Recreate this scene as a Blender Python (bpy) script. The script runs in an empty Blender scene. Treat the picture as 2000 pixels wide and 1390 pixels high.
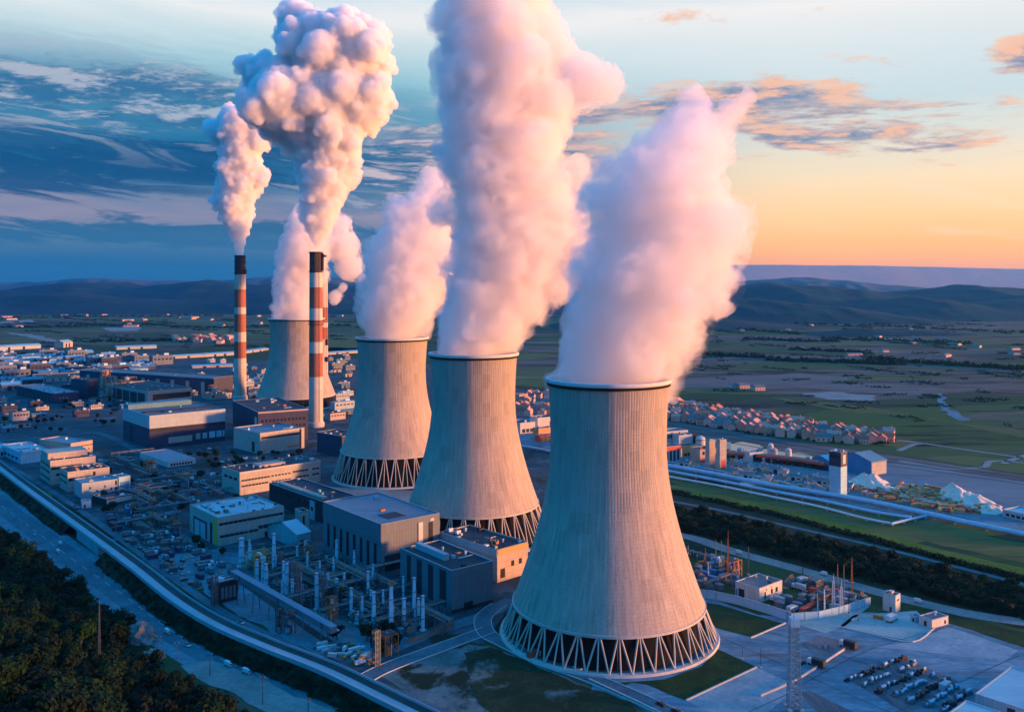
import bpy, bmesh, math, random
from mathutils import Vector, Matrix, noise
import numpy as np
R = math.radians
sc = bpy.context.scene
COL = sc.collection

# ------------------------------------------------------------------ camera
F, HZ, H = 1750.0, 560.0, 163.0          # focal length and horizon row in pixels of the 2000 px wide photo, eye height in metres
cam = bpy.data.cameras.new('camera')
cam.sensor_width = 36.0
cam.lens = F * 36.0 / 2000.0
cam.shift_y = -(695.0 - HZ) / 2000.0
cam.clip_start = 1.0
cam.clip_end = 90000.0
camo = bpy.data.objects.new('camera', cam)
COL.objects.link(camo)
camo.location = (0, 0, H)
camo.rotation_euler = (R(90), 0, 0)
sc.camera = camo

# ------------------------------------------------------------------ render
sc.view_settings.view_transform = 'Standard'
sc.view_settings.look = 'None'
sc.view_settings.exposure = 1.6
sc.view_settings.gamma = 1.0
cy = sc.cycles
cy.use_denoising = True
cy.max_bounces = 12
cy.diffuse_bounces = 3
cy.glossy_bounces = 2
cy.transmission_bounces = 2
cy.volume_bounces = 8
cy.transparent_max_bounces = 24
cy.volume_step_rate = 0.3
cy.volume_max_steps = 256
cy.caustics_reflective = False
cy.caustics_refractive = False

# ------------------------------------------------------------------ node helper
class NT:
    def __init__(s, tree):
        s.t = tree; s.n = tree.nodes; s.l = tree.links
    def new(s, typ, **kw):
        nd = s.n.new(typ)
        for k, v in kw.items(): setattr(nd, k, v)
        return nd
    def put(s, sock, v):
        if v is None: return
        if hasattr(v, 'is_linked') or isinstance(v, bpy.types.NodeSocket): s.l.new(v, sock)
        else:
            if sock.type == 'RGBA' and len(v) == 3: v = (*v, 1)
            sock.default_value = v
    def m(s, op, a, b=None, c=None, clamp=False):
        nd = s.new('ShaderNodeMath', operation=op, use_clamp=clamp)
        for i, v in enumerate((a, b, c)): s.put(nd.inputs[i], v)
        return nd.outputs[0]
    def vm(s, op, a, b=None):
        nd = s.new('ShaderNodeVectorMath', operation=op)
        s.put(nd.inputs[0], a)
        if b is not None: s.put(nd.inputs[1], b)
        return nd.outputs[0]
    def mix(s, f, a, b, blend='MIX'):
        nd = s.new('ShaderNodeMix', data_type='RGBA', blend_type=blend)
        s.put(nd.inputs[0], f); s.put(nd.inputs[6], a); s.put(nd.inputs[7], b)
        return nd.outputs[2]
    def ramp(s, f, stops, interp='LINEAR'):
        nd = s.new('ShaderNodeValToRGB')
        cr = nd.color_ramp; cr.interpolation = interp
        while len(cr.elements) < len(stops): cr.elements.new(0.5)
        for e, (p, c) in zip(cr.elements, stops):
            e.position = p
            e.color = (*c, 1) if len(c) == 3 else c
        s.put(nd.inputs[0], f)
        return nd.outputs[0]
    def smooth(s, v, lo, hi):
        nd = s.new('ShaderNodeMapRange', interpolation_type='SMOOTHSTEP')
        s.put(nd.inputs[0], v); nd.inputs[1].default_value = lo; nd.inputs[2].default_value = hi
        return nd.outputs[0]
    def noise(s, vec, scale, detail=4, rough=0.55, dist=0.0):
        nd = s.new('ShaderNodeTexNoise')
        s.put(nd.inputs['Vector'], vec); nd.inputs['Scale'].default_value = scale
        nd.inputs['Detail'].default_value = detail; nd.inputs['Roughness'].default_value = rough
        nd.inputs['Distortion'].default_value = dist
        return nd.outputs[0]
    def comb(s, x, y, z):
        nd = s.new('ShaderNodeCombineXYZ')
        for i, v in enumerate((x, y, z)): s.put(nd.inputs[i], v)
        return nd.outputs[0]
    def sep_rgb(s, v):
        nd = s.new('ShaderNodeSeparateColor'); s.put(nd.inputs[0], v)
        return nd.outputs
    def sep(s, v):
        nd = s.new('ShaderNodeSeparateXYZ'); s.put(nd.inputs[0], v)
        return nd.outputs

def L(r, g, b):                                   # 8-bit sRGB to linear
    return tuple(((v / 255 + 0.055) / 1.055) ** 2.4 if v > 10 else v / 255 / 12.92 for v in (r, g, b))

# ------------------------------------------------------------------ sky and sun
SUN_EL, SUN_PHI = R(3.8), R(6.5)                 # sun low on the right, a little toward the camera
sun_dir = Vector((math.cos(SUN_EL) * math.cos(SUN_PHI), -math.cos(SUN_EL) * math.sin(SUN_PHI), math.sin(SUN_EL)))
sl = bpy.data.lights.new('sun', 'SUN')
sl.energy = 4.3
sl.angle = R(5)
sl.color = (1.0, 0.395, 0.12)
so = bpy.data.objects.new('sun', sl); COL.objects.link(so)
so.rotation_euler = sun_dir.to_track_quat('Z', 'Y').to_euler()
so.location = (900, -200, 600)

w = bpy.data.worlds.new('World'); sc.world = w; w.use_nodes = True
t = NT(w.node_tree); t.n.clear()
tc = t.new('ShaderNodeTexCoord').outputs['Generated']
dx, dy, dz = t.sep(tc)
hl = t.m('SQRT', t.m('ADD', t.m('MULTIPLY', dx, dx), t.m('MULTIPLY', dy, dy)))
hx = t.m('DIVIDE', dx, hl)
e = t.m('MAXIMUM', dz, 0.0)
deep = (0.0, 0.55, 1.48)
upper = [(0.35, L(150, 205, 232)), (0.43, deep), (0.6, deep), (1.0, deep)]
hy = t.m('DIVIDE', dy, hl)
sv = t.comb(t.m('MULTIPLY', hx, 2.6), t.m('ADD', t.m('MULTIPLY', e, 17.0), t.m('MULTIPLY', hx, 1.6)), t.m('MULTIPLY', hy, 2.0))
n3 = t.noise(sv, 1.15, 10, 0.62, 0.5)                 # long streaks along the horizon
n4 = t.noise(t.vm('ADD', sv, (5.3, 9.1, 2.0)), 2.3, 10, 0.68, 0.7)
ew = t.m('MAXIMUM', t.m('ADD', e, t.m('MULTIPLY', t.m('SUBTRACT', n3, 0.5), t.m('MULTIPLY', t.smooth(e, 0.0, 0.10), 0.075))), 0.0)
left = t.ramp(ew, [(0.0, L(0, 100, 140)), (0.025, L(22, 106, 148)), (0.05, L(82, 126, 160)), (0.075, L(150, 146, 170)),
                  (0.098, L(104, 134, 168)), (0.115, L(18, 104, 152)), (0.15, L(6, 112, 160)), (0.18, L(78, 158, 190)), (0.215, L(140, 198, 216)),
                  (0.25, L(200, 226, 233)), (0.285, L(244, 246, 246))] + upper)
right = t.ramp(t.m('ADD', t.m('MULTIPLY', e, 0.6), t.m('MULTIPLY', ew, 0.4)), [(0.0, (1.05, 0.30, 0.13)), (0.016, (1.45, 0.46, 0.12)), (0.04, (1.45, 0.62, 0.17)), (0.075, (1.30, 0.76, 0.34)),
                  (0.115, (1.10, 0.84, 0.54)), (0.155, L(232, 234, 222)), (0.195, L(208, 229, 234)), (0.25, L(232, 240, 242)), (0.29, L(252, 248, 246))] + upper)
side = t.smooth(hx, -0.22, 0.34)
front = t.smooth(t.m('ADD', hy, t.m('MULTIPLY', t.m('MAXIMUM', hx, 0.0), 0.45)), 0.40, 0.86)
back = t.ramp(e, [(0.0, (0.0, 0.30, 0.72)), (0.15, (0.0, 0.44, 1.0)), (0.45, deep), (1.0, deep)])
base = t.mix(front, back, t.mix(side, left, right))
# clouds: noise on a flat layer overhead, seen in perspective
pl = t.m('ADD', e, 0.075)
cu = t.m('DIVIDE', dx, pl); cv = t.m('DIVIDE', dy, pl)
cvec = t.comb(t.m('MULTIPLY', cu, 0.8), cv, 0.0)
def cover(v): return t.m('ADD', t.m('MULTIPLY', t.noise(v, 0.8, 10, 0.66, 0.5), 0.6), t.m('MULTIPLY', t.noise(v, 3.1, 8, 0.7, 0.3), 0.4))
cov = cover(cvec); cov2 = cover(t.vm('ADD', cvec, (0.10, -0.10, 0)))
def blob(cx, cz, sx, sz):                          # soft window around a direction
    a = t.m('DIVIDE', t.m('SUBTRACT', hx, cx), sx); b = t.m('DIVIDE', t.m('SUBTRACT', e, cz), sz)
    return t.m('EXPONENT', t.m('MULTIPLY', t.m('ADD', t.m('MULTIPLY', a, a), t.m('MULTIPLY', b, b)), -1.0))
# teal banks and pale wisps on the left
win_l = t.m('MAXIMUM', blob(-0.46, 0.128, 0.36, 0.034), t.m('MULTIPLY', blob(-0.30, 0.058, 0.36, 0.016), 0.9))
dark = t.smooth(t.m('ADD', t.m('MULTIPLY', win_l, 0.70), t.m('MULTIPLY', t.m('SUBTRACT', n4, 0.5), 2.2)), 0.24, 0.50)
ls = t.m('SUBTRACT', 1.0, side)
c1 = t.mix(t.m('MULTIPLY', t.m('MULTIPLY', dark, t.smooth(win_l, 0.02, 0.3)), t.m('MULTIPLY', ls, 0.95)), base, t.mix(t.smooth(e, 0.05, 0.1), L(40, 108, 150), L(0, 80, 130)))
win_w = t.m('MAXIMUM', blob(-0.45, 0.19, 0.36, 0.045), t.m('MULTIPLY', blob(-0.12, 0.12, 0.16, 0.05), 1.0))
wd = t.m('MULTIPLY', t.smooth(n3, 0.46, 0.54), win_w)
c1 = t.mix(t.m('MULTIPLY', wd, 0.75), c1, L(54, 116, 160))
wl = t.m('MULTIPLY', t.smooth(n4, 0.52, 0.60), win_w)
c1 = t.mix(t.m('MULTIPLY', wl, 0.85), c1, t.mix(t.smooth(hx, -0.3, -0.05), L(176, 190, 210), L(206, 192, 204)))
covl = t.m('ADD', cov, t.m('MULTIPLY', t.m('SUBTRACT', t.m('MAXIMUM', blob(-0.40, 0.195, 0.26, 0.050), t.m('MULTIPLY', blob(-0.10, 0.14, 0.12, 0.06), 0.95)), 1.0), 0.24))
litl = t.smooth(t.m('SUBTRACT', cov, cov2), -0.02, 0.06)
c1 = t.mix(t.m('MULTIPLY', t.m('MULTIPLY', t.smooth(covl, 0.40, 0.49), ls), 0.8), c1, t.mix(litl, L(40, 108, 156), t.mix(t.smooth(hx, -0.3, -0.05), L(186, 192, 208), L(226, 200, 200))))
# grey-blue cloud with peach edges right of centre, and small ones beside it
win_m = t.m('MAXIMUM', t.m('MAXIMUM', blob(0.28, 0.185, 0.24, 0.066), t.m('MAXIMUM', blob(0.52, 0.222, 0.08, 0.032), t.m('MULTIPLY', blob(0.24, 0.282, 0.16, 0.022), 0.9))), t.m('MULTIPLY', blob(0.07, 0.14, 0.12, 0.09), 0.97))
covw = t.m('ADD', cov, t.m('MULTIPLY', t.m('SUBTRACT', win_m, 1.0), 0.25))
edge = t.smooth(covw, 0.395, 0.455)
lit = t.smooth(t.m('SUBTRACT', cov, cov2), -0.015, 0.065)
thick = t.smooth(covw, 0.42, 0.50)
ccol = t.mix(lit, t.mix(side, L(90, 130, 168), L(112, 142, 180)), t.mix(side, L(208, 184, 196), L(255, 196, 164)))
ccol = t.mix(t.m('MULTIPLY', t.m('SUBTRACT', 1.0, thick), 0.6), ccol, L(255, 216, 190))
c3 = t.mix(t.m('MULTIPLY', edge, 0.95), c1, ccol)
# faint warm wisps low on the right
wr = t.m('MULTIPLY', t.m('MULTIPLY', t.smooth(n4, 0.50, 0.68), side), t.m('MULTIPLY', t.smooth(e, 0.02, 0.07), t.m('SUBTRACT', 1.0, t.smooth(e, 0.14, 0.2))))
c4 = t.mix(t.m('MULTIPLY', wr, 0.55), c3, L(255, 236, 200))
# the glow of the low sun, spread by the evening air around it (outside the frame, to the right)
gd = t.new('ShaderNodeVectorMath', operation='DOT_PRODUCT'); t.put(gd.inputs[0], tc); gd.inputs[1].default_value = sun_dir
glow = t.m('POWER', t.m('MAXIMUM', gd.outputs['Value'], 0.0), 5.0)
glow = t.m('MULTIPLY', glow, t.m('SUBTRACT', 1.0, t.smooth(e, 0.03, 0.30)))
c4 = t.mix(1.0, c4, t.mix(glow, (0, 0, 0), (7.0, 2.6, 0.55)), 'ADD')
nish = t.new('ShaderNodeTexSky', sky_type='NISHITA', sun_disc=False, sun_elevation=SUN_EL, sun_rotation=R(90) + SUN_PHI)
skyc = t.mix(0.04, c4, t.vm('MULTIPLY', nish.outputs[0], (0.1, 0.1, 0.1)))
bg = t.new('ShaderNodeBackground'); t.put(bg.inputs[0], skyc); bg.inputs[1].default_value = 0.33
out = t.new('ShaderNodeOutputWorld'); t.l.new(bg.outputs[0], out.inputs[0])

# ------------------------------------------------------------------ geometry helpers
def U(px, py, z=0.0):                              # a point of the photo at a known height, as a place in the world
    Y = F * (H - z) / (py - HZ)
    return Vector(((px - 1000.0) * Y / F, Y, z))
def D(px, py, Y):                                  # a point of the photo at a known distance
    return Vector(((px - 1000.0) * Y / F, Y, H - (py - HZ) * Y / F))

class MB:
    def __init__(s): s.v = []; s.f = []; s.mi = []; s.k = 0
    def mat(s, k): s.k = k; return s
    def add(s, vs, fs):
        o = len(s.v); s.v += [tuple(p) for p in vs]
        for f in fs: s.f.append(tuple(i + o for i in f)); s.mi.append(s.k)
        return s
    def box(s, cx, cy, z0, sx, sy, h, rot=0.0):
        c, q = math.cos(rot), math.sin(rot); vs = []
        for z in (z0, z0 + h):
            for a, b in ((-.5, -.5), (.5, -.5), (.5, .5), (-.5, .5)):
                x, y = a * sx, b * sy
                vs.append((cx + x * c - y * q, cy + x * q + y * c, z))
        return s.add(vs, [(3, 2, 1, 0), (4, 5, 6, 7), (0, 1, 5, 4), (1, 2, 6, 5), (2, 3, 7, 6), (3, 0, 4, 7)])
    def prism(s, pts, z0, z1):
        n = len(pts)
        vs = [(p[0], p[1], z0) for p in pts] + [(p[0], p[1], z1) for p in pts]
        return s.add(vs, [tuple(range(n - 1, -1, -1)), tuple(range(n, 2 * n))] + [(i, (i + 1) % n, n + (i + 1) % n, n + i) for i in range(n)])
    def tube(s, p0, p1, r0, r1=None, n=8, cap=True):
        r1 = r0 if r1 is None else r1
        p0, p1 = Vector(p0), Vector(p1); d = (p1 - p0).normalized()
        a = d.orthogonal().normalized(); b = d.cross(a); vs = []
        for p, r in ((p0, r0), (p1, r1)):
            for i in range(n):
                g = 2 * math.pi * i / n
                vs.append(p + a * (r * math.cos(g)) + b * (r * math.sin(g)))
        fs = [(i, (i + 1) % n, n + (i + 1) % n, n + i) for i in range(n)]
        if cap: fs += [tuple(range(n - 1, -1, -1)), tuple(range(n, 2 * n))]
        return s.add(vs, fs)
    def bar(s, p0, p1, w=0.2):
        return s.tube(p0, p1, w * 0.6, n=4)
    def lathe(s, prof, n=32, cx=0, cy=0, cap=True):
        vs = [(cx + r * math.cos(2 * math.pi * i / n), cy + r * math.sin(2 * math.pi * i / n), z) for r, z in prof for i in range(n)]
        m = len(prof)
        fs = [(j * n + i, j * n + (i + 1) % n, (j + 1) * n + (i + 1) % n, (j + 1) * n + i) for j in range(m - 1) for i in range(n)]
        if cap: fs += [tuple(range(n - 1, -1, -1)), tuple(range((m - 1) * n, m * n))]
        return s.add(vs, fs)
    def build(s, name, mats, parent=None, smooth=False, loc=None):
        me = bpy.data.meshes.new(name)
        me.from_pydata(s.v, [], s.f)
        if not isinstance(mats, (list, tuple)): mats = [mats]
        for m_ in mats: me.materials.append(m_)
        if len(mats) > 1: me.polygons.foreach_set('material_index', s.mi)
        if smooth: me.polygons.foreach_set('use_smooth', [True] * len(s.f))
        me.update()
        o = bpy.data.objects.new(name, me); COL.objects.link(o)
        if parent is not None: o.parent = parent
        if loc is not None: o.location = loc
        return o

def tag(o, label=None, cat=None, group=None, kind=None):
    if label: o['label'] = label
    if cat: o['category'] = cat
    if group: o['group'] = group
    if kind: o['kind'] = kind
    return o
def thing(name, loc, label, cat, group=None, rz=0.0):
    o = bpy.data.objects.new(name, None); COL.objects.link(o)
    o.empty_display_size = 0.5
    o.location = loc; o.rotation_euler = (0, 0, rz)
    return tag(o, label, cat, group)
def kids(o): return [c for c in bpy.data.objects if c.parent is o]
def tree_of(o):
    return (o, [tree_of(c) for c in o.children])
def dup(tr, loc, rz=0.0, scale=None, label=None, group=None, parent=None):
    o, ch = tr
    c = o.copy(); COL.objects.link(c)
    if parent is not None: c.parent = parent
    else:
        c.location = loc; c.rotation_euler = (0, 0, rz)
        if scale is not None: c.scale = scale if not isinstance(scale, (int, float)) else (scale,) * 3
        if label: c['label'] = label
        if group: c['group'] = group
    for k in ch: dup(k, None, parent=c)
    return c
def structure(o): o['kind'] = 'structure'; return o

# ------------------------------------------------------------------ materials
def mat(name, col, rough=0.8, var=0.25, scale=0.15, metal=0.0, streak=0.0, spec=0.25, col2=None, bump=0.0, joints=None):
    """a plain surface with uneven colour: broad patches, fine grain and optional vertical dirt streaks"""
    m_ = bpy.data.materials.new(name); m_.use_nodes = True
    n = NT(m_.node_tree); bs = n.n['Principled BSDF']
    pos = n.new('ShaderNodeTexCoord').outputs['Object']
    a = n.noise(pos, scale, 5, 0.6); b = n.noise(pos, scale * 9, 3, 0.6)
    f = n.m('ADD', n.m('MULTIPLY', a, 0.65), n.m('MULTIPLY', b, 0.35))
    if streak:
        x, y, z = n.sep(pos)
        st = n.noise(n.comb(n.m('MULTIPLY', n.m('ADD', x, n.m('MULTIPLY', y, 1.3)), 1.0), 0.0, n.m('MULTIPLY', z, 0.06)), 0.9, 3, 0.6)
        f = n.m('ADD', n.m('MULTIPLY', f, 1 - streak), n.m('MULTIPLY', st, streak))
    lo = tuple(c * (1 - var) for c in col) if col2 is None else col2
    hi = tuple(min(1, c * (1 + var)) for c in col)
    c = n.ramp(f, [(0.32, lo), (0.68, hi)])
    if joints:
        x, y, z = n.sep(pos); jh, jv = joints
        gx = n.m('FRACT', n.m('MULTIPLY', n.m('ADD', x, y), 1 / jh)); gz = n.m('FRACT', n.m('MULTIPLY', z, 1 / jv))
        g_ = n.m('MAXIMUM', n.m('LESS_THAN', gx, 0.14 / jh), n.m('LESS_THAN', gz, 0.14 / jv))
        wn = n.new('ShaderNodeTexWhiteNoise', noise_dimensions='2D'); n.put(wn.inputs['Vector'], n.comb(n.m('FLOOR', n.m('MULTIPLY', n.m('ADD', x, y), 1 / jh)), n.m('FLOOR', n.m('MULTIPLY', z, 1 / jv)), 0.0))
        c = n.mix(n.m('MULTIPLY', wn.outputs[0], 0.22), c, tuple(q * .55 for q in col))
        c = n.mix(n.m('MULTIPLY', g_, 0.55), c, tuple(q * .25 for q in col))
    n.put(bs.inputs['Base Color'], c)
    bs.inputs['Roughness'].default_value = rough
    bs.inputs['Metallic'].default_value = metal
    bs.inputs['Specular IOR Level'].default_value = spec
    if bump:
        bp = n.new('ShaderNodeBump'); bp.inputs['Strength'].default_value = bump; bp.inputs['Distance'].default_value = 0.3
        n.put(bp.inputs['Height'], b); n.put(bs.inputs['Normal'], bp.outputs[0])
    return m_

def shell_mat(name, ribs, z_seam, z_rib):
    m_ = bpy.data.materials.new(name); m_.use_nodes = True
    n = NT(m_.node_tree); bs = n.n['Principled BSDF']
    pos = n.new('ShaderNodeTexCoord').outputs['Object']
    x, y, z = n.sep(pos)
    ang = n.m('ARCTAN2', y, x)
    u = n.m('MULTIPLY', ang, ribs / (2 * math.pi))
    fr = n.m('FRACT', u)
    line = n.m('SUBTRACT', 1.0, n.smooth(n.m('ABSOLUTE', n.m('SUBTRACT', fr, 0.5)), 0.0, 0.22))   # 1 on a rib
    lift = n.m('FRACT', n.m('MULTIPLY', z, 1 / 1.5))
    hline = n.m('SUBTRACT', 1.0, n.smooth(n.m('ABSOLUTE', n.m('SUBTRACT', lift, 0.5)), 0.0, 0.12))
    cell = n.new('ShaderNodeTexWhiteNoise', noise_dimensions='1D'); n.put(cell.inputs['W'], n.m('FLOOR', u))
    cyl = n.comb(n.m('MULTIPLY', ang, 16.0), n.m('MULTIPLY', z, 0.05), 0.0)
    st = n.noise(cyl, 1.3, 5, 0.62)
    st2 = n.noise(n.comb(n.m('MULTIPLY', ang, 60.0), n.m('MULTIPLY', z, 0.03), 3.0), 1.0, 3, 0.6)
    gr = n.noise(pos, 0.9, 4, 0.65)
    up = n.smooth(z, z_seam - 0.25, z_seam + 0.25)
    ribz = n.smooth(z, z_rib - 6, z_rib + 14)
    f = n.m('ADD', n.m('ADD', n.m('MULTIPLY', st, 0.45), n.m('MULTIPLY', st2, 0.3)), n.m('MULTIPLY', gr, 0.25))
    c = n.ramp(f, [(0.36, (0.22, 0.180, 0.150)), (0.64, (0.44, 0.360, 0.305))])
    c = n.mix(n.m('MULTIPLY', up, 0.22), c, (0.26, 0.25, 0.245))
    pv = n.new('ShaderNodeTexWhiteNoise', noise_dimensions='2D'); n.put(pv.inputs['Vector'], n.comb(n.m('FLOOR', n.m('MULTIPLY', u, 0.25)), n.m('FLOOR', n.m('MULTIPLY', z, 1 / 9.0)), 0.0))
    c = n.mix(n.m('MULTIPLY', n.smooth(pv.outputs[0], 0.72, 0.95), 0.22), c, (0.14, 0.125, 0.11))          # patched lifts
    drip = n.noise(n.comb(n.m('MULTIPLY', ang, 42.0), n.m('MULTIPLY', z, 0.012), 9.0), 1.0, 4, 0.65)
    c = n.mix(n.m('MULTIPLY', n.m('MULTIPLY', n.smooth(drip, 0.54, 0.68), n.smooth(z, 10, 105)), 0.5), c, (0.09, 0.08, 0.075))   # rain streaks from the rim
    c = n.mix(n.m('MULTIPLY', n.smooth(n.noise(cyl, 4.0, 5, 0.7), 0.6, 0.75), 0.35), c, (0.50, 0.45, 0.39))
    ribs_f = n.m('MULTIPLY', line, n.m('ADD', n.m('MULTIPLY', ribz, 0.30), 0.03))
    c = n.mix(ribs_f, c, (0.13, 0.12, 0.115))
    c = n.mix(n.m('MULTIPLY', hline, 0.10), c, (0.15, 0.14, 0.13))
    c = n.mix(n.m('MULTIPLY', n.smooth(z, 112, 120), n.m('MULTIPLY', n.smooth(st2, 0.45, 0.7), 0.4)), c, (0.10, 0.09, 0.085))
    n.put(bs.inputs['Base Color'], c)
    bs.inputs['Roughness'].default_value = 0.85; bs.inputs['Specular IOR Level'].default_value = 0.2
    bp = n.new('ShaderNodeBump'); bp.inputs['Strength'].default_value = 0.7; bp.inputs['Distance'].default_value = 0.5
    hgt = n.m('ADD', n.m('MULTIPLY', ribs_f, -1.0), n.m('ADD', n.m('MULTIPLY', hline, -0.12), n.m('MULTIPLY', gr, 0.2)))
    n.put(bp.inputs['Height'], hgt); n.put(bs.inputs['Normal'], bp.outputs[0])
    return m_
M = {}
M['concrete'] = mat('weathered_concrete', (0.40, 0.375, 0.35), 0.85, 0.22, 0.12, streak=0.5)
M['rimlight'] = mat('pale_rim_concrete', (0.50, 0.49, 0.50), 0.8, 0.1, 0.2)
M['leg'] = mat('strut_concrete', (0.38, 0.34, 0.30), 0.85, 0.15, 0.2)
M['void'] = mat('near_black', (0.003, 0.003, 0.005), 0.95, 0.4, 0.2)  # near-black tone of the tower voids and the rim walkway
M['steam_fine'] = None

# ------------------------------------------------------------------ ground (far plain)
def plain_mat():
    m_ = bpy.data.materials.new('farmland'); m_.use_nodes = True
    n = NT(m_.node_tree); bs = n.n['Principled BSDF']
    pos = n.new('ShaderNodeTexCoord').outputs['Object']
    x, y, z = n.sep(pos)
    warp = n.noise(pos, 0.0012, 4, 0.6)
    px = n.m('ADD', x, n.m('MULTIPLY', warp, 900)); py = n.m('ADD', y, n.m('MULTIPLY', warp, 500))
    fv = n.comb(n.m('MULTIPLY', px, 0.0011), n.m('MULTIPLY', py, 0.0032), 0.0)
    vo = n.new('ShaderNodeTexVoronoi', feature='F1'); n.put(vo.inputs['Vector'], fv); vo.inputs['Scale'].default_value = 1.0
    fr = n.sep(vo.outputs['Color'])
    fine = n.noise(n.comb(n.m('MULTIPLY', x, 0.35), y, 0.0), 0.02, 6, 0.66)
    mid = n.noise(n.comb(n.m('MULTIPLY', x, 0.3), y, 7.0), 0.004, 6, 0.62, 0.5)
    g = n.ramp(fr[0], [(0.0, (0.010, 0.034, 0.018)), (0.25, (0.050, 0.085, 0.020)), (0.45, (0.016, 0.044, 0.020)), (0.7, (0.12, 0.115, 0.034)), (0.85, (0.030, 0.060, 0.022)), (1.0, (0.012, 0.036, 0.024))])
    heath = n.ramp(fine, [(0.38, (0.034, 0.024, 0.026)), (0.62, (0.19, 0.115, 0.095))])
    c = n.mix(n.smooth(n.m('ADD', mid, n.m('MULTIPLY', n.smooth(x, -200, 900), 0.06)), 0.50, 0.60), g, heath)
    c = n.mix(n.m('MULTIPLY', n.smooth(fine, 0.55, 0.75), 0.8), c, (0.012, 0.022, 0.014))
    scrub = n.noise(n.comb(n.m('MULTIPLY', x, 0.22), y, 31.0), 0.011, 5, 0.7)
    c = n.mix(n.m('MULTIPLY', n.smooth(scrub, 0.53, 0.60), 0.95), c, (0.004, 0.016, 0.012))
    c = n.mix(n.m('MULTIPLY', n.smooth(n.noise(n.comb(n.m('MULTIPLY', x, 0.12), y, 55.0), 0.006, 3, 0.5), 0.66, 0.70), 0.8), c, (0.30, 0.24, 0.18))
    n.put(bs.inputs['Base Color'], c)
    bs.inputs['Roughness'].default_value = 0.95; bs.inputs['Specular IOR Level'].default_value = 0.1
    return m_
M['plain'] = plain_mat()
g = MB().add([(-26000, -400, 0), (26000, -400, 0), (26000, 30000, 0), (-26000, 30000, 0)], [(0, 1, 2, 3)])
structure(g.build('ground', M['plain']))

def hill_mat(name, a, b):
    m_ = bpy.data.materials.new(name); m_.use_nodes = True
    n = NT(m_.node_tree); bs = n.n['Principled BSDF']
    pos = n.new('ShaderNodeTexCoord').outputs['Object']
    f = n.noise(pos, 0.006, 7, 0.65)
    n.put(bs.inputs['Base Color'], n.ramp(f, [(0.35, a), (0.65, b)]))
    bs.inputs['Roughness'].default_value = 0.95; bs.inputs['Specular IOR Level'].default_value = 0.1
    return m_
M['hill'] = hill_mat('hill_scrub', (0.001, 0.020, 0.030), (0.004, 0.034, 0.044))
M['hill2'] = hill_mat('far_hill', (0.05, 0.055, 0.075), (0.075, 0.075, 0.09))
M['hill3'] = hill_mat('haze_tinted_mountain', (0.46, 0.25, 0.21), (0.50, 0.28, 0.24))  # rose tint paints the warm evening haze into the slopes
def ridge(name, Y0, depth, xs, hs, material, seed, rough=1.0, nx=220, ny=40, wob=240):
    """a range of hills: crest heights hs at xs, falling to the plain front and back, with gullies"""
    b = MB(); x0, x1 = xs[0], xs[-1]
    vs = []
    for j in range(ny + 1):
        v = j / ny
        for i in range(nx + 1):
            x = x0 + (x1 - x0) * i / nx
            hh = np.interp(x, xs, hs)
            prof = math.sin(math.pi * v) ** 1.15
            p = Vector((x * 0.0011, v * depth * 0.0011, seed * 7.3))
            nn = noise.fractal(p, 0.9, 2.1, 6)
            rg = noise.ridged_multi_fractal(p * 1.6 + Vector((3, 1, 0)), 0.9, 2.2, 5, 1.0, 2.0)
            z = prof * hh * (1 + 0.28 * rough * nn + 0.22 * rough * (rg - 1.1) + (0.5 * (1 - prof) * (rg - 1.0) if rough > 0.1 else 0)) - 6
            vs.append((x, Y0 + depth * v + wob * noise.noise(Vector((x * 0.0009, seed, v))), z))
    fs = [(j * (nx + 1) + i, j * (nx + 1) + i + 1, (j + 1) * (nx + 1) + i + 1, (j + 1) * (nx + 1) + i) for j in range(ny) for i in range(nx)]
    b.add(vs, fs)
    return structure(b.build(name, material, smooth=True))
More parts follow.
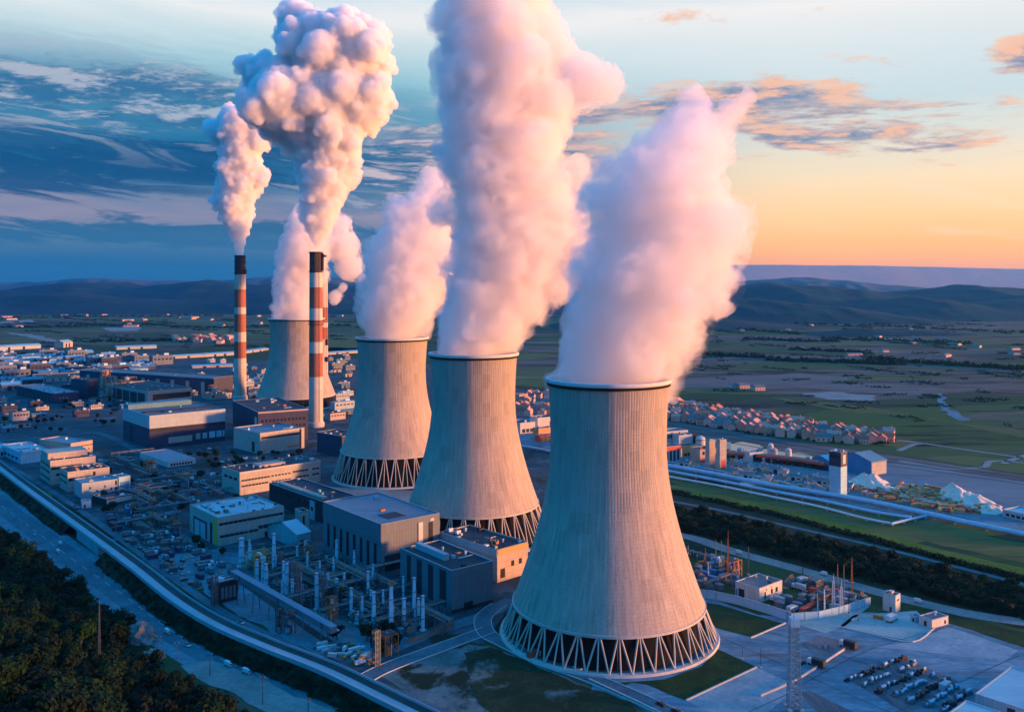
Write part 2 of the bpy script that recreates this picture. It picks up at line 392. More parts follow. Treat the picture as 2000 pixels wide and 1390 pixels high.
# ------------------------------------------------------------------ cooling towers
def tower_r(z, rt, zt, rb, zb, rtop, ztop):
    b0 = (zt - zb) / math.sqrt((rb / rt) ** 2 - 1); b1 = (ztop - zt) / math.sqrt((rtop / rt) ** 2 - 1)
    return rt * math.sqrt(1 + ((z - zt) / (b0 if z < zt else b1)) ** 2)
def cooling_tower(loc, label, rt=27.3, zt=90, rb=45.1, zb=14.8, rtop=28.6, ztop=118.5, rbase=50, nleg=32, seed=0, legs=True):
    root = thing('cooling_tower', loc, label, 'cooling tower', 'cooling towers of the power station')
    zs = [zb + (ztop - zb) * i / 60 for i in range(61)]
    prof = [(tower_r(z, rt, zt, rb, zb, rtop, ztop), z) for z in zs]
    inner = [(r - 0.9, z) for r, z in reversed(prof)]
    b = MB(); b.lathe(prof + inner + [prof[0]], 160, cap=False)
    sh = b.build('shell', shell_mat('tower_shell_concrete', 132, 63.5, 62), root, smooth=True)
    tw = 2 * math.pi * (seed * 0.31)
    b = MB(); b.lathe([(rtop - 1.1, ztop - 0.1), (rtop + 0.9, ztop - 0.3), (rtop + 1.25, ztop + 0.5), (rtop + 1.2, ztop + 1.4), (rtop - 0.9, ztop + 1.5), (rtop - 1.1, ztop - 0.1)], 128, cap=False)
    b.build('rim', M['rimlight'], root, smooth=False)
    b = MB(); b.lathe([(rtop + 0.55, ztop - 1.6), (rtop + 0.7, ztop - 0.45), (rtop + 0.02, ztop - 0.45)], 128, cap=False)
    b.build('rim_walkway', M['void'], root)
    b = MB(); b.lathe([(rb + 0.35, zb - 0.9), (rb + 0.45, zb + 0.3), (rb - 1.4, zb + 0.35), (rb - 1.4, zb - 0.9), (rb + 0.35, zb - 0.9)], 160, cap=False)
    b.build('ring_beam', M['concrete'], root, smooth=False)
    if legs:
        step = 2 * math.pi / nleg
        for i in range(nleg):
            a = i * step + tw
            top = Vector((math.cos(a) * (rb - 0.5), math.sin(a) * (rb - 0.5), zb - 0.5))
            for q in (-0.5, 0.0, 0.5):
                a2 = a + q * step * 0.98
                bot = Vector((math.cos(a2) * rbase, math.sin(a2) * rbase, 0.8))
                off = Vector((-math.sin(a), math.cos(a), 0)) * (q * 1.3)
                MB().tube(top + off, bot, 0.42 if q else 0.36, n=6).build('support_leg', M['leg'], root)
    MB().lathe([(rbase - 1.4, 0.0), (rbase - 1.4, 1.1), (rbase + 1.2, 1.1), (rbase + 1.6, 0.0)], 128, cap=False).build('basin_kerb', M['concrete'], root)
    MB().lathe([(rbase - 5.2, 0.6), (rb - 4.2, zb + 0.5)], 96).build('shade_core', M['void'], root)  # black core: the shade behind the legs, put into its colour
    for i in range(10):                            # dark service pipes and fans seen between the legs
        a = tw + i * 2 * math.pi / 10 + 0.1
        MB().tube((math.cos(a) * (rbase - 4.6), math.sin(a) * (rbase - 4.6), 0.7), (math.cos(a) * (rb - 3.6), math.sin(a) * (rb - 3.6), zb), 0.25, n=5).build('riser_pipe', M['pipe_dark'], root)
    # ladder cage up the shell
    a = R(-62) + seed * 0.5; b = MB()
    for k in range(0, 60, 2):
        z = zs[k]; r0 = prof[k][0] + 0.35; z2 = zs[min(k + 2, 60)]; r2 = prof[min(k + 2, 60)][0] + 0.35
        b.bar((math.cos(a) * r0, math.sin(a) * r0, z), (math.cos(a) * r2, math.sin(a) * r2, z2), 0.25)
    return root
M['pipe_dark'] = mat('dark_steel_pipe', (0.05, 0.06, 0.08), 0.6, 0.3, 0.3, metal=0.4)
T1, T2, T3, T4 = (45.6, 424.6), (-25.2, 589.0), (-103.2, 772.0), (-297.0, 1233.0)
cooling_tower((*T1, 0), 'nearest and tallest-looking cooling tower with blue shaded left flank beside the grass lot', seed=0.1)
cooling_tower((*T2, 0), 'middle cooling tower glowing orange behind the nearest tower', rb=42.6, zb=22, seed=0.25)
cooling_tower((*T3, 0), 'cooling tower on open diagonal struts behind the long window-banded office block', rt=28.7, rb=43.8, zb=23.5, rtop=30.4, seed=0.4)
cooling_tower((*T4, 0), 'farthest cooling tower half hidden behind the twin striped chimneys', rt=34.5, rb=53, rtop=37, rbase=57, legs=False)

# ------------------------------------------------------------------ chimneys
M['stripe_red'] = mat('rusty_red_paint', (0.26, 0.085, 0.052), 0.75, 0.3, 0.15, streak=0.6)
M['stripe_white'] = mat('aged_white_paint', (0.44, 0.39, 0.35), 0.75, 0.22, 0.15, streak=0.6)
M['chim_conc'] = mat('chimney_concrete', (0.43, 0.36, 0.31), 0.85, 0.22, 0.1, streak=0.6)
M['soot'] = mat('soot_black', (0.060, 0.034, 0.026), 0.9, 0.5, 0.25, streak=0.5)
M['steel_dark'] = mat('dark_steel', (0.03, 0.03, 0.036), 0.6, 0.3, 0.3, metal=0.3)
def chimney(px, Y, ytop, ybase, w0, w1, bands, label, rings, ladder_a, boxes=()):
    """bands: list of (row where the band ends, colour key), from the top down"""
    base = D(px, ybase, Y); base.z = 0
    root = thing('chimney', base, label, 'chimney', 'tall striped smokestacks')
    zt = D(px, ytop, Y).z
    r_at = lambda z: (w1 + (w0 - w1) * (1 - z / zt)) * Y / F / 2
    z1 = zt
    parts = []
    for i, (row, k) in enumerate(bands):
        z0 = max(0, D(px, row, Y).z) if i < len(bands) - 1 else 0
        parts.append((z0, z1, k)); z1 = z0
    prof = []; b = MB(); keys = ['stripe_red', 'stripe_white', 'chim_conc', 'soot']
    for z0, z1, k in parts:
        b.mat(keys.index(k)); ns = max(1, int((z1 - z0) / 8))
        b.lathe([(r_at(z0 + (z1 - z0) * i / ns), z0 + (z1 - z0) * i / ns) for i in range(ns + 1)], 40, cap=False)
    b.mat(3); b.lathe([(r_at(zt), zt), (r_at(zt) - 1.0, zt), (r_at(zt) - 1.0, zt - 10)], 40, cap=False)
    b.build('shaft', [M[k] for k in keys], root, smooth=True)
    MB().lathe([(r_at(0) + 1.6, 0), (r_at(0) + 1.6, 5), (r_at(0) + 0.05, 6.5)], 32).build('plinth', M['concrete'], root)
    for row in rings:
        z = D(px, row, Y).z; r = r_at(z)
        b = MB(); b.lathe([(r + 0.05, z - 0.7), (r + 1.3, z - 0.25), (r + 1.3, z + 0.1), (r + 0.05, z + 0.1)], 32, cap=False)
        b.lathe([(r + 1.25, z + 0.95), (r + 1.38, z + 0.95), (r + 1.38, z + 1.15), (r + 1.25, z + 1.15), (r + 1.25, z + 0.95)], 32, cap=False)
        for i in range(16):
            g_ = i * math.pi / 8; b.bar((math.cos(g_) * (r + 1.3), math.sin(g_) * (r + 1.3), z), (math.cos(g_) * (r + 1.3), math.sin(g_) * (r + 1.3), z + 1.1), 0.12)
        b.build('platform', M['steel_dark'], root)
    b = MB(); c, s_ = math.cos(ladder_a), math.sin(ladder_a); tx = Vector((-s_, c, 0)) * 0.4
    for q in (-1, 1):
        p0 = Vector((c * (r_at(6) + .35), s_ * (r_at(6) + .35), 6)) + tx * q; p1 = Vector((c * (r_at(zt) + .35), s_ * (r_at(zt) + .35), zt + 1)) + tx * q
        b.bar(p0, p1, 0.18)
    for i in range(40):
        z = 7 + (zt - 8) * i / 40; r = r_at(z) + .35
        b.bar(Vector((c * r, s_ * r, z)) + tx, Vector((c * r, s_ * r, z)) - tx, 0.12)
    b.build('ladder', M['steel_dark'], root)
    for row, ang, sz, hh in boxes:
        z = D(px, row, Y).z; r = r_at(z)
        MB().box(math.cos(ang) * (r + sz * .4), math.sin(ang) * (r + sz * .4), z - hh / 2, sz, sz * 1.2, hh, ang).build('equipment_box', M['soot'], root)
    return root
chimney(469, 1296, 499, 780, 24, 20.5, [(536, 'soot'), (565, 'chim_conc'), (600, 'stripe_red'), (613, 'stripe_white'), (648, 'stripe_red'), (667, 'stripe_white'), (699, 'stripe_red'), (718, 'stripe_white'), (780, 'chim_conc')],
        'lone red and white striped chimney beside the farthest cooling tower', [501, 512, 523, 534], R(-70), [(530, R(-20), 3, 6)])
chimney(617, 1045, 492, 833, 27.5, 24.5, [(532, 'soot'), (561, 'stripe_white'), (602, 'stripe_red'), (625, 'stripe_white'), (667, 'stripe_red'), (689, 'stripe_white'), (735, 'stripe_red'), (758, 'stripe_white'), (833, 'chim_conc')],
        'front chimney of the twin pair, black topped with a dark top bracket', [494, 531, 627, 633], R(-50), [(512, R(-15), 2.5, 20), (500, R(-5), 5, 2.5)])
chimney(630, 1486, 503, 752, 21, 19, [(540, 'stripe_red'), (564, 'stripe_white'), (600, 'chim_conc'), (630, 'stripe_red'), (640, 'stripe_white'), (662, 'stripe_red'), (675, 'stripe_white'), (752, 'chim_conc')],
        'rear chimney of the twin pair, mostly hidden behind the front one', [504, 640], R(-30), [(668, R(-30), 3, 10), (701, R(-30), 4, 8)])

# ------------------------------------------------------------------ hills
ridge('hills', 6200, 2600, [-5600, -4900, -4286, -3969, -3643, -3386, -3116, -3000, -2589, -2481, -2366, -2143, -1714, -1286, -400, 500], [70, 100, 124, 165, 195, 214, 158, 171, 195, 214, 195, 182, 190, 170, 150, 20], M['hill'], 1, 0.35)
ridge('hills', 5200, 1700, [-4800, -3700, -3000, -2500, -2000, -1500, -1000, -300, 400], [30, 95, 130, 85, 70, 125, 115, 90, 10], M['hill'], 2, 0.6)
ridge('hills', 4700, 2300, [700, 1100, 1425, 1657, 1856, 2121, 2320, 2519, 2684, 2916, 3115, 3314, 3977, 4700], [30, 110, 165, 196, 178, 171, 143, 120, 143, 176, 163, 155, 110, 60], M['hill'], 3, 0.3)
ridge('hills', 4200, 1500, [1500, 1800, 2020, 2200, 2450, 2700, 2900, 3200, 4100], [4, 40, 92, 118, 80, 98, 120, 96, 60], M['hill'], 4, 0.5)
ridge('hills', 3900, 1300, [600, 900, 1200, 1500, 1800, 2050], [30, 95, 120, 90, 50, 4], M['hill'], 10, 0.5)
ridge('hills', 9000, 3000, [900, 2000, 2700, 3240, 3480, 4200, 4800, 6000], [120, 190, 232, 272, 276, 214, 165, 110], M['hill2'], 5, 0.2)
ridge('hills', 10500, 3000, [-7500, -5500, -4200, -3300, -2400, -900, 600], [180, 280, 250, 300, 290, 220, 120], M['hill2'], 6, 0.3)
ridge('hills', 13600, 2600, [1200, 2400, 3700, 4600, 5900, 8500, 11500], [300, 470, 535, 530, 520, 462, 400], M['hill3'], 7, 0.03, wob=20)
ridge('hills', 3300, 800, [150, 380, 560, 800, 1050, 1300], [4, 60, 88, 45, 22, 2], M['hill'], 8, 0.9)
ridge('hills', 2900, 420, [950, 1200, 1400, 1650], [2, 26, 22, 2], M['hill'], 9, 0.8)

# ------------------------------------------------------------------ steam plumes
def vapour(name, density, skin, col=(0.935, 0.905, 0.905), field=None):
    """thick water vapour: a scattering body with a faint condensed skin that carries the fine billows.
    field: (axis stops, x0, xr, hmax, zmax, puffs, feature size): density falls off from the rising axis and is torn by turbulence"""
    m_ = bpy.data.materials.new(name); m_.use_nodes = True
    n = NT(m_.node_tree); n.n.clear()
    o_ = n.new('ShaderNodeOutputMaterial')
    tr = n.new('ShaderNodeBsdfTransparent'); df = n.new('ShaderNodeBsdfDiffuse'); tl = n.new('ShaderNodeBsdfTranslucent')
    df.inputs[0].default_value = (*col, 1); tl.inputs[0].default_value = (*col, 1)
    m1 = n.new('ShaderNodeMixShader'); m1.inputs[0].default_value = 0.35; n.l.new(df.outputs[0], m1.inputs[1]); n.l.new(tl.outputs[0], m1.inputs[2])
    m2 = n.new('ShaderNodeMixShader'); n.l.new(tr.outputs[0], m2.inputs[1]); n.l.new(m1.outputs[0], m2.inputs[2])
    pos = n.new('ShaderNodeTexCoord').outputs['Object']
    n.put(m2.inputs[0], n.m('MULTIPLY', n.smooth(n.noise(pos, 0.05, 4, 0.6), 0.3, 0.7), skin))
    n.l.new(m2.outputs[0], o_.inputs['Surface'])
    v = n.new('ShaderNodeVolumePrincipled')
    v.inputs['Color'].default_value = (*col, 1); v.inputs['Anisotropy'].default_value = 0.0
    if field is None: v.inputs['Density'].default_value = density
    else:
        stops, x0, xr, hmax, zmax, puffs, fs = field
        x, y, z = n.sep(pos)
        ax = n.ramp(n.m('DIVIDE', z, zmax), stops); sx, sh, _ = [q for q in n.sep_rgb(ax)]
        cx = n.m('ADD', n.m('MULTIPLY', sx, xr), x0); hw = n.m('MULTIPLY', sh, hmax * 1.27)
        ddx = n.m('SUBTRACT', x, cx)
        f = n.m('SUBTRACT', 1.0, n.m('DIVIDE', n.m('SQRT', n.m('ADD', n.m('MULTIPLY', ddx, ddx), n.m('MULTIPLY', y, y))), hw))
        for c, r in puffs:
            d = n.new('ShaderNodeVectorMath', operation='DISTANCE'); n.put(d.inputs[0], pos); d.inputs[1].default_value = c
            f = n.m('MAXIMUM', f, n.m('SUBTRACT', 1.0, n.m('DIVIDE', d.outputs['Value'], r)))
        nz = n.noise(pos, 1.0 / fs, 5, 0.62, 0.35)
        nz = n.m('SUBTRACT', nz, 0.5)
        mouth = n.m('SUBTRACT', 1.0, n.smooth(z, 0.0, zmax * 0.22))                       # still dense and even at the mouth
        amp = n.m('SUBTRACT', 2.3, n.m('MULTIPLY', mouth, 1.6))
        g = n.smooth(n.m('ADD', n.m('ADD', f, n.m('MULTIPLY', mouth, 0.16)), n.m('MULTIPLY', nz, amp)), 0.0, 0.30)
        n.put(v.inputs['Density'], n.m('MULTIPLY', g, density))
        m_.cycles.volume_step_rate = 1.0
    n.l.new(v.outputs[0], o_.inputs['Volume'])
    return m_
def plume(keys, Y, label, material, voxel, seed, lump=1.0, fine=1.0, extra=(), group=None, wisps=0):
    rng = random.Random(seed)
    keys = sorted(keys, key=lambda k: -k[1])                      # from the mouth up
    ys = [k[1] for k in keys]; s = Y / F
    spheres = []
    def at(y):
        yy = -y
        return (np.interp(yy, [-q for q in ys], [k[0] for k in keys]), np.interp(yy, [-q for q in ys], [k[2] for k in keys]))
    def rnd():
        while True:
            v = Vector((rng.uniform(-1, 1), rng.uniform(-1, 1), rng.uniform(-1, 1)))
            if 0.05 < v.length < 1: return v.normalized()
    mains = []
    y = ys[0]
    while y > ys[-1]:
        cx, hw = at(y)
        c = D(cx, y, Y); r = hw * s
        mains.append((c, r * .78))                                # solid core: no hollows between the lobes
        k = 3 if r * F / Y > 26 else 2
        for i in range(k):
            a = rng.uniform(0, 2 * math.pi)
            q = rng.uniform(0.15, 0.38) * r
            rr = r * rng.uniform(0.58, 0.7)
            mains.append((c + Vector((math.cos(a) * q, math.sin(a) * q, rng.uniform(-.12, .12) * r)), rr))
        y -= max(2.5, hw * 0.32)
    for cx, cy_, r, dy in extra: mains.append((D(cx, cy_, Y) + Vector((0, dy, 0)), r * s))
    if not hasattr(material, 'name'): mains = [(c, r * 1.08) for c, r in mains]       # room for the torn edge
    spheres += mains
    lv1 = []
    for c, r in mains:
        for i in range(int(11 * lump)):
            d = rnd(); rr = r * rng.uniform(0.26, 0.5)
            lv1.append((c + d * (r * rng.uniform(0.74, 0.96)), rr))
    spheres += lv1
    zlo = D(0, ys[0], Y).z
    for c, r in lv1:
        if r < 2.2 * voxel: continue
        for i in range(int(7 * fine)):
            d = rnd(); spheres.append((c + d * r * 0.9, r * rng.uniform(0.24, 0.46)))
    for i in range(wisps):
        c, r = rng.choice(mains); d = rnd(); d.z *= .5; d.normalize(); p = c + d * r * 1.1; q = r * rng.uniform(.07, .16)
        for k in range(rng.randint(2, 6)):
            spheres.append((p, q)); st = (d * rng.uniform(.2, 1) + rnd() * .7 + Vector((0, 0, .5))).normalized(); p = p + st * q * rng.uniform(1.1, 1.9); q *= rng.uniform(.72, .95)
            if q < voxel * 1.2: break
    ico = bmesh.new(); bmesh.ops.create_icosphere(ico, subdivisions=2, radius=1.0)
    iv = np.array([v.co[:] for v in ico.verts]); ifc = np.array([[v.index for v in f.verts] for f in ico.faces]); ico.free()
    sp = [(c, r) for c, r in spheres if r > voxel * 1.1]
    V = np.concatenate([iv * r + np.array(c[:]) for c, r in sp]); Fc = np.concatenate([ifc + len(iv) * i for i in range(len(sp))])
    me = bpy.data.meshes.new('raw'); me.from_pydata(V.tolist(), [], Fc.tolist())
    o = bpy.data.objects.new('raw', me); COL.objects.link(o)
    rm = o.modifiers.new('r', 'REMESH'); rm.mode = 'VOXEL'; rm.voxel_size = voxel
    sm = o.modifiers.new('s', 'SMOOTH'); sm.factor = 0.5; sm.iterations = 1
    dg = bpy.context.evaluated_depsgraph_get()
    res = bpy.data.meshes.new_from_object(o.evaluated_get(dg))
    bpy.data.objects.remove(o)
    n = len(res.vertices); co = np.empty(n * 3); res.vertices.foreach_get('co', co); co = co.reshape(-1, 3)
    nr = np.empty(n * 3); res.vertices.foreach_get('normal', nr); nr = nr.reshape(-1, 3)
    A = 0.055 * max(k[2] for k in keys) * s
    wl = 1.0 / (0.55 * np.mean([k[2] for k in keys]) * s)
    off = Vector((seed * 3.1, seed, 0))
    dsp = np.array([noise.fractal(Vector(p) * wl + off, 0.75, 2.15, 5) for p in co])
    top = np.clip((co[:, 2] - zlo) / (18 * s + 4), 0, 1)
    co += nr * (dsp * A * top)[:, None]
    origin = Vector(D(keys[0][0], ys[0], Y))
    co -= np.array(origin[:])
    res.vertices.foreach_set('co', co.ravel())
    res.polygons.foreach_set('use_smooth', [True] * len(res.polygons))
    if not hasattr(material, 'name'):                  # a recipe: give this plume a vapour that follows its own axis
        dens, skin = material
        pk = [(D(k[0], k[1], Y) - origin, k[2] * s) for k in keys]
        xs = [p.x for p, _ in pk]; x0, xr = min(xs), max(1.0, max(xs) - min(xs)); hmax = max(h for _, h in pk); zmax = pk[-1][0].z
        stops = [(p.z / zmax, ((p.x - x0) / xr, h / hmax, 0)) for p, h in pk]
        puffs = [(D(cx, cy_, Y) + Vector((0, dy, 0)) - origin, r * s * 1.15) for cx, cy_, r, dy in extra]
        material = vapour('torn_vapour', dens, skin, field=(stops, x0, xr, hmax, zmax, puffs, 0.33 * np.mean([k[2] for k in keys]) * s))
    res.materials.clear(); res.materials.append(material); res.name = 'steam_plume'
    res.update()
    ob = bpy.data.objects.new('steam_plume', res); COL.objects.link(ob); ob.location = origin
    tag(ob, label, 'steam plume', group)
    return ob
V_soft = (0.085, 0.012)
V_hard = vapour('chimney_smoke', 0.16, 0.12, col=(0.93, 0.925, 0.935))
GP = 'plumes rising from the towers and chimneys'
plume([(1189, 742, 106), (1198, 715, 110), (1220, 660, 124), (1240, 600, 145), (1262, 555, 160), (1290, 500, 150), (1300, 450, 148), (1290, 400, 150), (1285, 370, 140), (1310, 330, 108), (1330, 290, 95), (1350, 255, 72), (1345, 225, 50), (1355, 205, 36)], T1[1],
      'lavender and pink steam plume rising from the nearest cooling tower', V_soft, 1.2, 11, extra=[(1425, 470, 42, 0), (1440, 425, 30, 0), (1402, 555, 40, 0), (1408, 600, 24, 0), (1420, 540, 30, 0), (1430, 215, 30, 0), (1455, 190, 20, 0), (1400, 250, 36, 0), (1180, 330, 30, -10)], group=GP)
plume([(926, 686, 74), (934, 655, 80), (948, 610, 95), (965, 560, 108), (990, 510, 112), (1000, 460, 118), (1005, 400, 120), (985, 350, 125), (980, 300, 132), (985, 250, 122), (990, 200, 140), (990, 150, 148), (985, 100, 145), (980, 50, 118), (975, 0, 105), (975, -60, 120), (980, -110, 100)], T2[1],
      'tallest broad steam plume, rising out of the top of the photo', V_soft, 1.5, 12, extra=[(1110, 440, 46, 0), (1125, 490, 48, 0), (1095, 560, 32, 0), (868, 410, 36, 0), (1180, 165, 42, 0), (1140, 160, 55, 0), (870, 40, 40, 0), (1130, 330, 30, 0), (1110, 520, 40, 0), (1075, 565, 18, 0)], group=GP)
plume([(766, 655, 59), (770, 630, 64), (780, 590, 82), (790, 550, 88), (800, 500, 82), (812, 450, 72), (830, 410, 55), (840, 380, 42), (848, 345, 26)], T3[1],
      'peach-lit steam plume from the tower behind the office block', V_soft, 1.7, 13, extra=[(850, 430, 42, 0), (862, 500, 40, 0), (850, 375, 34, 0), (785, 420, 38, -10), (740, 500, 30, 0), (720, 560, 20, 0)], group=GP)
plume([(578, 619, 44), (575, 595, 43), (580, 560, 46), (590, 510, 52), (600, 460, 52), (598, 435, 38), (590, 420, 24)], T4[1],
      'pale lavender steam plume from the farthest cooling tower behind the chimneys', V_soft, 2.4, 14, extra=[(660, 480, 36, 30), (675, 520, 30, 30), (655, 440, 26, 30), (655, 580, 14, 0), (670, 560, 10, 0)], group=GP)
plume([(468, 497, 8), (466, 470, 14), (464, 445, 24), (460, 410, 36), (462, 380, 42), (468, 345, 46), (465, 310, 44), (468, 275, 46), (470, 250, 48), (455, 232, 34)], 1296,
      'narrow billowing smoke plume from the lone left chimney', V_hard, 1.3, 15, lump=1.5, fine=1.2, extra=[(500, 268, 28, 0), (428, 255, 26, 0), (510, 345, 18, 0), (432, 390, 20, 0)], group=GP)
plume([(618, 480, 5), (620, 465, 14), (622, 440, 28), (624, 410, 42), (628, 370, 52), (636, 330, 60), (640, 300, 62), (640, 270, 64)], 1045,
      'biggest crisp white smoke plume, rising from the front twin chimney', V_hard, 1.2, 16, lump=1.7, fine=1.3,
      extra=[(560, 205, 72, -20), (520, 150, 46, 0), (600, 225, 60, 0), (640, 200, 84, 0), (700, 205, 62, 0), (725, 190, 42, -10), (640, 120, 92, 10), (690, 110, 66, 0), (720, 90, 40, 0), (590, 70, 50, 10), (580, 40, 38, 10), (560, 30, 22, 10), (690, 60, 36, 0), (640, 75, 48, 5), (640, 250, 66, 0)], group=GP)
# ------------------------------------------------------------------ ground materials, yards, roads
def ground_mat(name, cols, scale, stretch=(1, 1), patch=None, rot=0.0):
    m_ = bpy.data.materials.new(name); m_.use_nodes = True
    n = NT(m_.node_tree); bs = n.n['Principled BSDF']
    pos = n.new('ShaderNodeTexCoord').outputs['Object']
    mp = n.new('ShaderNodeMapping'); mp.inputs['Rotation'].default_value = (0, 0, rot); mp.inputs['Scale'].default_value = (stretch[0], stretch[1], 1)
    n.put(mp.inputs['Vector'], pos); v = mp.outputs[0]
    a = n.noise(v, scale, 8, 0.68, 0.3); b = n.noise(v, scale * 7, 5, 0.7)
    f = n.m('ADD', n.m('MULTIPLY', a, 0.6), n.m('MULTIPLY', b, 0.4))
    k = len(cols); c = n.ramp(f, [(0.33 + 0.34 * i / (k - 1), q) for i, q in enumerate(cols)])
    if patch:
        pc, lo, hi, ps = patch
        c = n.mix(n.smooth(n.noise(n.vm('ADD', v, (31, 17, 0)), ps, 7, 0.66, 0.4), lo, hi), c, pc)
    n.put(bs.inputs['Base Color'], c)
    bs.inputs['Roughness'].default_value = 0.92; bs.inputs['Specular IOR Level'].default_value = 0.15
    return m_
GR = R(41)                                          # the plant's own grid
M['yard'] = ground_mat('plant_yard', [(0.012, 0.024, 0.034), (0.034, 0.054, 0.068), (0.10, 0.135, 0.155)], 0.03, patch=((0.022, 0.026, 0.018), 0.54, 0.62, 0.02), rot=-GR)
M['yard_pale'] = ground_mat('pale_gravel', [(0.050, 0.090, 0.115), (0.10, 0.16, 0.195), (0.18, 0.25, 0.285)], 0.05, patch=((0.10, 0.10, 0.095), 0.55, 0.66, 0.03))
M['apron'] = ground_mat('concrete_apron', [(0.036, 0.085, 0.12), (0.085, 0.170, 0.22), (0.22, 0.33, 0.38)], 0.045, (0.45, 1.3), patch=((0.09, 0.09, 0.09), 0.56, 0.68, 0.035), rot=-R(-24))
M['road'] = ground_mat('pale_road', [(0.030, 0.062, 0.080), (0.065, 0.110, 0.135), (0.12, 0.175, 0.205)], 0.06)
M['road_dark'] = ground_mat('dark_asphalt', [(0.025, 0.025, 0.028), (0.045, 0.045, 0.048), (0.065, 0.064, 0.064)], 0.06)
M['dark_field'] = ground_mat('dark_ground', [(0.010, 0.016, 0.022), (0.030, 0.042, 0.050), (0.085, 0.11, 0.12)], 0.09)
M['stain'] = ground_mat('tyre_marked_slab', [(0.05, 0.052, 0.065), (0.11, 0.11, 0.125), (0.18, 0.18, 0.19)], 0.05, (2.5, .25), rot=-R(-50))
M['slab_light'] = ground_mat('newer_slab', [(0.10, 0.155, 0.18), (0.19, 0.26, 0.29), (0.30, 0.36, 0.38)], 0.06)
M['sand'] = ground_mat('sandy_track', [(0.12, 0.115, 0.115), (0.21, 0.19, 0.18), (0.30, 0.27, 0.25)], 0.05)
M['grass_dark'] = ground_mat('dark_grass', [(0.004, 0.014, 0.004), (0.014, 0.036, 0.008), (0.04, 0.065, 0.016)], 0.07)
M['lot'] = ground_mat('worn_grass_lot', [(0.004, 0.012, 0.006), (0.010, 0.026, 0.010), (0.03, 0.05, 0.025)], 0.06, patch=((0.10, 0.13, 0.125), 0.53, 0.66, 0.035))
M['lot_dry'] = ground_mat('dry_earth_lot', [(0.03, 0.05, 0.05), (0.09, 0.125, 0.125), (0.17, 0.205, 0.20)], 0.06, patch=((0.006, 0.020, 0.010), 0.50, 0.60, 0.04))
M['grass_olive'] = ground_mat('olive_grass', [(0.030, 0.040, 0.010), (0.085, 0.085, 0.022), (0.16, 0.13, 0.04)], 0.03, (0.3, 2.0), rot=-R(-20))
M['grass_lit'] = ground_mat('sunlit_grass', [(0.020, 0.050, 0.005), (0.060, 0.105, 0.010), (0.13, 0.17, 0.018)], 0.05)  # lime tone carries the sunlight on the hedge top
M['ballast'] = ground_mat('rail_ballast', [(0.060, 0.040, 0.040), (0.13, 0.090, 0.085), (0.22, 0.155, 0.14)], 0.02, (0.25, 2.5), rot=-R(-22))
M['grey_flat'] = ground_mat('grey_lagoon_bed', [(0.10, 0.105, 0.115), (0.15, 0.155, 0.165), (0.21, 0.21, 0.22)], 0.012, (0.3, 1.6), rot=-R(-20))
M['orange_dirt'] = ground_mat('ochre_earth', [(0.32, 0.14, 0.045), (0.58, 0.28, 0.09), (0.70, 0.38, 0.15)], 0.05)
M['teal_slab'] = ground_mat('painted_slab', [(0.12, 0.20, 0.20), (0.20, 0.31, 0.31), (0.26, 0.38, 0.38)], 0.06)
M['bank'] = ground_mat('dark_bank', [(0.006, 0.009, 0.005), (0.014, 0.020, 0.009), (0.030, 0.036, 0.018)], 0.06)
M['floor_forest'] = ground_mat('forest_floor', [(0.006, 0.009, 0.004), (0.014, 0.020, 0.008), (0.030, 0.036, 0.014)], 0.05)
M['water'] = mat('pond_water', (0.03, 0.13, 0.13), 0.12, 0.2, 0.02, spec=0.5)
M['kerb'] = mat('kerb_concrete', (0.38, 0.37, 0.35), 0.85, 0.15, 0.3)
M['line_paint'] = mat('road_marking', (0.55, 0.54, 0.50), 0.8, 0.25, 0.4)

WILD = ('worn_lot', 'grass_lot', 'lawn', 'gravel_turnout', 'ballast_field', 'grey_flat', 'pond', 'ochre_ground', 'meadow', 'green_bank', 'scrub_ground', 'field', 'field_margin', 'bare_field', 'dry_gully', 'works_ground', 'plant_yard', 'works_yard', 'column_field', 'slab')
def area(name, pts, z, m_):
    if name in WILD:                                  # natural edges: broken up by noise in metres
        W_ = [U(x, y, z) for x, y in pts]; out = []
        k_ = .25 if name in ('lawn', 'slab') else 1.0
        for i, p in enumerate(W_):
            q = W_[(i + 1) % len(W_)]; n_ = max(1, min(40, int((q - p).length / max(3.0, p.y * .012))))
            for j in range(n_):
                r_ = p.lerp(q, j / n_); a_ = k_ * min(14, .006 * r_.y)
                out.append(r_ + Vector((noise.fractal(r_ * .05, .8, 2, 4), noise.fractal(r_ * .05 + Vector((9, 4, 1)), .8, 2, 4) * 1.4, 0)) * a_)
        b = MB().add([(p.x, p.y, z) for p in out], [tuple(range(len(out)))])
        o = b.build(name, m_)
        if o.data.polygons[0].normal.z < 0: o.data.flip_normals()
        return structure(o)
    b = MB(); b.add([(*U(x, y, z).xy, z) for x, y in pts], [tuple(range(len(pts)))])
    o = b.build(name, m_)
    if o.data.polygons[0].normal.z < 0: o.data.flip_normals()
    return structure(o)
def catmull(P, n=8):
    out = []
    for i in range(len(P) - 1):
        p0, p1, p2, p3 = P[max(i - 1, 0)], P[i], P[i + 1], P[min(i + 2, len(P) - 1)]
        for k in range(n):
            t_ = k / n
            out.append(0.5 * ((2 * p1) + (p2 - p0) * t_ + (2 * p0 - 5 * p1 + 4 * p2 - p3) * t_ * t_ + (3 * p1 - p0 - 3 * p2 + p3) * t_ ** 3))
    return out + [P[-1]]
def sides(P, off):
    out = []
    for i, p in enumerate(P):
        d = (P[min(i + 1, len(P) - 1)] - P[max(i - 1, 0)]); d.z = 0; d.normalize()
        out.append(p + Vector((d.y, -d.x, 0)) * off)
    return out
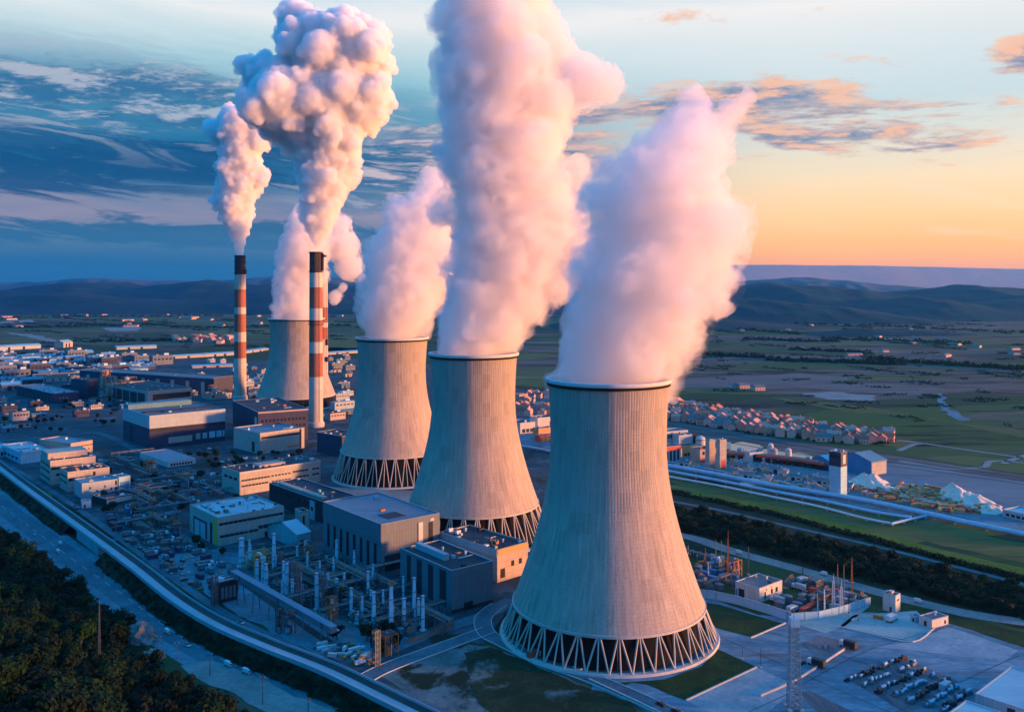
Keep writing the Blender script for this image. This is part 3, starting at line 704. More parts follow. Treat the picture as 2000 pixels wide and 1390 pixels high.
def strip(b, P, o0, o1, z0, z1=None):
    """a ribbon between two offsets from a line; a solid strip if z1 is given"""
    A, B = sides(P, o0), sides(P, o1); n = len(P)
    if z1 is None:
        b.add([(p.x, p.y, p.z + z0) for p in A] + [(p.x, p.y, p.z + z0) for p in B], [(n + i, n + i + 1, i + 1, i) if o0 > o1 else (i, i + 1, n + i + 1, n + i) for i in range(n - 1)])
    else:
        vs = []
        for Q, z in ((A, z0), (B, z0), (B, z1), (A, z1)): vs += [(p.x, p.y, p.z + z) for p in Q]
        fs = [(k * n + i, k * n + i + 1, ((k + 1) % 4) * n + i + 1, ((k + 1) % 4) * n + i) for k in range(4) for i in range(n - 1)]
        fs += [(0, n, 2 * n, 3 * n), (n - 1, 4 * n - 1, 3 * n - 1, 2 * n - 1)]
        b.add(vs, fs)
def line(pts, z=0.0, n=8): return catmull([U(x, y, z) for x, y in pts], n)
def road(name, pts, width, z, m_, kerb=False, marks=False):
    P = line(pts); b = MB(); strip(b, P, width / 2, -width / 2, z)
    if kerb:
        b.mat(1); strip(b, P, width / 2 + 0.4, width / 2, 0, z + 0.13); strip(b, P, -width / 2, -width / 2 - 0.4, 0, z + 0.13)
    if marks:
        b.mat(2)
        for i in range(0, len(P) - 2, 2): strip(b, P[i:i + 2], 0.1, -0.1, z + 0.012)
    return structure(b.build(name, [m_, M['kerb'], M['line_paint']]))

area('plant_yard', [(-60, 872), (740, 1345), (945, 1262), (1000, 1180), (1060, 1060), (1085, 900), (1060, 770), (700, 688), (-60, 688)], 0.04, M['yard'])
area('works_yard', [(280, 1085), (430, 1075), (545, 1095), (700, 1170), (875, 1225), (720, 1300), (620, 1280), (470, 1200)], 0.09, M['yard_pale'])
area('column_field', [(480, 1112), (545, 1090), (625, 1082), (700, 1128), (800, 1180), (862, 1222), (800, 1250), (740, 1245), (640, 1200), (560, 1165)], 0.13, M['dark_field'])  # darker ground sheet under the columns
area('tower_yard', [(640, 950), (850, 960), (900, 1010), (820, 1050), (700, 1000), (640, 965)], 0.09, M['sand'])
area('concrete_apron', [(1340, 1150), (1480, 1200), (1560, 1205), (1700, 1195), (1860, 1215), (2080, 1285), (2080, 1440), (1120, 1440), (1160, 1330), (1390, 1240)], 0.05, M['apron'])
area('slab', [(1340, 1366), (1478, 1304), (1560, 1340), (1490, 1400), (1440, 1420)], 0.08, M['slab_light'])
area('slab', [(1562, 1258), (1600, 1240), (1690, 1262), (1660, 1275), (1600, 1282)], 0.08, M['stain'])
area('slab', [(1560, 1352), (1582, 1348), (1690, 1400), (1740, 1440), (1640, 1440)], 0.08, M['stain'])
area('slab', [(1700, 1262), (1790, 1252), (1850, 1222), (1990, 1270), (1960, 1292), (1840, 1275)], 0.08, M['slab_light'])
area('slab', [(1650, 1322), (1760, 1282), (1872, 1330), (1850, 1352), (1770, 1392)], 0.08, M['stain'])
for jp in ([(1400, 1240), (1600, 1330), (1760, 1400)], [(1480, 1225), (1700, 1300), (1920, 1380)], [(1560, 1340), (1700, 1268), (1860, 1222)], [(1440, 1400), (1560, 1345)], [(1740, 1395), (1900, 1320), (1990, 1280)]):
    road('slab_joint', jp, 0.35, 0.1 + len(jp) * .004, M['road_dark'])
for kp in ([(1640, 1224), (1700, 1238), (1782, 1254), (1824, 1227)], [(1466, 1246), (1534, 1217)], [(1340, 1368), (1478, 1303)], [(1150, 1326), (1240, 1368), (1310, 1402)]):
    P = line(kp, n=4); b = MB(); strip(b, P, .35, -.35, 0.02, .55); structure(b.build('kerb', M['kerb']))
area('teal_yard', [(1640, 1222), (1668, 1200), (1790, 1192), (1822, 1226), (1782, 1252)], 0.10, M['teal_slab'])
area('blue_yard', [(1548, 1215), (1640, 1188), (1700, 1182), (1650, 1222), (1612, 1236)], 0.10, M['teal_slab'])
area('worn_lot', [(742, 1318), (790, 1300), (920, 1256), (960, 1262), (1180, 1350), (1300, 1400), (1330, 1440), (900, 1440)], 0.10, M['lot_dry'])
area('grass_lot', [(905, 1275), (960, 1264), (1180, 1352), (1290, 1400), (1310, 1440), (1030, 1440), (930, 1370)], 0.15, M['lot'])
area('lawn', [(1352, 1172), (1405, 1180), (1532, 1217), (1466, 1244), (1385, 1222)], 0.12, M['grass_dark'])
area('lawn', [(1130, 1322), (1200, 1333), (1300, 1326), (1370, 1300), (1402, 1266), (1476, 1302), (1338, 1366), (1262, 1336), (1235, 1332), (1196, 1346)], 0.12, M['grass_dark'])
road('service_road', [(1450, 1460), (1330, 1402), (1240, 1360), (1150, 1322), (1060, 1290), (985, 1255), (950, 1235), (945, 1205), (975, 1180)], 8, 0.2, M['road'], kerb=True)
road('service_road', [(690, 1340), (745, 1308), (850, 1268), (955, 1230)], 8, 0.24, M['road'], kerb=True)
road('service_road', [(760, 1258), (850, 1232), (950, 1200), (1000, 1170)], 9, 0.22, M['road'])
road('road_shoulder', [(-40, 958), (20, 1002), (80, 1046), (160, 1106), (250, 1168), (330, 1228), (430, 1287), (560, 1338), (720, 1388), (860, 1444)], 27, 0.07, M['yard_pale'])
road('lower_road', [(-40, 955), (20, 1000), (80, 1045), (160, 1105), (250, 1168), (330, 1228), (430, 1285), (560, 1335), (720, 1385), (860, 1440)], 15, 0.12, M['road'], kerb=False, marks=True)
area('gravel_turnout', [(350, 1300), (420, 1288), (500, 1320), (560, 1355), (690, 1400), (560, 1420), (480, 1370), (400, 1330)], 0.2, M['sand'])
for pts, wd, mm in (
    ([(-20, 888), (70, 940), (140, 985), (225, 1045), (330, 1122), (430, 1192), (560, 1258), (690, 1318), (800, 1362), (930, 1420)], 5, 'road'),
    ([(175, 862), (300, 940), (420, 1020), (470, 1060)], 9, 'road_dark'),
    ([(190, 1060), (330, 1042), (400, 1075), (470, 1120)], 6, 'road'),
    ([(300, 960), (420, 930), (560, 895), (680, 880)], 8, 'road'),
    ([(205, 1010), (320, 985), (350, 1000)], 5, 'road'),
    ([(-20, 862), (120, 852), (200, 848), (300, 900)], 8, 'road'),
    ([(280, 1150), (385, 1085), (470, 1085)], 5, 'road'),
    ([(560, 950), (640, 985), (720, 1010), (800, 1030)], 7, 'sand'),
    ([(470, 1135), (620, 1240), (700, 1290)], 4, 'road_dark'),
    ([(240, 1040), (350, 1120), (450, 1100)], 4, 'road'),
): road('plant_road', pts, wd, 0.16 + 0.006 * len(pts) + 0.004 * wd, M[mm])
# the country side right of the towers
area('ballast_field', [(1000, 775), (1300, 818), (1560, 862), (1800, 898), (2080, 940), (2080, 962), (1800, 925), (1600, 890), (1290, 842), (1000, 800)], 0.06, M['ballast'])
for k, (dy, wd) in enumerate(((0, 4), (9, 3), (16, 3.5), (24, 2.5))):
    road('railway', [(990, 772 + dy), (1300, 820 + dy), (1560, 862 + dy), (1800, 896 + dy * .9), (2080, 938 + dy * .8)], wd, 0.16 + k * 0.01, M['road_dark'])
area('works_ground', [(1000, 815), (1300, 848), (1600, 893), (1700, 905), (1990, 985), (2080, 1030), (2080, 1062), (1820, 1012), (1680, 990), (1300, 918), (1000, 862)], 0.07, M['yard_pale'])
area('grey_flat', [(1715, 905), (1760, 902), (2080, 952), (2080, 1015), (1985, 992), (1850, 945), (1740, 925)], 0.12, M['grey_flat'])
area('pond', [(1418, 872), (1445, 862), (1478, 868), (1480, 882), (1450, 890), (1424, 888)], 0.13, M['water'])
area('pond', [(1490, 876), (1560, 884), (1610, 898), (1600, 908), (1540, 900), (1495, 888)], 0.13, M['water'])
area('grey_flat', [(1340, 895), (1420, 890), (1520, 905), (1600, 925), (1580, 940), (1500, 940), (1380, 915)], 0.12, M['grey_flat'])
area('ochre_ground', [(1668, 955), (1715, 945), (1790, 950), (1880, 965), (1950, 995), (1900, 1002), (1790, 985), (1700, 968)], 0.13, M['orange_dirt'])
area('meadow', [(1290, 925), (1500, 968), (1700, 1012), (1790, 1020), (2080, 1075), (2080, 1115), (1850, 1066), (1600, 1003), (1290, 940)], 0.06, M['grass_olive'])
area('green_bank', [(1290, 944), (1500, 984), (1700, 1035), (1850, 1074), (2080, 1128), (2080, 1142), (1850, 1088), (1700, 1048), (1500, 996), (1290, 953)], 0.08, M['grass_lit'])  # flat bright strip painting the sunlit hedge top
area('scrub_ground', [(1290, 954), (1500, 998), (1700, 1050), (1850, 1092), (2080, 1150), (2080, 1250), (1900, 1203), (1700, 1152), (1560, 1110), (1430, 1075), (1300, 1050)], 0.05, M['bank'])
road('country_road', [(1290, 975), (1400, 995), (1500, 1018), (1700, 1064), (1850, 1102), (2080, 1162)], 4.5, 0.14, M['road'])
road('country_road', [(1830, 1120), (1900, 1140), (2080, 1182)], 4, 0.15, M['sand'])
road('sandy_track', [(1310, 1042), (1360, 1052), (1430, 1076), (1560, 1112), (1700, 1152), (1800, 1178), (1900, 1200), (2010, 1216)], 11, 0.17, M['sand'])
area('field_margin', [(1640, 1165), (1720, 1160), (1900, 1210), (2080, 1255), (2080, 1290), (1860, 1218), (1760, 1195)], 0.07, M['grass_dark'])
for pts in ([(1740, 858), (1800, 865), (1900, 880), (2080, 905)], [(1755, 900), (1790, 905), (1850, 915), (1920, 912), (1945, 900), (2080, 912)], [(1960, 905), (2000, 890), (2060, 882)], [(1755, 880), (1785, 868), (1800, 866)]):
    road('country_road', pts, 6, 0.15, M['sand'])
area('meadow', [(1725, 868), (1740, 860), (1792, 863), (1785, 872), (1760, 877)], 0.13, M['grass_olive'])
area('dry_gully', [(1828, 766), (1842, 768), (1846, 785), (1860, 800), (1895, 820), (1880, 823), (1855, 812), (1838, 795)], 0.1, M['yard_pale'])
area('bare_field', [(1560, 770), (1620, 764), (1680, 770), (1720, 772), (1700, 782), (1620, 780)], 0.1, M['sand'])
area('bare_field', [(1460, 735), (1560, 728), (1680, 738), (1560, 748)], 0.1, M['ballast'])
area('bare_field', [(1300, 742), (1460, 732), (1840, 758), (1800, 772), (1560, 757), (1320, 758)], 0.05, M['ballast'])
area('meadow', [(1500, 775), (1640, 802), (1800, 815), (2080, 870), (2080, 850), (1850, 822), (1700, 795)], 0.09, M['grass_olive'])
for pts, mm in (([(0, 690), (220, 672), (300, 686), (180, 700)], 'grass_dark'), ([(300, 690), (420, 672), (700, 680), (700, 700), (420, 705)], 'grass_dark'),
                ([(400, 645), (640, 640), (640, 655), (380, 655)], 'grass_olive'), ([(640, 660), (700, 655), (700, 685), (640, 690)], 'grass_olive'),
                ([(200, 640), (275, 637), (270, 646), (215, 647)], 'sand'), ([(0, 628), (60, 624), (70, 629), (0, 632)], 'sand'), ([(0, 648), (60, 652), (120, 666), (100, 668)], 'sand'),
                ([(250, 650), (330, 648), (330, 660), (260, 662)], 'grass_dark')):
    area('field', pts, 0.08, M[mm])

# ------------------------------------------------------------------ viaduct
M['deck'] = mat('deck_concrete', (0.25, 0.31, 0.345), 0.85, 0.15, 0.1)
vd = thing('viaduct', U(150, 1060), 'long pale-edged elevated road on a concrete abutment above the dark bank', 'viaduct')
dz = 7.0
DP = catmull([U(x, y, dz) - Vector((0, 0, dz)) - Vector(vd.location) for x, y in [(-60, 862), (0, 910), (60, 955), (150, 1020), (260, 1100), (340, 1163), (420, 1213), (520, 1257), (640, 1304), (760, 1362), (900, 1430)]], 8)
b = MB(); strip(b, DP, 4.2, -4.2, dz - 1.3, dz); b.build('deck', M['deck'], vd)
b = MB(); strip(b, DP, -0.4, -4.0, dz + 0.02); b.build('track_bed', M['road_dark'], vd)
b = MB(); strip(b, DP, 4.5, 4.2, dz - 0.9, dz + 0.9); b.build('parapet', M['deck'], vd)
b = MB(); strip(b, DP, -4.2, -4.5, dz - 0.9, dz + 0.9); b.build('parapet', M['deck'], vd)
ks = [k for k, p in enumerate(sides(DP, 4.2)) if 140 < 1000 + F * (p.x + vd.location.x) / (p.y + vd.location.y) < 204]
AP = DP[ks[0]:ks[-1] + 1]
b = MB(); strip(b, AP, 4.0, -4.0, 0, dz - 1.304); b.build('abutment', M['deck'], vd)
Pr = sides(AP, 4.08)
for k in range(len(Pr) - 1):
    for q in (.15, .5, .85):
        p = Pr[k].lerp(Pr[k + 1], q); d = Pr[k + 1] - Pr[k]; MB().box(p.x, p.y, 0.02, .3, .2, dz - 1.7, math.atan2(d.y, d.x)).build('wall_rib', M['deck'], vd)
off = Vector(vd.location)
bank = MB(); n_ = len(DP)
A = [p + off for p in sides(DP, 4.3)]; B_ = [p + off for p in sides(DP, 10.5)]; C_ = [p + off for p in sides(DP, -5)]
vs = []
for k, p in enumerate(A):
    q = B_[k]; cc = C_[k]
    jag = noise.noise(Vector((k * 0.7, 0, 3))) * 2.0
    vs += [(cc.x, cc.y, 0.02), (cc.x * .7 + p.x * .3, cc.y * .7 + p.y * .3, dz - 1.6), (p.x, p.y, dz - 1.6), (q.x + jag, q.y + jag, 0.02)]
skip = [i for i in range(n_ - 1) if 140 < 1000 + F * A[i].x / A[i].y < 204 or 140 < 1000 + F * A[i + 1].x / A[i + 1].y < 200]
bank.add(vs, [(4 * i + j, 4 * i + j + 1, 4 * i + j + 5, 4 * i + j + 4) for i in range(n_ - 1) if i not in skip for j in range(3)])
ob = structure(bank.build('embankment', M['bank']))

# ------------------------------------------------------------------ dark wooded slope, lower left
EDGE = [U(x, y) for x, y in ((-420, 830), (-120, 960), (0, 1042), (80, 1096), (170, 1164), (270, 1248), (330, 1306), (390, 1362), (472, 1404), (626, 1466), (850, 1560))]
def edge_d(x, y):
    """metres from the foot of the slope, positive on the slope"""
    best = 1e9; sgn = 1
    for a, b_ in zip(EDGE, EDGE[1:]):
        ex, ey = b_.x - a.x, b_.y - a.y; l2 = ex * ex + ey * ey
        t_ = min(1, max(0, ((x - a.x) * ex + (y - a.y) * ey) / l2))
        qx, qy = x - a.x - ex * t_, y - a.y - ey * t_; dd = math.hypot(qx, qy)
        if dd < best: best = dd; sgn = 1 if ex * (y - a.y) - ey * (x - a.x) < 0 else -1
    return best * sgn
def slope_z(x, y):
    d = edge_d(x, y)
    if d < 0: return -0.5
    t_ = min(1, d / 130)
    return 40 * (t_ * t_ * (3 - 2 * t_)) + 5 * min(1, d / 25) * (noise.fractal(Vector((x * .02, y * .02, 2)), 0.9, 2.1, 4) + 0.2)
b = MB(); nx, ny = 90, 90
vs = []
for j in range(ny + 1):
    for i in range(nx + 1):
        x = -560 + 560 * i / nx; y = 150 + 560 * j / ny
        vs.append((x, y, slope_z(x, y)))
b.add(vs, [(j * (nx + 1) + i, j * (nx + 1) + i + 1, (j + 1) * (nx + 1) + i + 1, (j + 1) * (nx + 1) + i) for j in range(ny) for i in range(nx)])
structure(b.build('hillside', M['floor_forest'], smooth=True))
# ------------------------------------------------------------------ buildings
M['cream'] = mat('cream_render', (0.37, 0.335, 0.30), 0.85, 0.14, 0.1, streak=0.45, joints=(3.2, 3.6))
M['pinkish'] = mat('pinkish_render', (0.40, 0.31, 0.27), 0.85, 0.15, 0.1, streak=0.45, joints=(3.2, 3.6))
M['pale'] = mat('pale_cladding', (0.32, 0.38, 0.42), 0.7, 0.10, 0.1, streak=0.5, joints=(1.6, 6.0))
M['slate'] = mat('slate_cladding', (0.13, 0.155, 0.185), 0.7, 0.14, 0.1, streak=0.5, joints=(2.0, 6.0))
M['navy'] = mat('navy_cladding', (0.035, 0.038, 0.075), 0.65, 0.25, 0.1, streak=0.5, joints=(2.4, 5.5))
M['dark_wall'] = mat('dark_wall', (0.022, 0.024, 0.034), 0.8, 0.3, 0.1, streak=0.5, joints=(2.4, 5.5))
M['teal_wall'] = mat('teal_wall', (0.20, 0.36, 0.40), 0.75, 0.15, 0.1, streak=0.4, joints=(2, 4))
M['white_wall'] = mat('white_wall', (0.48, 0.46, 0.44), 0.8, 0.10, 0.1, streak=0.4, joints=(3, 4))
M['orange_wall'] = mat('ochre_and_sunlit', (0.55, 0.26, 0.10), 0.8, 0.2, 0.12, streak=0.4)  # ochre panels; on steel frames the orange is painted sunlight
M['red_wall'] = mat('red_oxide', (0.52, 0.075, 0.045), 0.75, 0.25, 0.15, streak=0.4)
M['blue_paint'] = mat('blue_paint', (0.035, 0.18, 0.36), 0.6, 0.2, 0.1, streak=0.4, joints=(2, 4))
M['sky_paint'] = mat('light_blue_paint', (0.26, 0.46, 0.58), 0.6, 0.12, 0.1, streak=0.4, joints=(2.5, 4))
M['yellow'] = mat('yellow_and_sunlit', (0.55, 0.36, 0.06), 0.7, 0.2, 0.2)  # yellow panels; on one steel frame it is painted sunlight
M['roof_felt'] = mat('roof_felt', (0.035, 0.045, 0.058), 0.9, 0.5, 0.06, bump=0.3)
M['roof_blue'] = mat('blue_sheet_roof', (0.085, 0.20, 0.26), 0.6, 0.16, 0.05, joints=(2.2, 400.0))
M['roof_pale'] = mat('pale_sheet_roof', (0.20, 0.40, 0.46), 0.6, 0.14, 0.05, joints=(1.8, 400.0))
M['roof_grey'] = mat('grey_sheet_roof', (0.13, 0.14, 0.155), 0.8, 0.25, 0.08, joints=(2.0, 400.0))
M['tile'] = mat('terracotta_tiles', (0.38, 0.13, 0.08), 0.85, 0.3, 0.3)
M['glass'] = mat('dark_glass', (0.012, 0.014, 0.02), 0.25, 0.4, 0.4, spec=0.5)
M['steel'] = mat('galvanised_steel', (0.13, 0.165, 0.19), 0.5, 0.2, 0.3, metal=0.5)
M['rust'] = mat('rusty_steel', (0.40, 0.14, 0.045), 0.8, 0.4, 0.3)
M['white_metal'] = mat('white_metal', (0.50, 0.53, 0.55), 0.6, 0.08, 0.2)
rb_ = random.Random(5)
def roof_clutter(root, x0, x1, y0, y1, z, n, rng):
    for i in range(n):
        k = rng.random(); x = rng.uniform(x0, x1); y = rng.uniform(y0, y1)
        mm = M[rng.choice(['white_metal', 'steel', 'pale', 'steel_dark', 'roof_pale', 'rust', 'white_metal'])]
        if k < 0.5: MB().box(x, y, z, rng.uniform(1, 3.5), rng.uniform(1, 2.6), rng.uniform(0.6, 2.2), 0).build('roof_unit', mm, root)
        elif k < 0.7: MB().lathe([(0.5, z), (0.5, z + 1.4), (0.8, z + 1.5), (0.75, z + 1.9), (0.1, z + 2.2)], 10, x, y).build('roof_vent', mm, root)
        elif k < 0.87:
            l = rng.uniform(4, 12); q = rng.random() < 0.5
            x2 = min(x1, x + l) if q else x; y2 = y if q else min(y1, y + l)
            if abs(x2 - x) + abs(y2 - y) > 1: MB().tube((x, y, z + 0.6), (x2, y2, z + 0.6), 0.3, n=6).build('roof_pipe', mm, root)
        else: MB().tube((x, y, z), (x, y, z + rng.uniform(2, 4)), 0.12, n=5).build('mast', M['steel_dark'], root)
def frame_of(Lp, Fp, Rp, h):
    l, f, r = (U(*p, h) for p in (Lp, Fp, Rp))
    a, b_ = l - f, r - f
    t1, t2 = math.atan2(b_.y, b_.x), math.atan2(a.y, a.x) - math.pi / 2
    return Vector((f.x, f.y, 0)), (t1 + t2) / 2, a.length, b_.length
def bld(name, label, cat, Lp, Fp, Rp, h, wall, roof, parts=(), units=0, parapet=0.7, group=None, gable=False, la=None, z0=0.0, seed=1, roofs=()):
    """a building from three roof corners seen in the photo and its height; x runs along the lit face, y along the shaded one"""
    P, rot, la0, lb = frame_of(Lp, Fp, Rp, h)
    la = la or la0
    root = thing(name, (P.x, P.y, 0), label, cat, group, rot)
    t_ = 0.35; w_ = M[wall]
    b = MB()
    if gable:
        b.add([(0, 0, 0), (lb, 0, 0), (lb, la, 0), (0, la, 0), (0, 0, h), (lb, 0, h), (lb, la, h), (0, la, h), (0, la / 2, h + la * .16), (lb, la / 2, h + la * .16)],
              [(0, 1, 5, 4), (2, 3, 7, 6), (1, 2, 6, 9, 5), (3, 0, 4, 8, 7)])
        b.build('wall', w_, root)
        e_ = 0.5; k = la * .16; rr = MB()
        for (ya, yb) in ((-e_, la / 2), (la + e_, la / 2)):
            za, zb = h - k * e_ / (la / 2) + 0.06, h + k + 0.06
            rr.add([(-e_, ya, za), (lb + e_, ya, za), (lb + e_, yb, zb), (-e_, yb, zb), (-e_, ya, za + .2), (lb + e_, ya, za + .2), (lb + e_, yb, zb + .2), (-e_, yb, zb + .2)],
                   [(3, 2, 1, 0), (4, 5, 6, 7), (0, 1, 5, 4), (1, 2, 6, 5), (2, 3, 7, 6), (3, 0, 4, 7)])
        roof_ = rr.build('roof', M[roof], root)
    else:
        b.prism([(0, 0), (lb, 0), (lb, t_), (0, t_)], z0, h); b.prism([(0, la - t_), (lb, la - t_), (lb, la), (0, la)], z0, h)
        b.prism([(0, t_ + .003), (t_, t_ + .003), (t_, la - t_ - .003), (0, la - t_ - .003)], z0, h); b.prism([(lb - t_, t_ + .003), (lb, t_ + .003), (lb, la - t_ - .003), (lb - t_, la - t_ - .003)], z0, h)
        b.build('wall', w_, root)
        roof_ = MB().prism([(t_ + .01, t_ + .01), (lb - t_ - .01, t_ + .01), (lb - t_ - .01, la - t_ - .01), (t_ + .01, la - t_ - .01)], h - parapet - 0.4, h - parapet).build('roof', M[roof], root)
        b = MB()
        for pts in (((-.12, -.12), (lb + .12, -.12), (lb + .12, .45), (-.12, .45)), ((-.12, la - .45), (lb + .12, la - .45), (lb + .12, la + .12), (-.12, la + .12)),
                    ((-.12, .453), (.45, .453), (.45, la - .453), (-.12, la - .453)), ((lb - .45, .453), (lb + .12, .453), (lb + .12, la - .453), (lb - .45, la - .453))):
            b.prism(pts, h + .004, h + 0.2)
        b.build('coping', M['pale'] if wall not in ('cream', 'pinkish') else w_, root)
    for p in parts:
        face, u0, u1, a0, a1, mk, nm = p[:7]; nn = p[7] if len(p) > 7 else 1; gap = p[8] if len(p) > 8 else 0.18; pr = p[9] if len(p) > 9 else 0.06
        for i in range(nn):
            s0 = u0 + (u1 - u0) * (i + (gap / 2 if nn > 1 else 0)) / nn; s1 = u0 + (u1 - u0) * (i + 1 - (gap / 2 if nn > 1 else 0)) / nn
            if face == 'b': q = [(lb * s0, -pr), (lb * s1, -pr), (lb * s1, 0.12), (lb * s0, 0.12)]
            else: q = [(-pr, la * s0), (0.12, la * s0), (0.12, la * s1), (-pr, la * s1)]
            MB().prism(q, a0, a1).build(nm, M[mk], root)
    for (x0, x1, y0, y1, zz, hh, mk, nm) in roofs:
        MB().prism([(lb * x0, la * y0), (lb * x1, la * y0), (lb * x1, la * y1), (lb * x0, la * y1)], zz, zz + hh).build(nm, M[mk], root)
    rng = random.Random(seed)
    if units: roof_clutter(roof_, 1.5, lb - 2, 1.5, la - 2, h - parapet, units, rng)
    return root, la, lb
W, G, DR = 'window', 'glass', 'door'
bld('turbine_hall', 'largest grey hall, plain blue roof, tall slots on its shaded side', 'industrial hall', (630, 980), (745, 1024), (859, 1002), 30, 'slate', 'roof_blue',
    [('a', .04, .96, 4, 18, G, W, 8, .62), ('a', 0, 1, 20, 30, 'slate', 'cladding_band', 1, 0, .3), ('b', .62, .70, 15, 27, 'white_wall', 'shutter', 1, 0, .5), ('b', .80, .88, 14, 26, G, DR), ('b', .84, .90, 26.5, 28, 'white_wall', 'vent'), ('b', .05, .55, 3, 12, 'dark_wall', 'loading_bay')],
    units=3, parapet=0.35, seed=2, roofs=[(.25, .55, .12, .3, 29.7, .25, 'roof_felt', 'hatch')])
bld('switch_hall', 'slate hall with black roof and four dark slots, directly behind the substation columns', 'industrial hall', (775, 1071.5), (882, 1114), (965, 1096), 21.6, 'slate', 'roof_felt',
    [('a', .10, .22, 2, 20, 'dark_wall', W, 1, 0, .05), ('a', .34, .44, 2, 20, 'dark_wall', W, 1, 0, .05), ('a', .56, .66, 2, 20, 'dark_wall', W, 1, 0, .05), ('a', .78, .86, 2, 20, 'dark_wall', W, 1, 0, .05), ('b', 0, 1, 0, 1.8, 'dark_wall', 'plinth', 1, 0, .2), ('b', .3, .5, 0.2, 4, G, DR, 1, 0, .3)],
    units=12, seed=3, roofs=[(.28, .40, .35, .92, 21, 3.2, 'pale', 'plant_room')])
bld('pump_house', 'low building with orange-edged cluttered roof at the foot of the middle tower', 'pump house', (856, 1039), (971, 1074), (1032, 1058), 18, 'pinkish', 'roof_felt',
    [('b', .02, .98, 15.4, 17.8, 'orange_wall', 'fascia', 1, 0, .25), ('b', .10, .25, 2, 7, G, DR), ('b', .45, .55, 7, 10, G, W), ('b', .7, .8, 7, 10, G, W), ('a', 0, 1, 14, 18, 'pale', 'cladding_band', 1, 0, .25)], units=22, seed=4)
bld('office_block', 'long cream office block with two rows of dark window strips near the second-last tower', 'office block', (428.5, 912), (468, 922.5), (632, 900.5), 18, 'cream', 'roof_felt',
    [('b', .02, .36, 10.6, 12, G, W, 9, .12), ('b', .37, .62, 10.8, 12, G, W, 6, .3), ('b', .64, .84, 11.2, 12.8, G, W, 5, .1), ('b', .89, .985, 11.2, 12.6, G, W, 2, .1), ('b', .02, .34, 6.2, 7.6, G, W, 8, .12), ('b', .38, .62, 6.4, 7.4, G, W, 6, .2), ('b', .68, .85, 6.6, 8, G, W, 4, .1), ('b', .89, .985, 6.6, 8.2, G, W, 2, .1), ('b', .42, .47, 0.2, 4.4, G, DR), ('a', .1, .9, 11, 13, G, W, 3, .3), ('b', 0, 1, 17, 18, 'white_wall', 'cornice', 1, 0, .2)],
    units=16, seed=6, roofs=[(.3, .62, .3, .7, 17.2, 2, 'pinkish', 'plant_room')])
bld('workshop', 'cream workshop with framed doors on its left end and cluttered turquoise roof', 'workshop', (358, 987), (425, 1011), (560, 991), 18, 'cream', 'roof_pale',
    [('b', .02, .985, 12.8, 14.4, G, W, 14, .06), ('b', .03, .6, 5.0, 6.6, 'dark_wall', W, 8, .05), ('b', .60, .98, 6.2, 8.4, 'dark_wall', W, 5, .08), ('b', .7, .74, .2, 3.6, G, DR), ('a', .36, .86, 1, 12, 'navy', DR, 1, 0, .12), ('a', .42, .60, 1, 10.5, 'pale', DR, 1, 0, .2), ('a', .63, .81, 1, 10.5, 'pale', DR, 1, 0, .2), ('a', 0, .12, .2, 17, 'yellow', 'corner_panel', 1, 0, .12), ('a', .18, .26, .2, 13, G, W, 1, 0, .1)],
    units=40, seed=7)
bld('stair_block', 'small cream block with a tall dark slot at the right end of the workshop', 'stair block', (576, 993), (588, 999), (604, 996.5), 15, 'cream', 'roof_felt', [('b', .2, .45, 3, 12, G, W)], units=2, seed=8)
bld('store', 'small teal-roofed store wedged between the workshop and the largest hall', 'store', (535, 1024), (580, 1044), (604, 1037), 8, 'teal_wall', 'roof_pale', [('b', .2, .7, .3, 4, G, DR)], units=3, seed=9, gable=True)
bld('boiler_house', 'long dark hall with a pinkish skylight strip on its roof behind the largest hall', 'industrial hall', (546, 940), (630, 979), (690, 966), 15, 'dark_wall', 'roof_felt', [('a', .1, .9, 9, 12, G, W, 9, .3), ('b', .1, .9, 8, 12, 'slate', 'panel', 4, .2)],
    units=10, seed=10, roofs=[(.12, .28, .08, .95, 14.7, 1.6, 'pinkish', 'skylight')])
bld('valve_tower', 'narrow pale block against the left corner of the largest hall', 'tower block', (607, 976), (614, 980), (628, 977), 13, 'pale', 'roof_pale', [('b', .3, .7, 3, 11, G, W, 1), ('a', .3, .7, 6, 9, G, W)], units=1, seed=11)
bld('main_hall', 'huge navy hall with a broad pale band under its roof', 'industrial hall', (234.5, 796.5), (292, 812), (442, 799), 33.6, 'navy', 'roof_grey',
    [('b', -.002, 1.002, 20.8, 33.7, 'pale', 'cladding_band', 1, 0, .5), ('a', -.002, 1.002, 20.8, 33.7, 'pale', 'cladding_band', 1, 0, .5), ('b', .24, .55, 4, 10, 'pinkish', 'panel', 1, 0, .3), ('b', .60, .66, 5, 11, 'pinkish', 'panel', 1, 0, .3), ('b', .69, .75, 5, 11, 'pale', W, 1, 0, .3), ('b', .78, .86, 5, 11.5, 'sky_paint', W, 1, 0, .3), ('b', .88, .95, 5, 11.5, 'sky_paint', W, 1, 0, .3), ('b', .965, .99, 5, 11.5, 'sky_paint', W, 1, 0, .3), ('b', 0, 1, 17.6, 20, 'dark_wall', 'recess', 1, 0, .15), ('a', .62, .74, 2, 17, 'dark_wall', DR, 1, 0, .1)],
    units=6, seed=12, roofs=[(.0, .86, .80, .995, 33.0, 5, 'roof_blue', 'roof_monitor'), (.05, .95, .3, .42, 32.9, 1, 'roof_felt', 'skylight')])
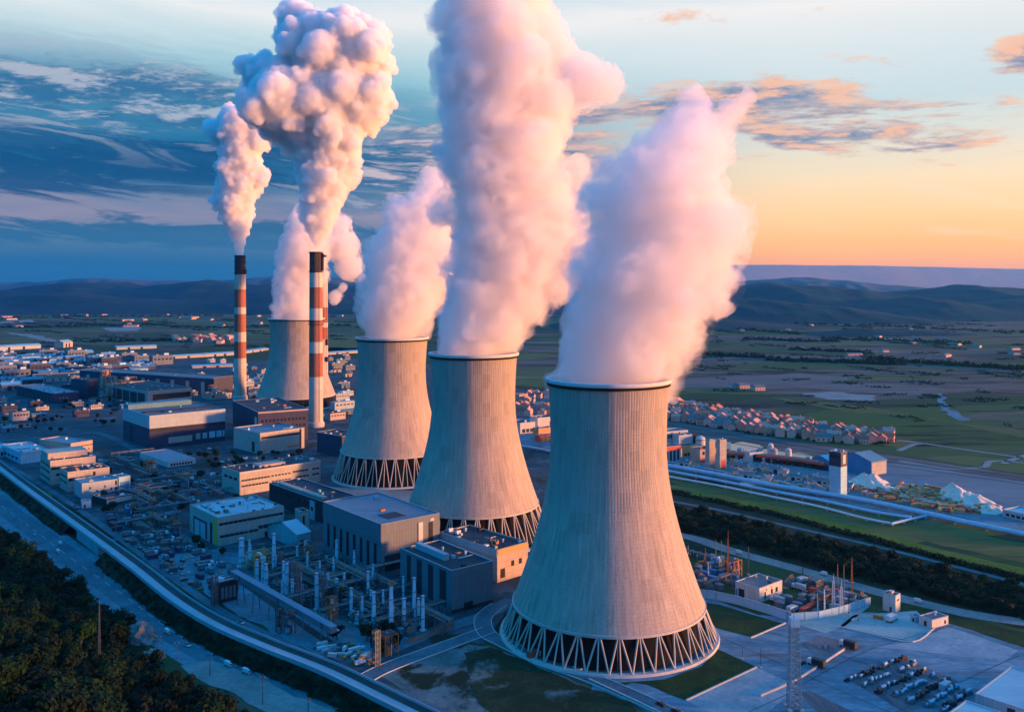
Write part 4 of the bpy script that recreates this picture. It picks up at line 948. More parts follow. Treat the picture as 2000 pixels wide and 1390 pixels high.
bld('control_block', 'dark navy block with a lit rim, left of the front twin chimney', 'control block', (440, 783), (504, 805), (604, 799), 33, 'navy', 'roof_felt',
    [('b', .05, .95, 22, 25, G, W, 12, .4), ('b', .05, .95, 15, 18, G, W, 12, .4), ('b', 0, 1, 31.6, 33, 'pinkish', 'fascia', 1, 0, .3), ('a', .05, .12, 15, 27, 'white_wall', 'lamp_panel')], units=14, seed=13)
bld('filter_house', 'lit cream hall with one long dark slit, in front of the navy control block', 'industrial hall', (446, 836), (508, 846), (600, 836), 20.5, 'cream', 'roof_blue',
    [('b', .03, .88, 14.6, 16.6, 'dark_wall', W, 1), ('b', .885, .93, .2, 20, 'dark_wall', 'recess', 1, 0, .1), ('b', .60, .86, 2.6, 4.6, 'rust', 'pipe_rack', 5, .3), ('a', .2, .3, 1, 11, 'dark_wall', DR)], units=5, seed=14)
bld('duct_house', 'dark low hall with a blue side right of the front twin chimney', 'industrial hall', (622, 843), (668, 852), (704, 846), 20, 'navy', 'roof_felt', [('b', .1, .9, 3, 8, 'slate', 'panel', 4, .3)], units=6, seed=15)
bld('flat_store', 'flat blue-roofed pavilion with a white edge in the middle of the yard', 'store', (284, 882), (327, 902), (380, 894), 5, 'white_wall', 'roof_blue', [('b', .1, .9, 1, 3, G, W, 8, .3)], units=0, parapet=.1, seed=16)
bld('admin_building', 'stepped cream building with banded left end, first of the row by the viaduct', 'office block', (72.5, 888), (98, 900), (188, 891), 20, 'cream', 'roof_felt',
    [('a', .04, .97, 14.4, 15.8, G, W, 3, .06), ('a', .04, .97, 9.4, 10.8, G, W, 3, .06), ('a', .04, .97, 3.8, 5.2, G, W, 3, .06), ('b', .02, .98, 12.4, 14.4, 'dark_wall', W, 7, .05), ('b', .12, .5, 7, 9, G, W, 4, .15), ('b', .2, .3, .2, 4, G, DR)],
    units=12, seed=17, roofs=[(.02, .9, .32, .97, 19.3, 5, 'cream', 'penthouse')])
bld('admin_building', 'lower cream building with banded left end, second of the row by the viaduct', 'office block', (115, 917.5), (132, 922), (217, 914.5), 16, 'cream', 'roof_felt',
    [('a', .05, .95, 11, 12.2, G, W, 2, .06), ('a', .05, .95, 6.4, 7.6, G, W, 2, .06), ('b', .02, .22, 8.6, 11, G, W, 2, .1), ('b', .28, .34, 9, 11, G, W), ('b', .6, .66, 11, 14, G, W), ('b', .4, .95, 4.5, 6.5, G, W, 6, .3)], units=14, seed=18, la=24)
bld('laboratory', 'pale teal building with scattered small windows, third of the row by the viaduct', 'laboratory', (146, 936), (160, 944), (230, 935), 12, 'pale', 'roof_blue',
    [('b', .2, .25, 7, 8.5, G, W), ('b', .4, .44, 4, 5.5, G, W), ('b', .62, .66, 6.6, 8.4, G, W), ('b', .8, .84, 4, 6, G, W), ('b', .93, .98, 2.5, 6, G, W), ('b', .93, .98, 7.5, 11, G, W)], units=8, seed=19, la=22)
bld('laboratory', 'small teal block with a blue front, attached right of the pale teal building', 'laboratory', (222, 927), (232, 932), (253, 928), 13, 'sky_paint', 'roof_blue', [('b', .1, .9, 1, 9, 'blue_paint', 'panel')], units=2, seed=20)
bld('bus_shed', 'low dark shed with a white panelled front, last of the row by the viaduct', 'shed', (186, 968), (206.5, 974), (268, 962), 5, 'dark_wall', 'roof_felt', [('b', .03, .97, .8, 4.2, 'white_wall', 'panel', 14, .06)], units=7, seed=21, la=20)
bld('kiosk', 'tiny pale blue kiosk beside the low dark shed', 'kiosk', (158, 976), (160, 980), (178, 978), 5, 'sky_paint', 'roof_blue', [('b', .2, .4, .3, 3, G, DR)], seed=22, units=0, la=8)
bld('depot', 'turquoise-roofed depot at the left edge above the viaduct', 'depot', (12, 867), (40, 884), (95, 877), 10.5, 'sky_paint', 'roof_pale', [('b', .02, .98, 9.2, 10.5, 'pale', 'fascia', 1, 0, .2), ('a', .1, .9, 3, 5, G, W, 4, .4)], units=12, seed=23)
bld('depot', 'pinkish gabled depot behind the turquoise-roofed one', 'depot', (112, 853), (138, 866), (168, 858), 12, 'pinkish', 'roof_blue', [('b', 0, 1, 7.6, 8.4, 'dark_wall', 'band'), ('b', .8, .86, 3.5, 5, G, W)], units=3, seed=24)
bld('depot', 'white blue-sided depot cut by the left edge of the photo', 'depot', (-60, 852), (-4, 876), (28, 868), 9, 'sky_paint', 'roof_pale', [('b', .1, .9, 2, 5, G, W, 5, .3)], units=4, seed=25)
bld('process_hall', 'navy ribbed hall with pale cluttered roof at far left', 'industrial hall', (56, 751), (104, 768.5), (152, 764), 14.5, 'navy', 'roof_blue', [('a', .05, .95, 1, 13, 'dark_wall', 'rib', 9, .5, .3), ('b', .2, .6, 7, 8, 'white_wall', 'lamp_panel', 3, .6)], units=30, seed=26)
bld('process_tower', 'dark tower block rising beside the orange steel frames', 'tower block', (154, 738), (169, 742), (187, 739.5), 28, 'navy', 'roof_felt', [('b', .1, .9, 3, 24, 'dark_wall', 'panel', 3, .3)], units=8, seed=27)
bld('process_tower', 'dark square block behind the orange steel frames', 'tower block', (170, 716), (184, 719), (203, 717), 26, 'dark_wall', 'roof_felt', [('b', .05, .95, 14, 24, 'dark_wall', 'panel')], units=4, seed=28)
bld('canteen', 'long sunlit cream building behind the navy ribbed hall', 'industrial hall', (58, 731), (64, 737), (171, 733), 9, 'cream', 'roof_felt', [('b', .02, .98, 1, 6.5, 'dark_wall', 'opening', 7, .84), ('b', .1, .9, 7, 8, G, W, 12, .4)], units=8, seed=29)
bld('rolling_hall', 'long orange-lit hall with a deep dark opening, behind the huge navy hall', 'industrial hall', (225, 748), (288, 764), (370, 756), 21, 'pinkish', 'roof_felt', [('b', .12, .98, 8, 16, 'dark_wall', 'opening', 1, 0, .05), ('b', .2, .98, 1, 8.5, 'pinkish', 'panel', 1, 0, .8), ('b', .14, .96, 9, 15.4, G, W, 7, .08), ('a', .05, .95, 2, 17, 'dark_wall', 'panel', 5, .1)], units=26, seed=30)
bld('annex', 'small orange-yellow annex at the foot of the lone left chimney', 'annex', (400, 766), (410, 770), (450, 766), 8, 'cream', 'roof_felt', [('b', .1, .2, 3, 6, G, W), ('b', .85, .9, 3, 6, G, W)], units=9, seed=31)
# raised conveyor gallery on columns
bld('conveyor_gallery', 'long sloping-away dark gallery on pale sunlit columns left of the lone chimney', 'conveyor gallery', (272, 713), (418, 738), (440, 733), 26, 'navy', 'roof_grey', [('a', .02, .98, .2, 19, 'pinkish', 'column', 9, .78, 1.2), ('a', 0, 1, 24.5, 26, 'pale', 'fascia', 1, 0, .6)], units=4, seed=32)
# right-hand works
bld('gatehouse', 'small cream house with a dark doorway and grey roof inside the walled compound', 'house', (1436, 1135), (1483, 1149), (1528, 1132.5), 7.5, 'white_wall', 'roof_grey',
    [('a', .62, .86, .2, 4.6, 'dark_wall', DR), ('a', .9, .97, .3, 4, 'blue_paint', DR), ('b', .22, .28, 1, 4.6, G, DR), ('b', .5, .58, 2.6, 5, G, W), ('b', .7, .8, 2.6, 5, G, W), ('b', .5, .53, 5.6, 6.5, G, W), ('b', .3, .33, 5, 6, G, W)], units=4, seed=33, parapet=.25)
bld('silo_block', 'white two-storey block with a round tank on top by the sandy track', 'tower block', (1723, 1158), (1749, 1163.5), (1761, 1159), 8.6, 'white_wall', 'roof_grey', [('a', .3, .45, .2, 2.6, G, DR), ('b', .2, .8, 5.5, 6.5, G, W, 2, .4)], units=1, seed=34, roofs=[(.3, .8, .4, .7, 8.2, 1.6, 'pinkish', 'water_tank')])
bld('shed', 'small pale shed with a sunlit cream end on the turquoise slab', 'shed', (1798, 1201), (1820, 1211), (1845, 1200), 4, 'white_wall', 'roof_grey', [('b', .75, .85, .8, 2.4, G, W), ('a', .4, .6, .2, 2.6, G, DR)], units=1, seed=35, parapet=.2)
bld('shed', 'tiny blue box shed in the corner of the turquoise slab', 'shed', (1781, 1199), (1788, 1204), (1797, 1201), 3, 'sky_paint', 'roof_grey', [('a', .2, .6, .2, 2, G, DR)], units=0, seed=36, parapet=.2)
bld('warehouse', 'big pale turquoise flat-roofed warehouse cut by the right edge', 'warehouse', (1905, 1354), (2010, 1388), (2075, 1330), 5.2, 'pale', 'roof_pale', [('a', .25, .40, .2, 4, 'dark_wall', DR), ('b', .1, .9, 2, 3.4, G, W, 8, .4)], units=0, seed=37, parapet=.05)
bld('warehouse', 'second turquoise-roofed warehouse cut by the bottom edge', 'warehouse', (1853, 1392), (1990, 1442), (2020, 1412), 5, 'pale', 'roof_pale', [('a', .2, .3, .2, 3.5, 'dark_wall', DR)], units=0, seed=38, parapet=.05)
bld('control_tower', 'tall blue square tower with a dark top beside the white heaps', 'tower', (1622, 880), (1642, 884), (1651, 881), 35, 'sky_paint', 'roof_felt', [('b', 0, 1, 24, 35.1, 'navy', 'cab', 1, 0, .25), ('a', 0, 1, 24, 35.1, 'navy', 'cab', 1, 0, .25), ('b', .3, .7, 26, 33, 'white_wall', 'panel', 1, 0, .4), ('a', .1, .9, 30, 33, G, W, 4, .2, .35)], units=5, seed=39)
bld('hangar', 'blue-sided hangar with grey curved roof behind the blue tower', 'hangar', (1655, 888), (1702, 902), (1718, 895), 12, 'blue_paint', 'roof_blue', [('b', .05, .95, .5, 11, 'cream', 'panel')], units=3, seed=40, gable=True)
bld('hangar', 'low turquoise-topped hangar left of the blue tower', 'hangar', (1590, 892), (1618, 899), (1636, 895), 9, 'blue_paint', 'roof_pale', [('b', .2, .8, .5, 6, G, DR)], units=2, seed=41, gable=True)
bld('shed', 'teal-roofed shed at the right edge beyond the orange ground', 'shed', (1960, 994), (2010, 1006), (2040, 998), 5, 'pale', 'roof_pale', [('a', .1, .9, 1, 3, G, W, 4, .3)], units=0, seed=42)
for k, (l, f, r, h, wl, rf, nm, lb_, pp) in enumerate((
    ((1288, 838), (1300, 843), (1336, 838), 16, 'white_wall', 'roof_grey', 'factory', 'white block-shaped factory at the back beside the nearest tower', [('b', .55, .95, 2, 15, 'pale', 'panel'), ('b', .1, .4, 9, 13, G, W, 3, .3)]),
    ((1318, 846), (1326, 850), (1352, 847), 14, 'white_wall', 'roof_grey', 'factory', 'white ribbed factory with a dark stair tower at its right end', [('b', .1, .9, 3, 12, 'pale', 'rib', 6, .4, .2), ('b', .9, 1.05, 0, 17, 'dark_wall', 'stair_tower', 1, 0, .6)]),
    ((1283, 868), (1298, 873), (1326, 869), 14, 'teal_wall', 'tile', 'factory', 'teal-columned factory under a red roof band, nearest the big tower', [('b', 0, 1, 10.5, 14, 'red_wall', 'fascia', 1, 0, .4), ('b', .05, .95, .5, 10, 'dark_wall', 'opening', 4, .4)]),
    ((1325, 867), (1334, 871), (1356, 867), 10, 'orange_wall', 'roof_felt', 'factory', 'orange and yellow factory in the coloured works', [('b', .35, 1, 5, 10, 'yellow', 'panel'), ('b', .05, .95, .5, 3, 'dark_wall', 'opening', 4, .3)]),
    ((1358, 872), (1367, 878), (1391, 873), 12, 'pinkish', 'roof_felt', 'factory', 'pink factory with a row of four dark windows', [('b', .12, .85, 7, 10, G, W, 4, .25), ('b', 0, 1, 1, 3.5, 'red_wall', 'plinth', 1, 0, .2)]),
    ((1382, 858), (1385, 860), (1392, 858), 26, 'cream', 'roof_felt', 'tower', 'slim cream tower right of the pink factory', [('b', .2, .8, 4, 22, 'pinkish', 'panel')]),
    ((1403, 857), (1406, 859), (1414, 857), 28, 'cream', 'roof_felt', 'tower', 'slim cream tower by the turquoise pond', [('b', .2, .8, 2, 10, 'red_wall', 'panel')]),
    ((1392, 858), (1396, 862), (1404, 860), 14, 'blue_paint', 'roof_blue', 'factory', 'blue box between the two slim cream towers', [('b', .2, .8, 2, 8, G, W)]),
    ((1412, 862), (1415, 865), (1422, 863), 14, 'blue_paint', 'roof_blue', 'factory', 'dark blue box right of the slim tower by the pond', [('b', .2, .8, 2, 8, G, W)]),
    ((1458, 880), (1464, 884), (1482, 880), 9, 'white_wall', 'roof_pale', 'factory', 'white arched building with a dark gate on the pond shore', [('b', .25, .75, .5, 7, G, DR)]),
    ((1006, 820), (1016, 826), (1038, 822), 12, 'white_wall', 'roof_felt', 'factory', 'white building with dark base glimpsed in the gap left of the nearest tower', [('b', .1, .9, 1, 5, 'dark_wall', 'opening', 3, .2)]),
    ((1040, 812), (1050, 816), (1078, 812), 14, 'white_wall', 'roof_felt', 'factory', 'long white wall in the gap between the two front towers', [('b', .7, .9, 1, 9, 'dark_wall', 'opening')]),
    ((1046, 834), (1052, 837), (1078, 832), 11, 'orange_wall', 'roof_felt', 'factory', 'orange-lit house in the gap between the two front towers', [('b', .1, .9, 1, 6, 'pinkish', 'panel', 3, .2)]),
    ((1050, 848), (1054, 851), (1080, 847), 7, 'red_wall', 'roof_felt', 'factory', 'red shed in the gap between the two front towers', [('b', .1, .9, 1, 5, 'orange_wall', 'panel', 3, .2)]),
    ((1010, 768), (1014, 770), (1026, 768), 12, 'pinkish', 'roof_felt', 'house', 'pale pink house just right of the middle tower', [('b', .2, .8, 4, 8, G, W, 2, .3)]),
)):
    bld(nm, lb_, nm, l, f, r, h, wl, rf, pp, units=3, seed=50 + k)
# ------------------------------------------------------------------ substation and process plant beside the slate hall
rng = random.Random(21)
M['col_pale'] = mat('pale_blue_columns', (0.36, 0.56, 0.68), 0.6, 0.12, 0.2, streak=0.4)
def ground_px(x, y): return U(x, y, 0)
def scale_at(y): return F * H / (y - HZ) / F        # metres per pixel at a ground row
def column(px, y0, y1, w, label=None, head=None):
    p = U(px, y1); s = scale_at(y1); hgt = (y1 - y0) * s; r = w * s * .68
    root = thing('column', p, label or 'pale slender vent column standing among the process plant pipes', 'vent column', 'pale vent columns of the process plant')
    MB().lathe([(r * 1.05, 0), (r, hgt * .5), (r * .72, hgt * .97), (r * .72, hgt)], 14).build('shaft', M['col_pale'], root, smooth=False)
    MB().lathe([(r * 1.9, 0), (r * 1.9, 0.6), (r * 1.2, 0.9)], 12).build('footing', M['concrete'], root)
    b = MB()
    for k in (0.35, 0.7, 0.98): b.lathe([(r * 1.0, hgt * k - .12), (r * 1.35, hgt * k - .1), (r * 1.35, hgt * k + .1), (r * .7, hgt * k + .12)], 12, cap=False)
    b.build('flange', M['steel'], root)
    if head:
        b = MB()
        for i in range(14):
            a = rng.uniform(0, 6.28); q = rng.uniform(.3, 2.2); b.bar((0, 0, hgt + rng.uniform(-.3, .6)), (math.cos(a) * q, math.sin(a) * q, hgt + rng.uniform(0, 2.2)), .22)
        b.box(0, 0, hgt - .2, r * 2.4, r * 2.4, .5)
        b.build('head_frame', M[head], root)
    return root
COLS = [(471.6, 1050, 1106, 8), (487, 1054, 1092, 4), (535, 1041, 1110, 5.5), (597, 1055, 1084, 4.5), (657.5, 1054, 1111, 5), (691.7, 1074, 1127, 4), (637.6, 1085, 1106, 4), (512.7, 1097, 1144, 4), (519.5, 1100, 1147, 6),
        (560.5, 1100, 1167, 5.5), (553.7, 1095, 1163, 4.5), (619, 1118, 1190, 5.5), (657.5, 1129, 1171, 5), (571, 1130, 1185, 5), (686, 1147, 1201, 5), (719, 1115, 1171, 4.5), (724.5, 1152, 1190, 4.5), (730, 1155, 1229, 6),
        (735.5, 1170, 1196, 4.5), (690, 1192, 1212, 4.5), (696, 1199, 1218, 4), (789, 1167, 1233, 6), (809, 1127, 1218, 5.5), (817.5, 1167, 1220, 5), (826, 1162, 1231, 5.5)]
for c in COLS: column(*c)
column(764, 1140, 1237, 6.5, 'tallest tapered pale column with a rusty lattice head in front of the slate hall', 'rust')
# more slender stacks scattered in the same plant
for i in range(40):
    x, y = rng.uniform(480, 800), rng.uniform(1095, 1225)
    if y > 1060 + (x - 430) * 0.40 + 70 or y < 1085 + (x - 600) * .3: continue
    column(x, y - rng.uniform(25, 50), y, rng.uniform(3, 4.4))
def lattice_bm(w0, w1, hgt, n, b=None, bw=0.16, arms=()):
    b = b or MB()
    lv = [(w0 + (w1 - w0) * i / n, hgt * i / n) for i in range(n + 1)]
    cs = lambda w_, z: [Vector((sx * w_ / 2, sy * w_ / 2, z)) for sx, sy in ((-1, -1), (1, -1), (1, 1), (-1, 1))]
    for (wa, za), (wb, zb) in zip(lv, lv[1:]):
        A, B_ = cs(wa, za), cs(wb, zb)
        for i in range(4):
            b.bar(A[i], B_[i], bw); b.bar(A[i], B_[(i + 1) % 4], bw * .7); b.bar(A[(i + 1) % 4], B_[i], bw * .7); b.bar(B_[i], B_[(i + 1) % 4], bw * .7)
    for z, l in arms: b.bar((-l, 0, z), (l, 0, z), bw * 1.2); b.bar((-l, 0, z), (0, 0, z + 1.2), bw); b.bar((l, 0, z), (0, 0, z + 1.2), bw)
    return b
def frame_tower(px, y0, y1, wpx, mk, label, decks=4, full=True):
    """an open steel process structure with floors, vessels and pipes inside"""
    p = U(px, y1); s = scale_at(y1); hgt = (y1 - y0) * s; w_ = wpx * s
    root = thing('steel_structure', p, label, 'steel structure', 'open steel structures of the process plant', GR)
    b = MB(); k = max(2, decks)
    for sx in (-1, 0, 1):
        for sy in (-1, 1): b.bar((sx * w_ / 2, sy * w_ / 2, 0), (sx * w_ / 2, sy * w_ / 2, hgt), .3)
    for i in range(1, k + 1):
        z = hgt * i / k
        for sy in (-1, 1): b.bar((-w_ / 2, sy * w_ / 2, z), (w_ / 2, sy * w_ / 2, z), .28); b.bar((-w_ / 2, sy * w_ / 2, z - hgt / k), (0, sy * w_ / 2, z), .16); b.bar((w_ / 2, sy * w_ / 2, z - hgt / k), (0, sy * w_ / 2, z), .16)
        for sx in (-1, 1): b.bar((sx * w_ / 2, -w_ / 2, z), (sx * w_ / 2, w_ / 2, z), .28)
    b.build('frame', M[mk], root)
    for i in range(1, k + 1):
        z = hgt * i / k
        if rng.random() < .8: MB().box(0, 0, z + .15, w_ * .9, w_ * .9, .15).build('deck', M['steel_dark'], root)
    for i in range(5):
        r = rng.uniform(.12, .26) * w_; z = hgt * rng.randint(0, k - 1) / k + .35; hh = min(hgt / k * rng.uniform(.5, 1.6), hgt - z + 1)
        x, y = rng.uniform(-.3, .3) * w_, rng.uniform(-.3, .3) * w_
        MB().lathe([(r * .7, z), (r, z + .2), (r, z + hh * .8), (r * .5, z + hh * .95), (.05, z + hh)], 12, x, y).build('vessel', M[rng.choice(['col_pale', 'steel', mk, 'rust'])], root, smooth=False)
    for i in range(4):
        x, y = rng.uniform(-.5, .5) * w_, rng.choice([-.52, .52]) * w_
        MB().tube((x, y, 0), (x, y, hgt * rng.uniform(.5, 1.05)), .16, n=6).build('pipe', M[rng.choice(['steel', 'rust', 'col_pale'])], root)
    return root
frame_tower(506, 1078, 1118, 36, 'yellow', 'widest yellow-lit steel structure at the back of the column field', 2)  # yellow colour stands in for warm sun on this frame
frame_tower(574, 1098, 1172, 14, 'steel', 'grey steel structure between two pale columns in the middle of the column field', 5)
frame_tower(583, 1108, 1190, 12, 'steel', 'taller grey steel structure beside the long inclined pipe bridge', 6)
frame_tower(630, 1110, 1196, 10, 'steel', 'dark steel structure with ladders right of the pipe bridge', 6)
frame_tower(648, 1165, 1226, 16, 'rust', 'steel structure with rust-red top deck near the front of the column field', 4)
frame_tower(566, 1192, 1236, 17, 'steel', 'squat steel structure with sunlit top standing alone on the gravel', 3)
frame_tower(757, 1236, 1276, 30, 'rust', 'orange-lit steel crate structure by the railing fence', 2)
frame_tower(419, 1126, 1182, 10, 'steel', 'pale lattice structure at the left end of the pipe bridge', 5)
frame_tower(735, 1230, 1300, 11, 'steel', 'slender blue steel structure left of the orange crate structure', 6)
frame_tower(600, 1066, 1108, 14, 'rust', 'steel structure with rusty top right of the yellow one', 3)
frame_tower(545, 1190, 1236, 9, 'steel_dark', 'dark leg structure under the pipe bridge', 3)
for i in range(17):
    x = 505 + i * 18 + rng.uniform(-8, 8); y = 1092 + i * 7.5 + rng.uniform(-6, 26)
    frame_tower(x, y - rng.uniform(20, 34), y, rng.uniform(10, 16), rng.choice(['steel', 'steel_dark', 'rust', 'steel']), 'small steel structure half hidden among the pale columns', 3)
for x, y0, y1, w_, lb in ((214, 735, 782, 22, 'orange-lit steel structure right of the dark tower block'), (236, 742, 778, 20, 'orange-lit steel structure with pale vessels beside the long orange hall'), (206, 722, 760, 14, 'tall sunlit orange steel structure behind the dark tower block'), (252, 736, 766, 22, 'steel structure on the roofline of the long orange hall'),
                          (418, 752, 778, 16, 'yellow steel structure at the foot of the lone chimney'), (294, 898, 922, 20, 'small orange-red steel structure beside the flat blue pavilion'), (360, 925, 936, 26, 'low orange steel structure on the plant road')):
    frame_tower(x, y0, y1, w_, 'orange_wall', lb, 4)  # ochre colour puts the orange sunlight into these frames
# the inclined pipe bridge
a, b_ = U(456, 1124, 13), U(652, 1236, 6); mid = (a + b_) / 2
pb = thing('pipe_bridge', (a.x, a.y, 0), 'long slate pipe bridge running down through the column field', 'pipe bridge')
L_ = (b_ - a); ln = L_.length; d2 = Vector((L_.x, L_.y, 0)).normalized(); nr_ = Vector((-d2.y, d2.x, 0))
A0 = Vector((0, 0, a.z)); B0 = Vector((b_.x - a.x, b_.y - a.y, b_.z)); up = Vector((0, 0, 1))
def beam(p, q, w_, hh):
    vs = []
    for e_ in (p, q): vs += [e_ - nr_ * w_ / 2, e_ + nr_ * w_ / 2, e_ + nr_ * w_ / 2 + up * hh, e_ - nr_ * w_ / 2 + up * hh]
    return MB().add(vs, [(3, 2, 1, 0), (4, 5, 6, 7), (0, 1, 5, 4), (1, 2, 6, 5), (2, 3, 7, 6), (3, 0, 4, 7)])
beam(A0, B0, 3.4, 2.8).build('gallery', M['slate'], pb)
beam(A0 + up * 2.803, B0 + up * 2.803, 3.8, .25).build('roof', M['roof_blue'], pb)
for i in range(6):
    p = A0.lerp(B0, (i + .5) / 6)
    for s_ in (-1, 1): MB().bar((p.x + nr_.x * 2.2 * s_, p.y + nr_.y * 2.2 * s_, 0), (p.x + nr_.x * 1.2 * s_, p.y + nr_.y * 1.2 * s_, p.z), .5).build('trestle_leg', M['steel'], pb)
for i in range(3): MB().tube(A0 + nr_ * (2.1 + i * .5) + up * .5, B0 + nr_ * (2.1 + i * .5) + up * .5, .2, n=6).build('pipe', M['col_pale'], pb)
bld('transformer_house', 'dark box house on the gravel at the upper end of the pipe bridge', 'transformer house', (421, 1131), (428, 1137), (463, 1128), 11, 'dark_wall', 'roof_blue', [('b', .08, .92, 2, 8, 'slate', 'louvre', 4, .3)], units=2, seed=71)
# transformers, tanks, pipe racks, containers, rubble between the columns
def proto(fn, name, label, cat, group):
    root = thing(name, (0, 0, -500), label, cat, group); fn(root); return root
def transformer(root):
    MB().box(0, 0, .4, 4.2, 2.4, 2.8).build('tank', M['steel'], root)
    MB().box(0, 0, 0, 5, 3, .4).build('plinth', M['concrete'], root)
    for s_ in (-1, 1):
        b = MB()
        for i in range(7): b.box(-1.6 + i * .55, s_ * 1.75, .7, .18, .9, 2.2)
        b.build('radiator', M['slate'], root)
    for i in range(3): MB().lathe([(.22, 3.2), (.3, 3.4), (.16, 3.8), (.28, 4.1), (.14, 4.5), (.2, 4.8), (.05, 5)], 8, -1.2 + i * 1.2, 0).build('bushing', M['rust'], root)
    MB().tube((-2, 0, 3.9), (1.4, .9, 3.9), .4, n=8).build('conservator', M['steel'], root)
def tank(root):
    MB().lathe([(3, 0), (3, 4.6), (1.6, 5.3), (.1, 5.5)], 22).build('shell', M['slate'], root)
    b = MB(); b.lathe([(3.05, 4.4), (3.5, 4.4), (3.5, 4.5), (3.05, 4.5)], 22, cap=False); b.build('walkway', M['steel_dark'], root)
    MB().bar((3.1, 0, 0), (3.1, 0, 5.4), .25).build('ladder', M['steel_dark'], root)
def container(root, mk='blue_paint'):
    prof = []                                        # corrugated sides as one outline
    for i in range(28): prof.append((-3.05 + i * 6.1 / 27, -1.22 - (.05 if i % 2 else 0)))
    prof += [(-q[0], -q[1]) for q in prof]
    MB().prism(prof, .15, 2.75).build('body', M[mk], root)
    MB().box(3.08, 0, .3, .06, 2.2, 2.35).build('door', M['steel'], root)
def truck(root, mk='white_metal'):
    MB().box(-1.2, 0, .9, 5.6, 2.4, 2.5).build('cargo_box', M[mk], root)
    MB().prism([(1.8, -1.15), (3.7, -1.15), (3.7, 1.15), (1.8, 1.15)], .7, 2.6).build('cab', M['white_metal'], root)
    MB().box(3.72, 0, 1.6, .06, 2, .8).build('windscreen', M['glass'], root)
    MB().box(-.3, 0, .6, 7.6, 1.1, .3).build('chassis', M['steel_dark'], root)
    for x in (2.7, -1.9, -3.2):
        for s_ in (-1, 1): MB().tube((x, s_ * .85, .5), (x, s_ * 1.2, .5), .5, n=12).build('wheel', M['steel_dark'], root)
def car(root, mk='white_metal'):
    MB().add([(-2.1, -.85, .35), (2.1, -.85, .35), (2.1, .85, .35), (-2.1, .85, .35), (-2.15, -.82, .95), (2.1, -.8, .85), (2.1, .8, .85), (-2.15, .82, .95)], [(3, 2, 1, 0), (4, 5, 6, 7), (0, 1, 5, 4), (1, 2, 6, 5), (2, 3, 7, 6), (3, 0, 4, 7)]).build('body', M[mk], root)
    MB().add([(-1.7, -.75, .93), (1.1, -.75, .9), (1.1, .75, .9), (-1.7, .75, .93), (-1.2, -.62, 1.45), (.4, -.62, 1.45), (.4, .62, 1.45), (-1.2, .62, 1.45)], [(4, 5, 6, 7), (0, 1, 5, 4), (1, 2, 6, 5), (2, 3, 7, 6), (3, 0, 4, 7)]).build('cabin', M['glass'], root)
    for x in (-1.3, 1.35):
        for s_ in (-1, 1): MB().tube((x, s_ * .68, .33), (x, s_ * .9, .33), .33, n=10).build('wheel', M['steel_dark'], root)
def rack(root):
    for i in range(5):
        x = i * 5 - 10; b = MB()
        b.add([(x - .12, q, z) for q, z in ((-1.65, 0), (-1.35, 0), (-1.35, 3.9), (1.35, 3.9), (1.35, 0), (1.65, 0), (1.65, 5), (1.35, 5), (1.35, 4.2), (-1.35, 4.2), (-1.35, 5), (-1.65, 5))] + [(x + .12, q, z) for q, z in ((-1.65, 0), (-1.35, 0), (-1.35, 3.9), (1.35, 3.9), (1.35, 0), (1.65, 0), (1.65, 5), (1.35, 5), (1.35, 4.2), (-1.35, 4.2), (-1.35, 5), (-1.65, 5))],
              [tuple(range(11, -1, -1)), tuple(range(12, 24))] + [(k, (k + 1) % 12, 12 + (k + 1) % 12, 12 + k) for k in range(12)])
        b.build('frame', M['steel'], root)
    for i in range(5): MB().tube((-11, -1.2 + i * .6, 4.35), (11, -1.2 + i * .6, 4.35), .22, n=6).build('pipe', M[['slate', 'steel', 'rust', 'steel_dark', 'steel'][i]], root)
def shed(root, wl='pale', rf='roof_blue'):
    MB().add([(-6, -4, 0), (6, -4, 0), (6, 4, 0), (-6, 4, 0), (-6, -4, 4), (6, -4, 4), (6, 4, 4), (-6, 4, 4), (-6, 0, 5.4), (6, 0, 5.4)], [(0, 1, 5, 4), (2, 3, 7, 6), (1, 2, 6, 9, 5), (3, 0, 4, 8, 7)]).build('wall', M[wl], root)
    MB().add([(-6.4, -4.5, 3.95), (6.4, -4.5, 3.95), (6.4, 0, 5.55), (-6.4, 0, 5.55), (-6.4, 4.5, 3.95), (6.4, 4.5, 3.95)], [(0, 1, 2, 3), (3, 2, 5, 4)]).build('roof', M[rf], root)
    MB().box(-1, -4.02, 0, 3, .1, 3.2).build('door', M['dark_wall'], root)
    MB().box(3.4, -4.02, 1.4, 2.6, .1, 1.2).build('window', M['glass'], root)
    MB().box(2, 2, 4.4, 1.2, 1.2, 1.6).build('roof_vent', M['white_metal'], root)
def block(root, wl='pale', rf='roof_felt'):
    MB().box(0, 0, 0, 14, 10, 7).build('wall', M[wl], root)
    MB().box(0, 0, 7.003, 13.4, 9.4, .25).build('roof', M[rf], root)
    for i in range(5): MB().box(-5.2 + i * 2.6, -5.02, 3.8, 1.7, .1, 1.3).build('window', M['glass'], root)
    MB().box(4, 2, 7.25, 3, 2.2, 1.4).build('roof_unit', M['white_metal'], root)
    MB().box(-3, -1, 7.25, 1.8, 1.8, .9).build('roof_unit', M['steel'], root)
def lamp(root):
    MB().tube((0, 0, 0), (0, 0, 9), .14, .08, n=6).build('pole', M['steel'], root)
    MB().bar((0, 0, 8.8), (1.6, 0, 9.2), .12).build('arm', M['steel'], root)
    MB().box(1.7, 0, 9.1, .8, .3, .15).build('lamp_head', M['white_metal'], root)
def spares(): pass
PR = {}
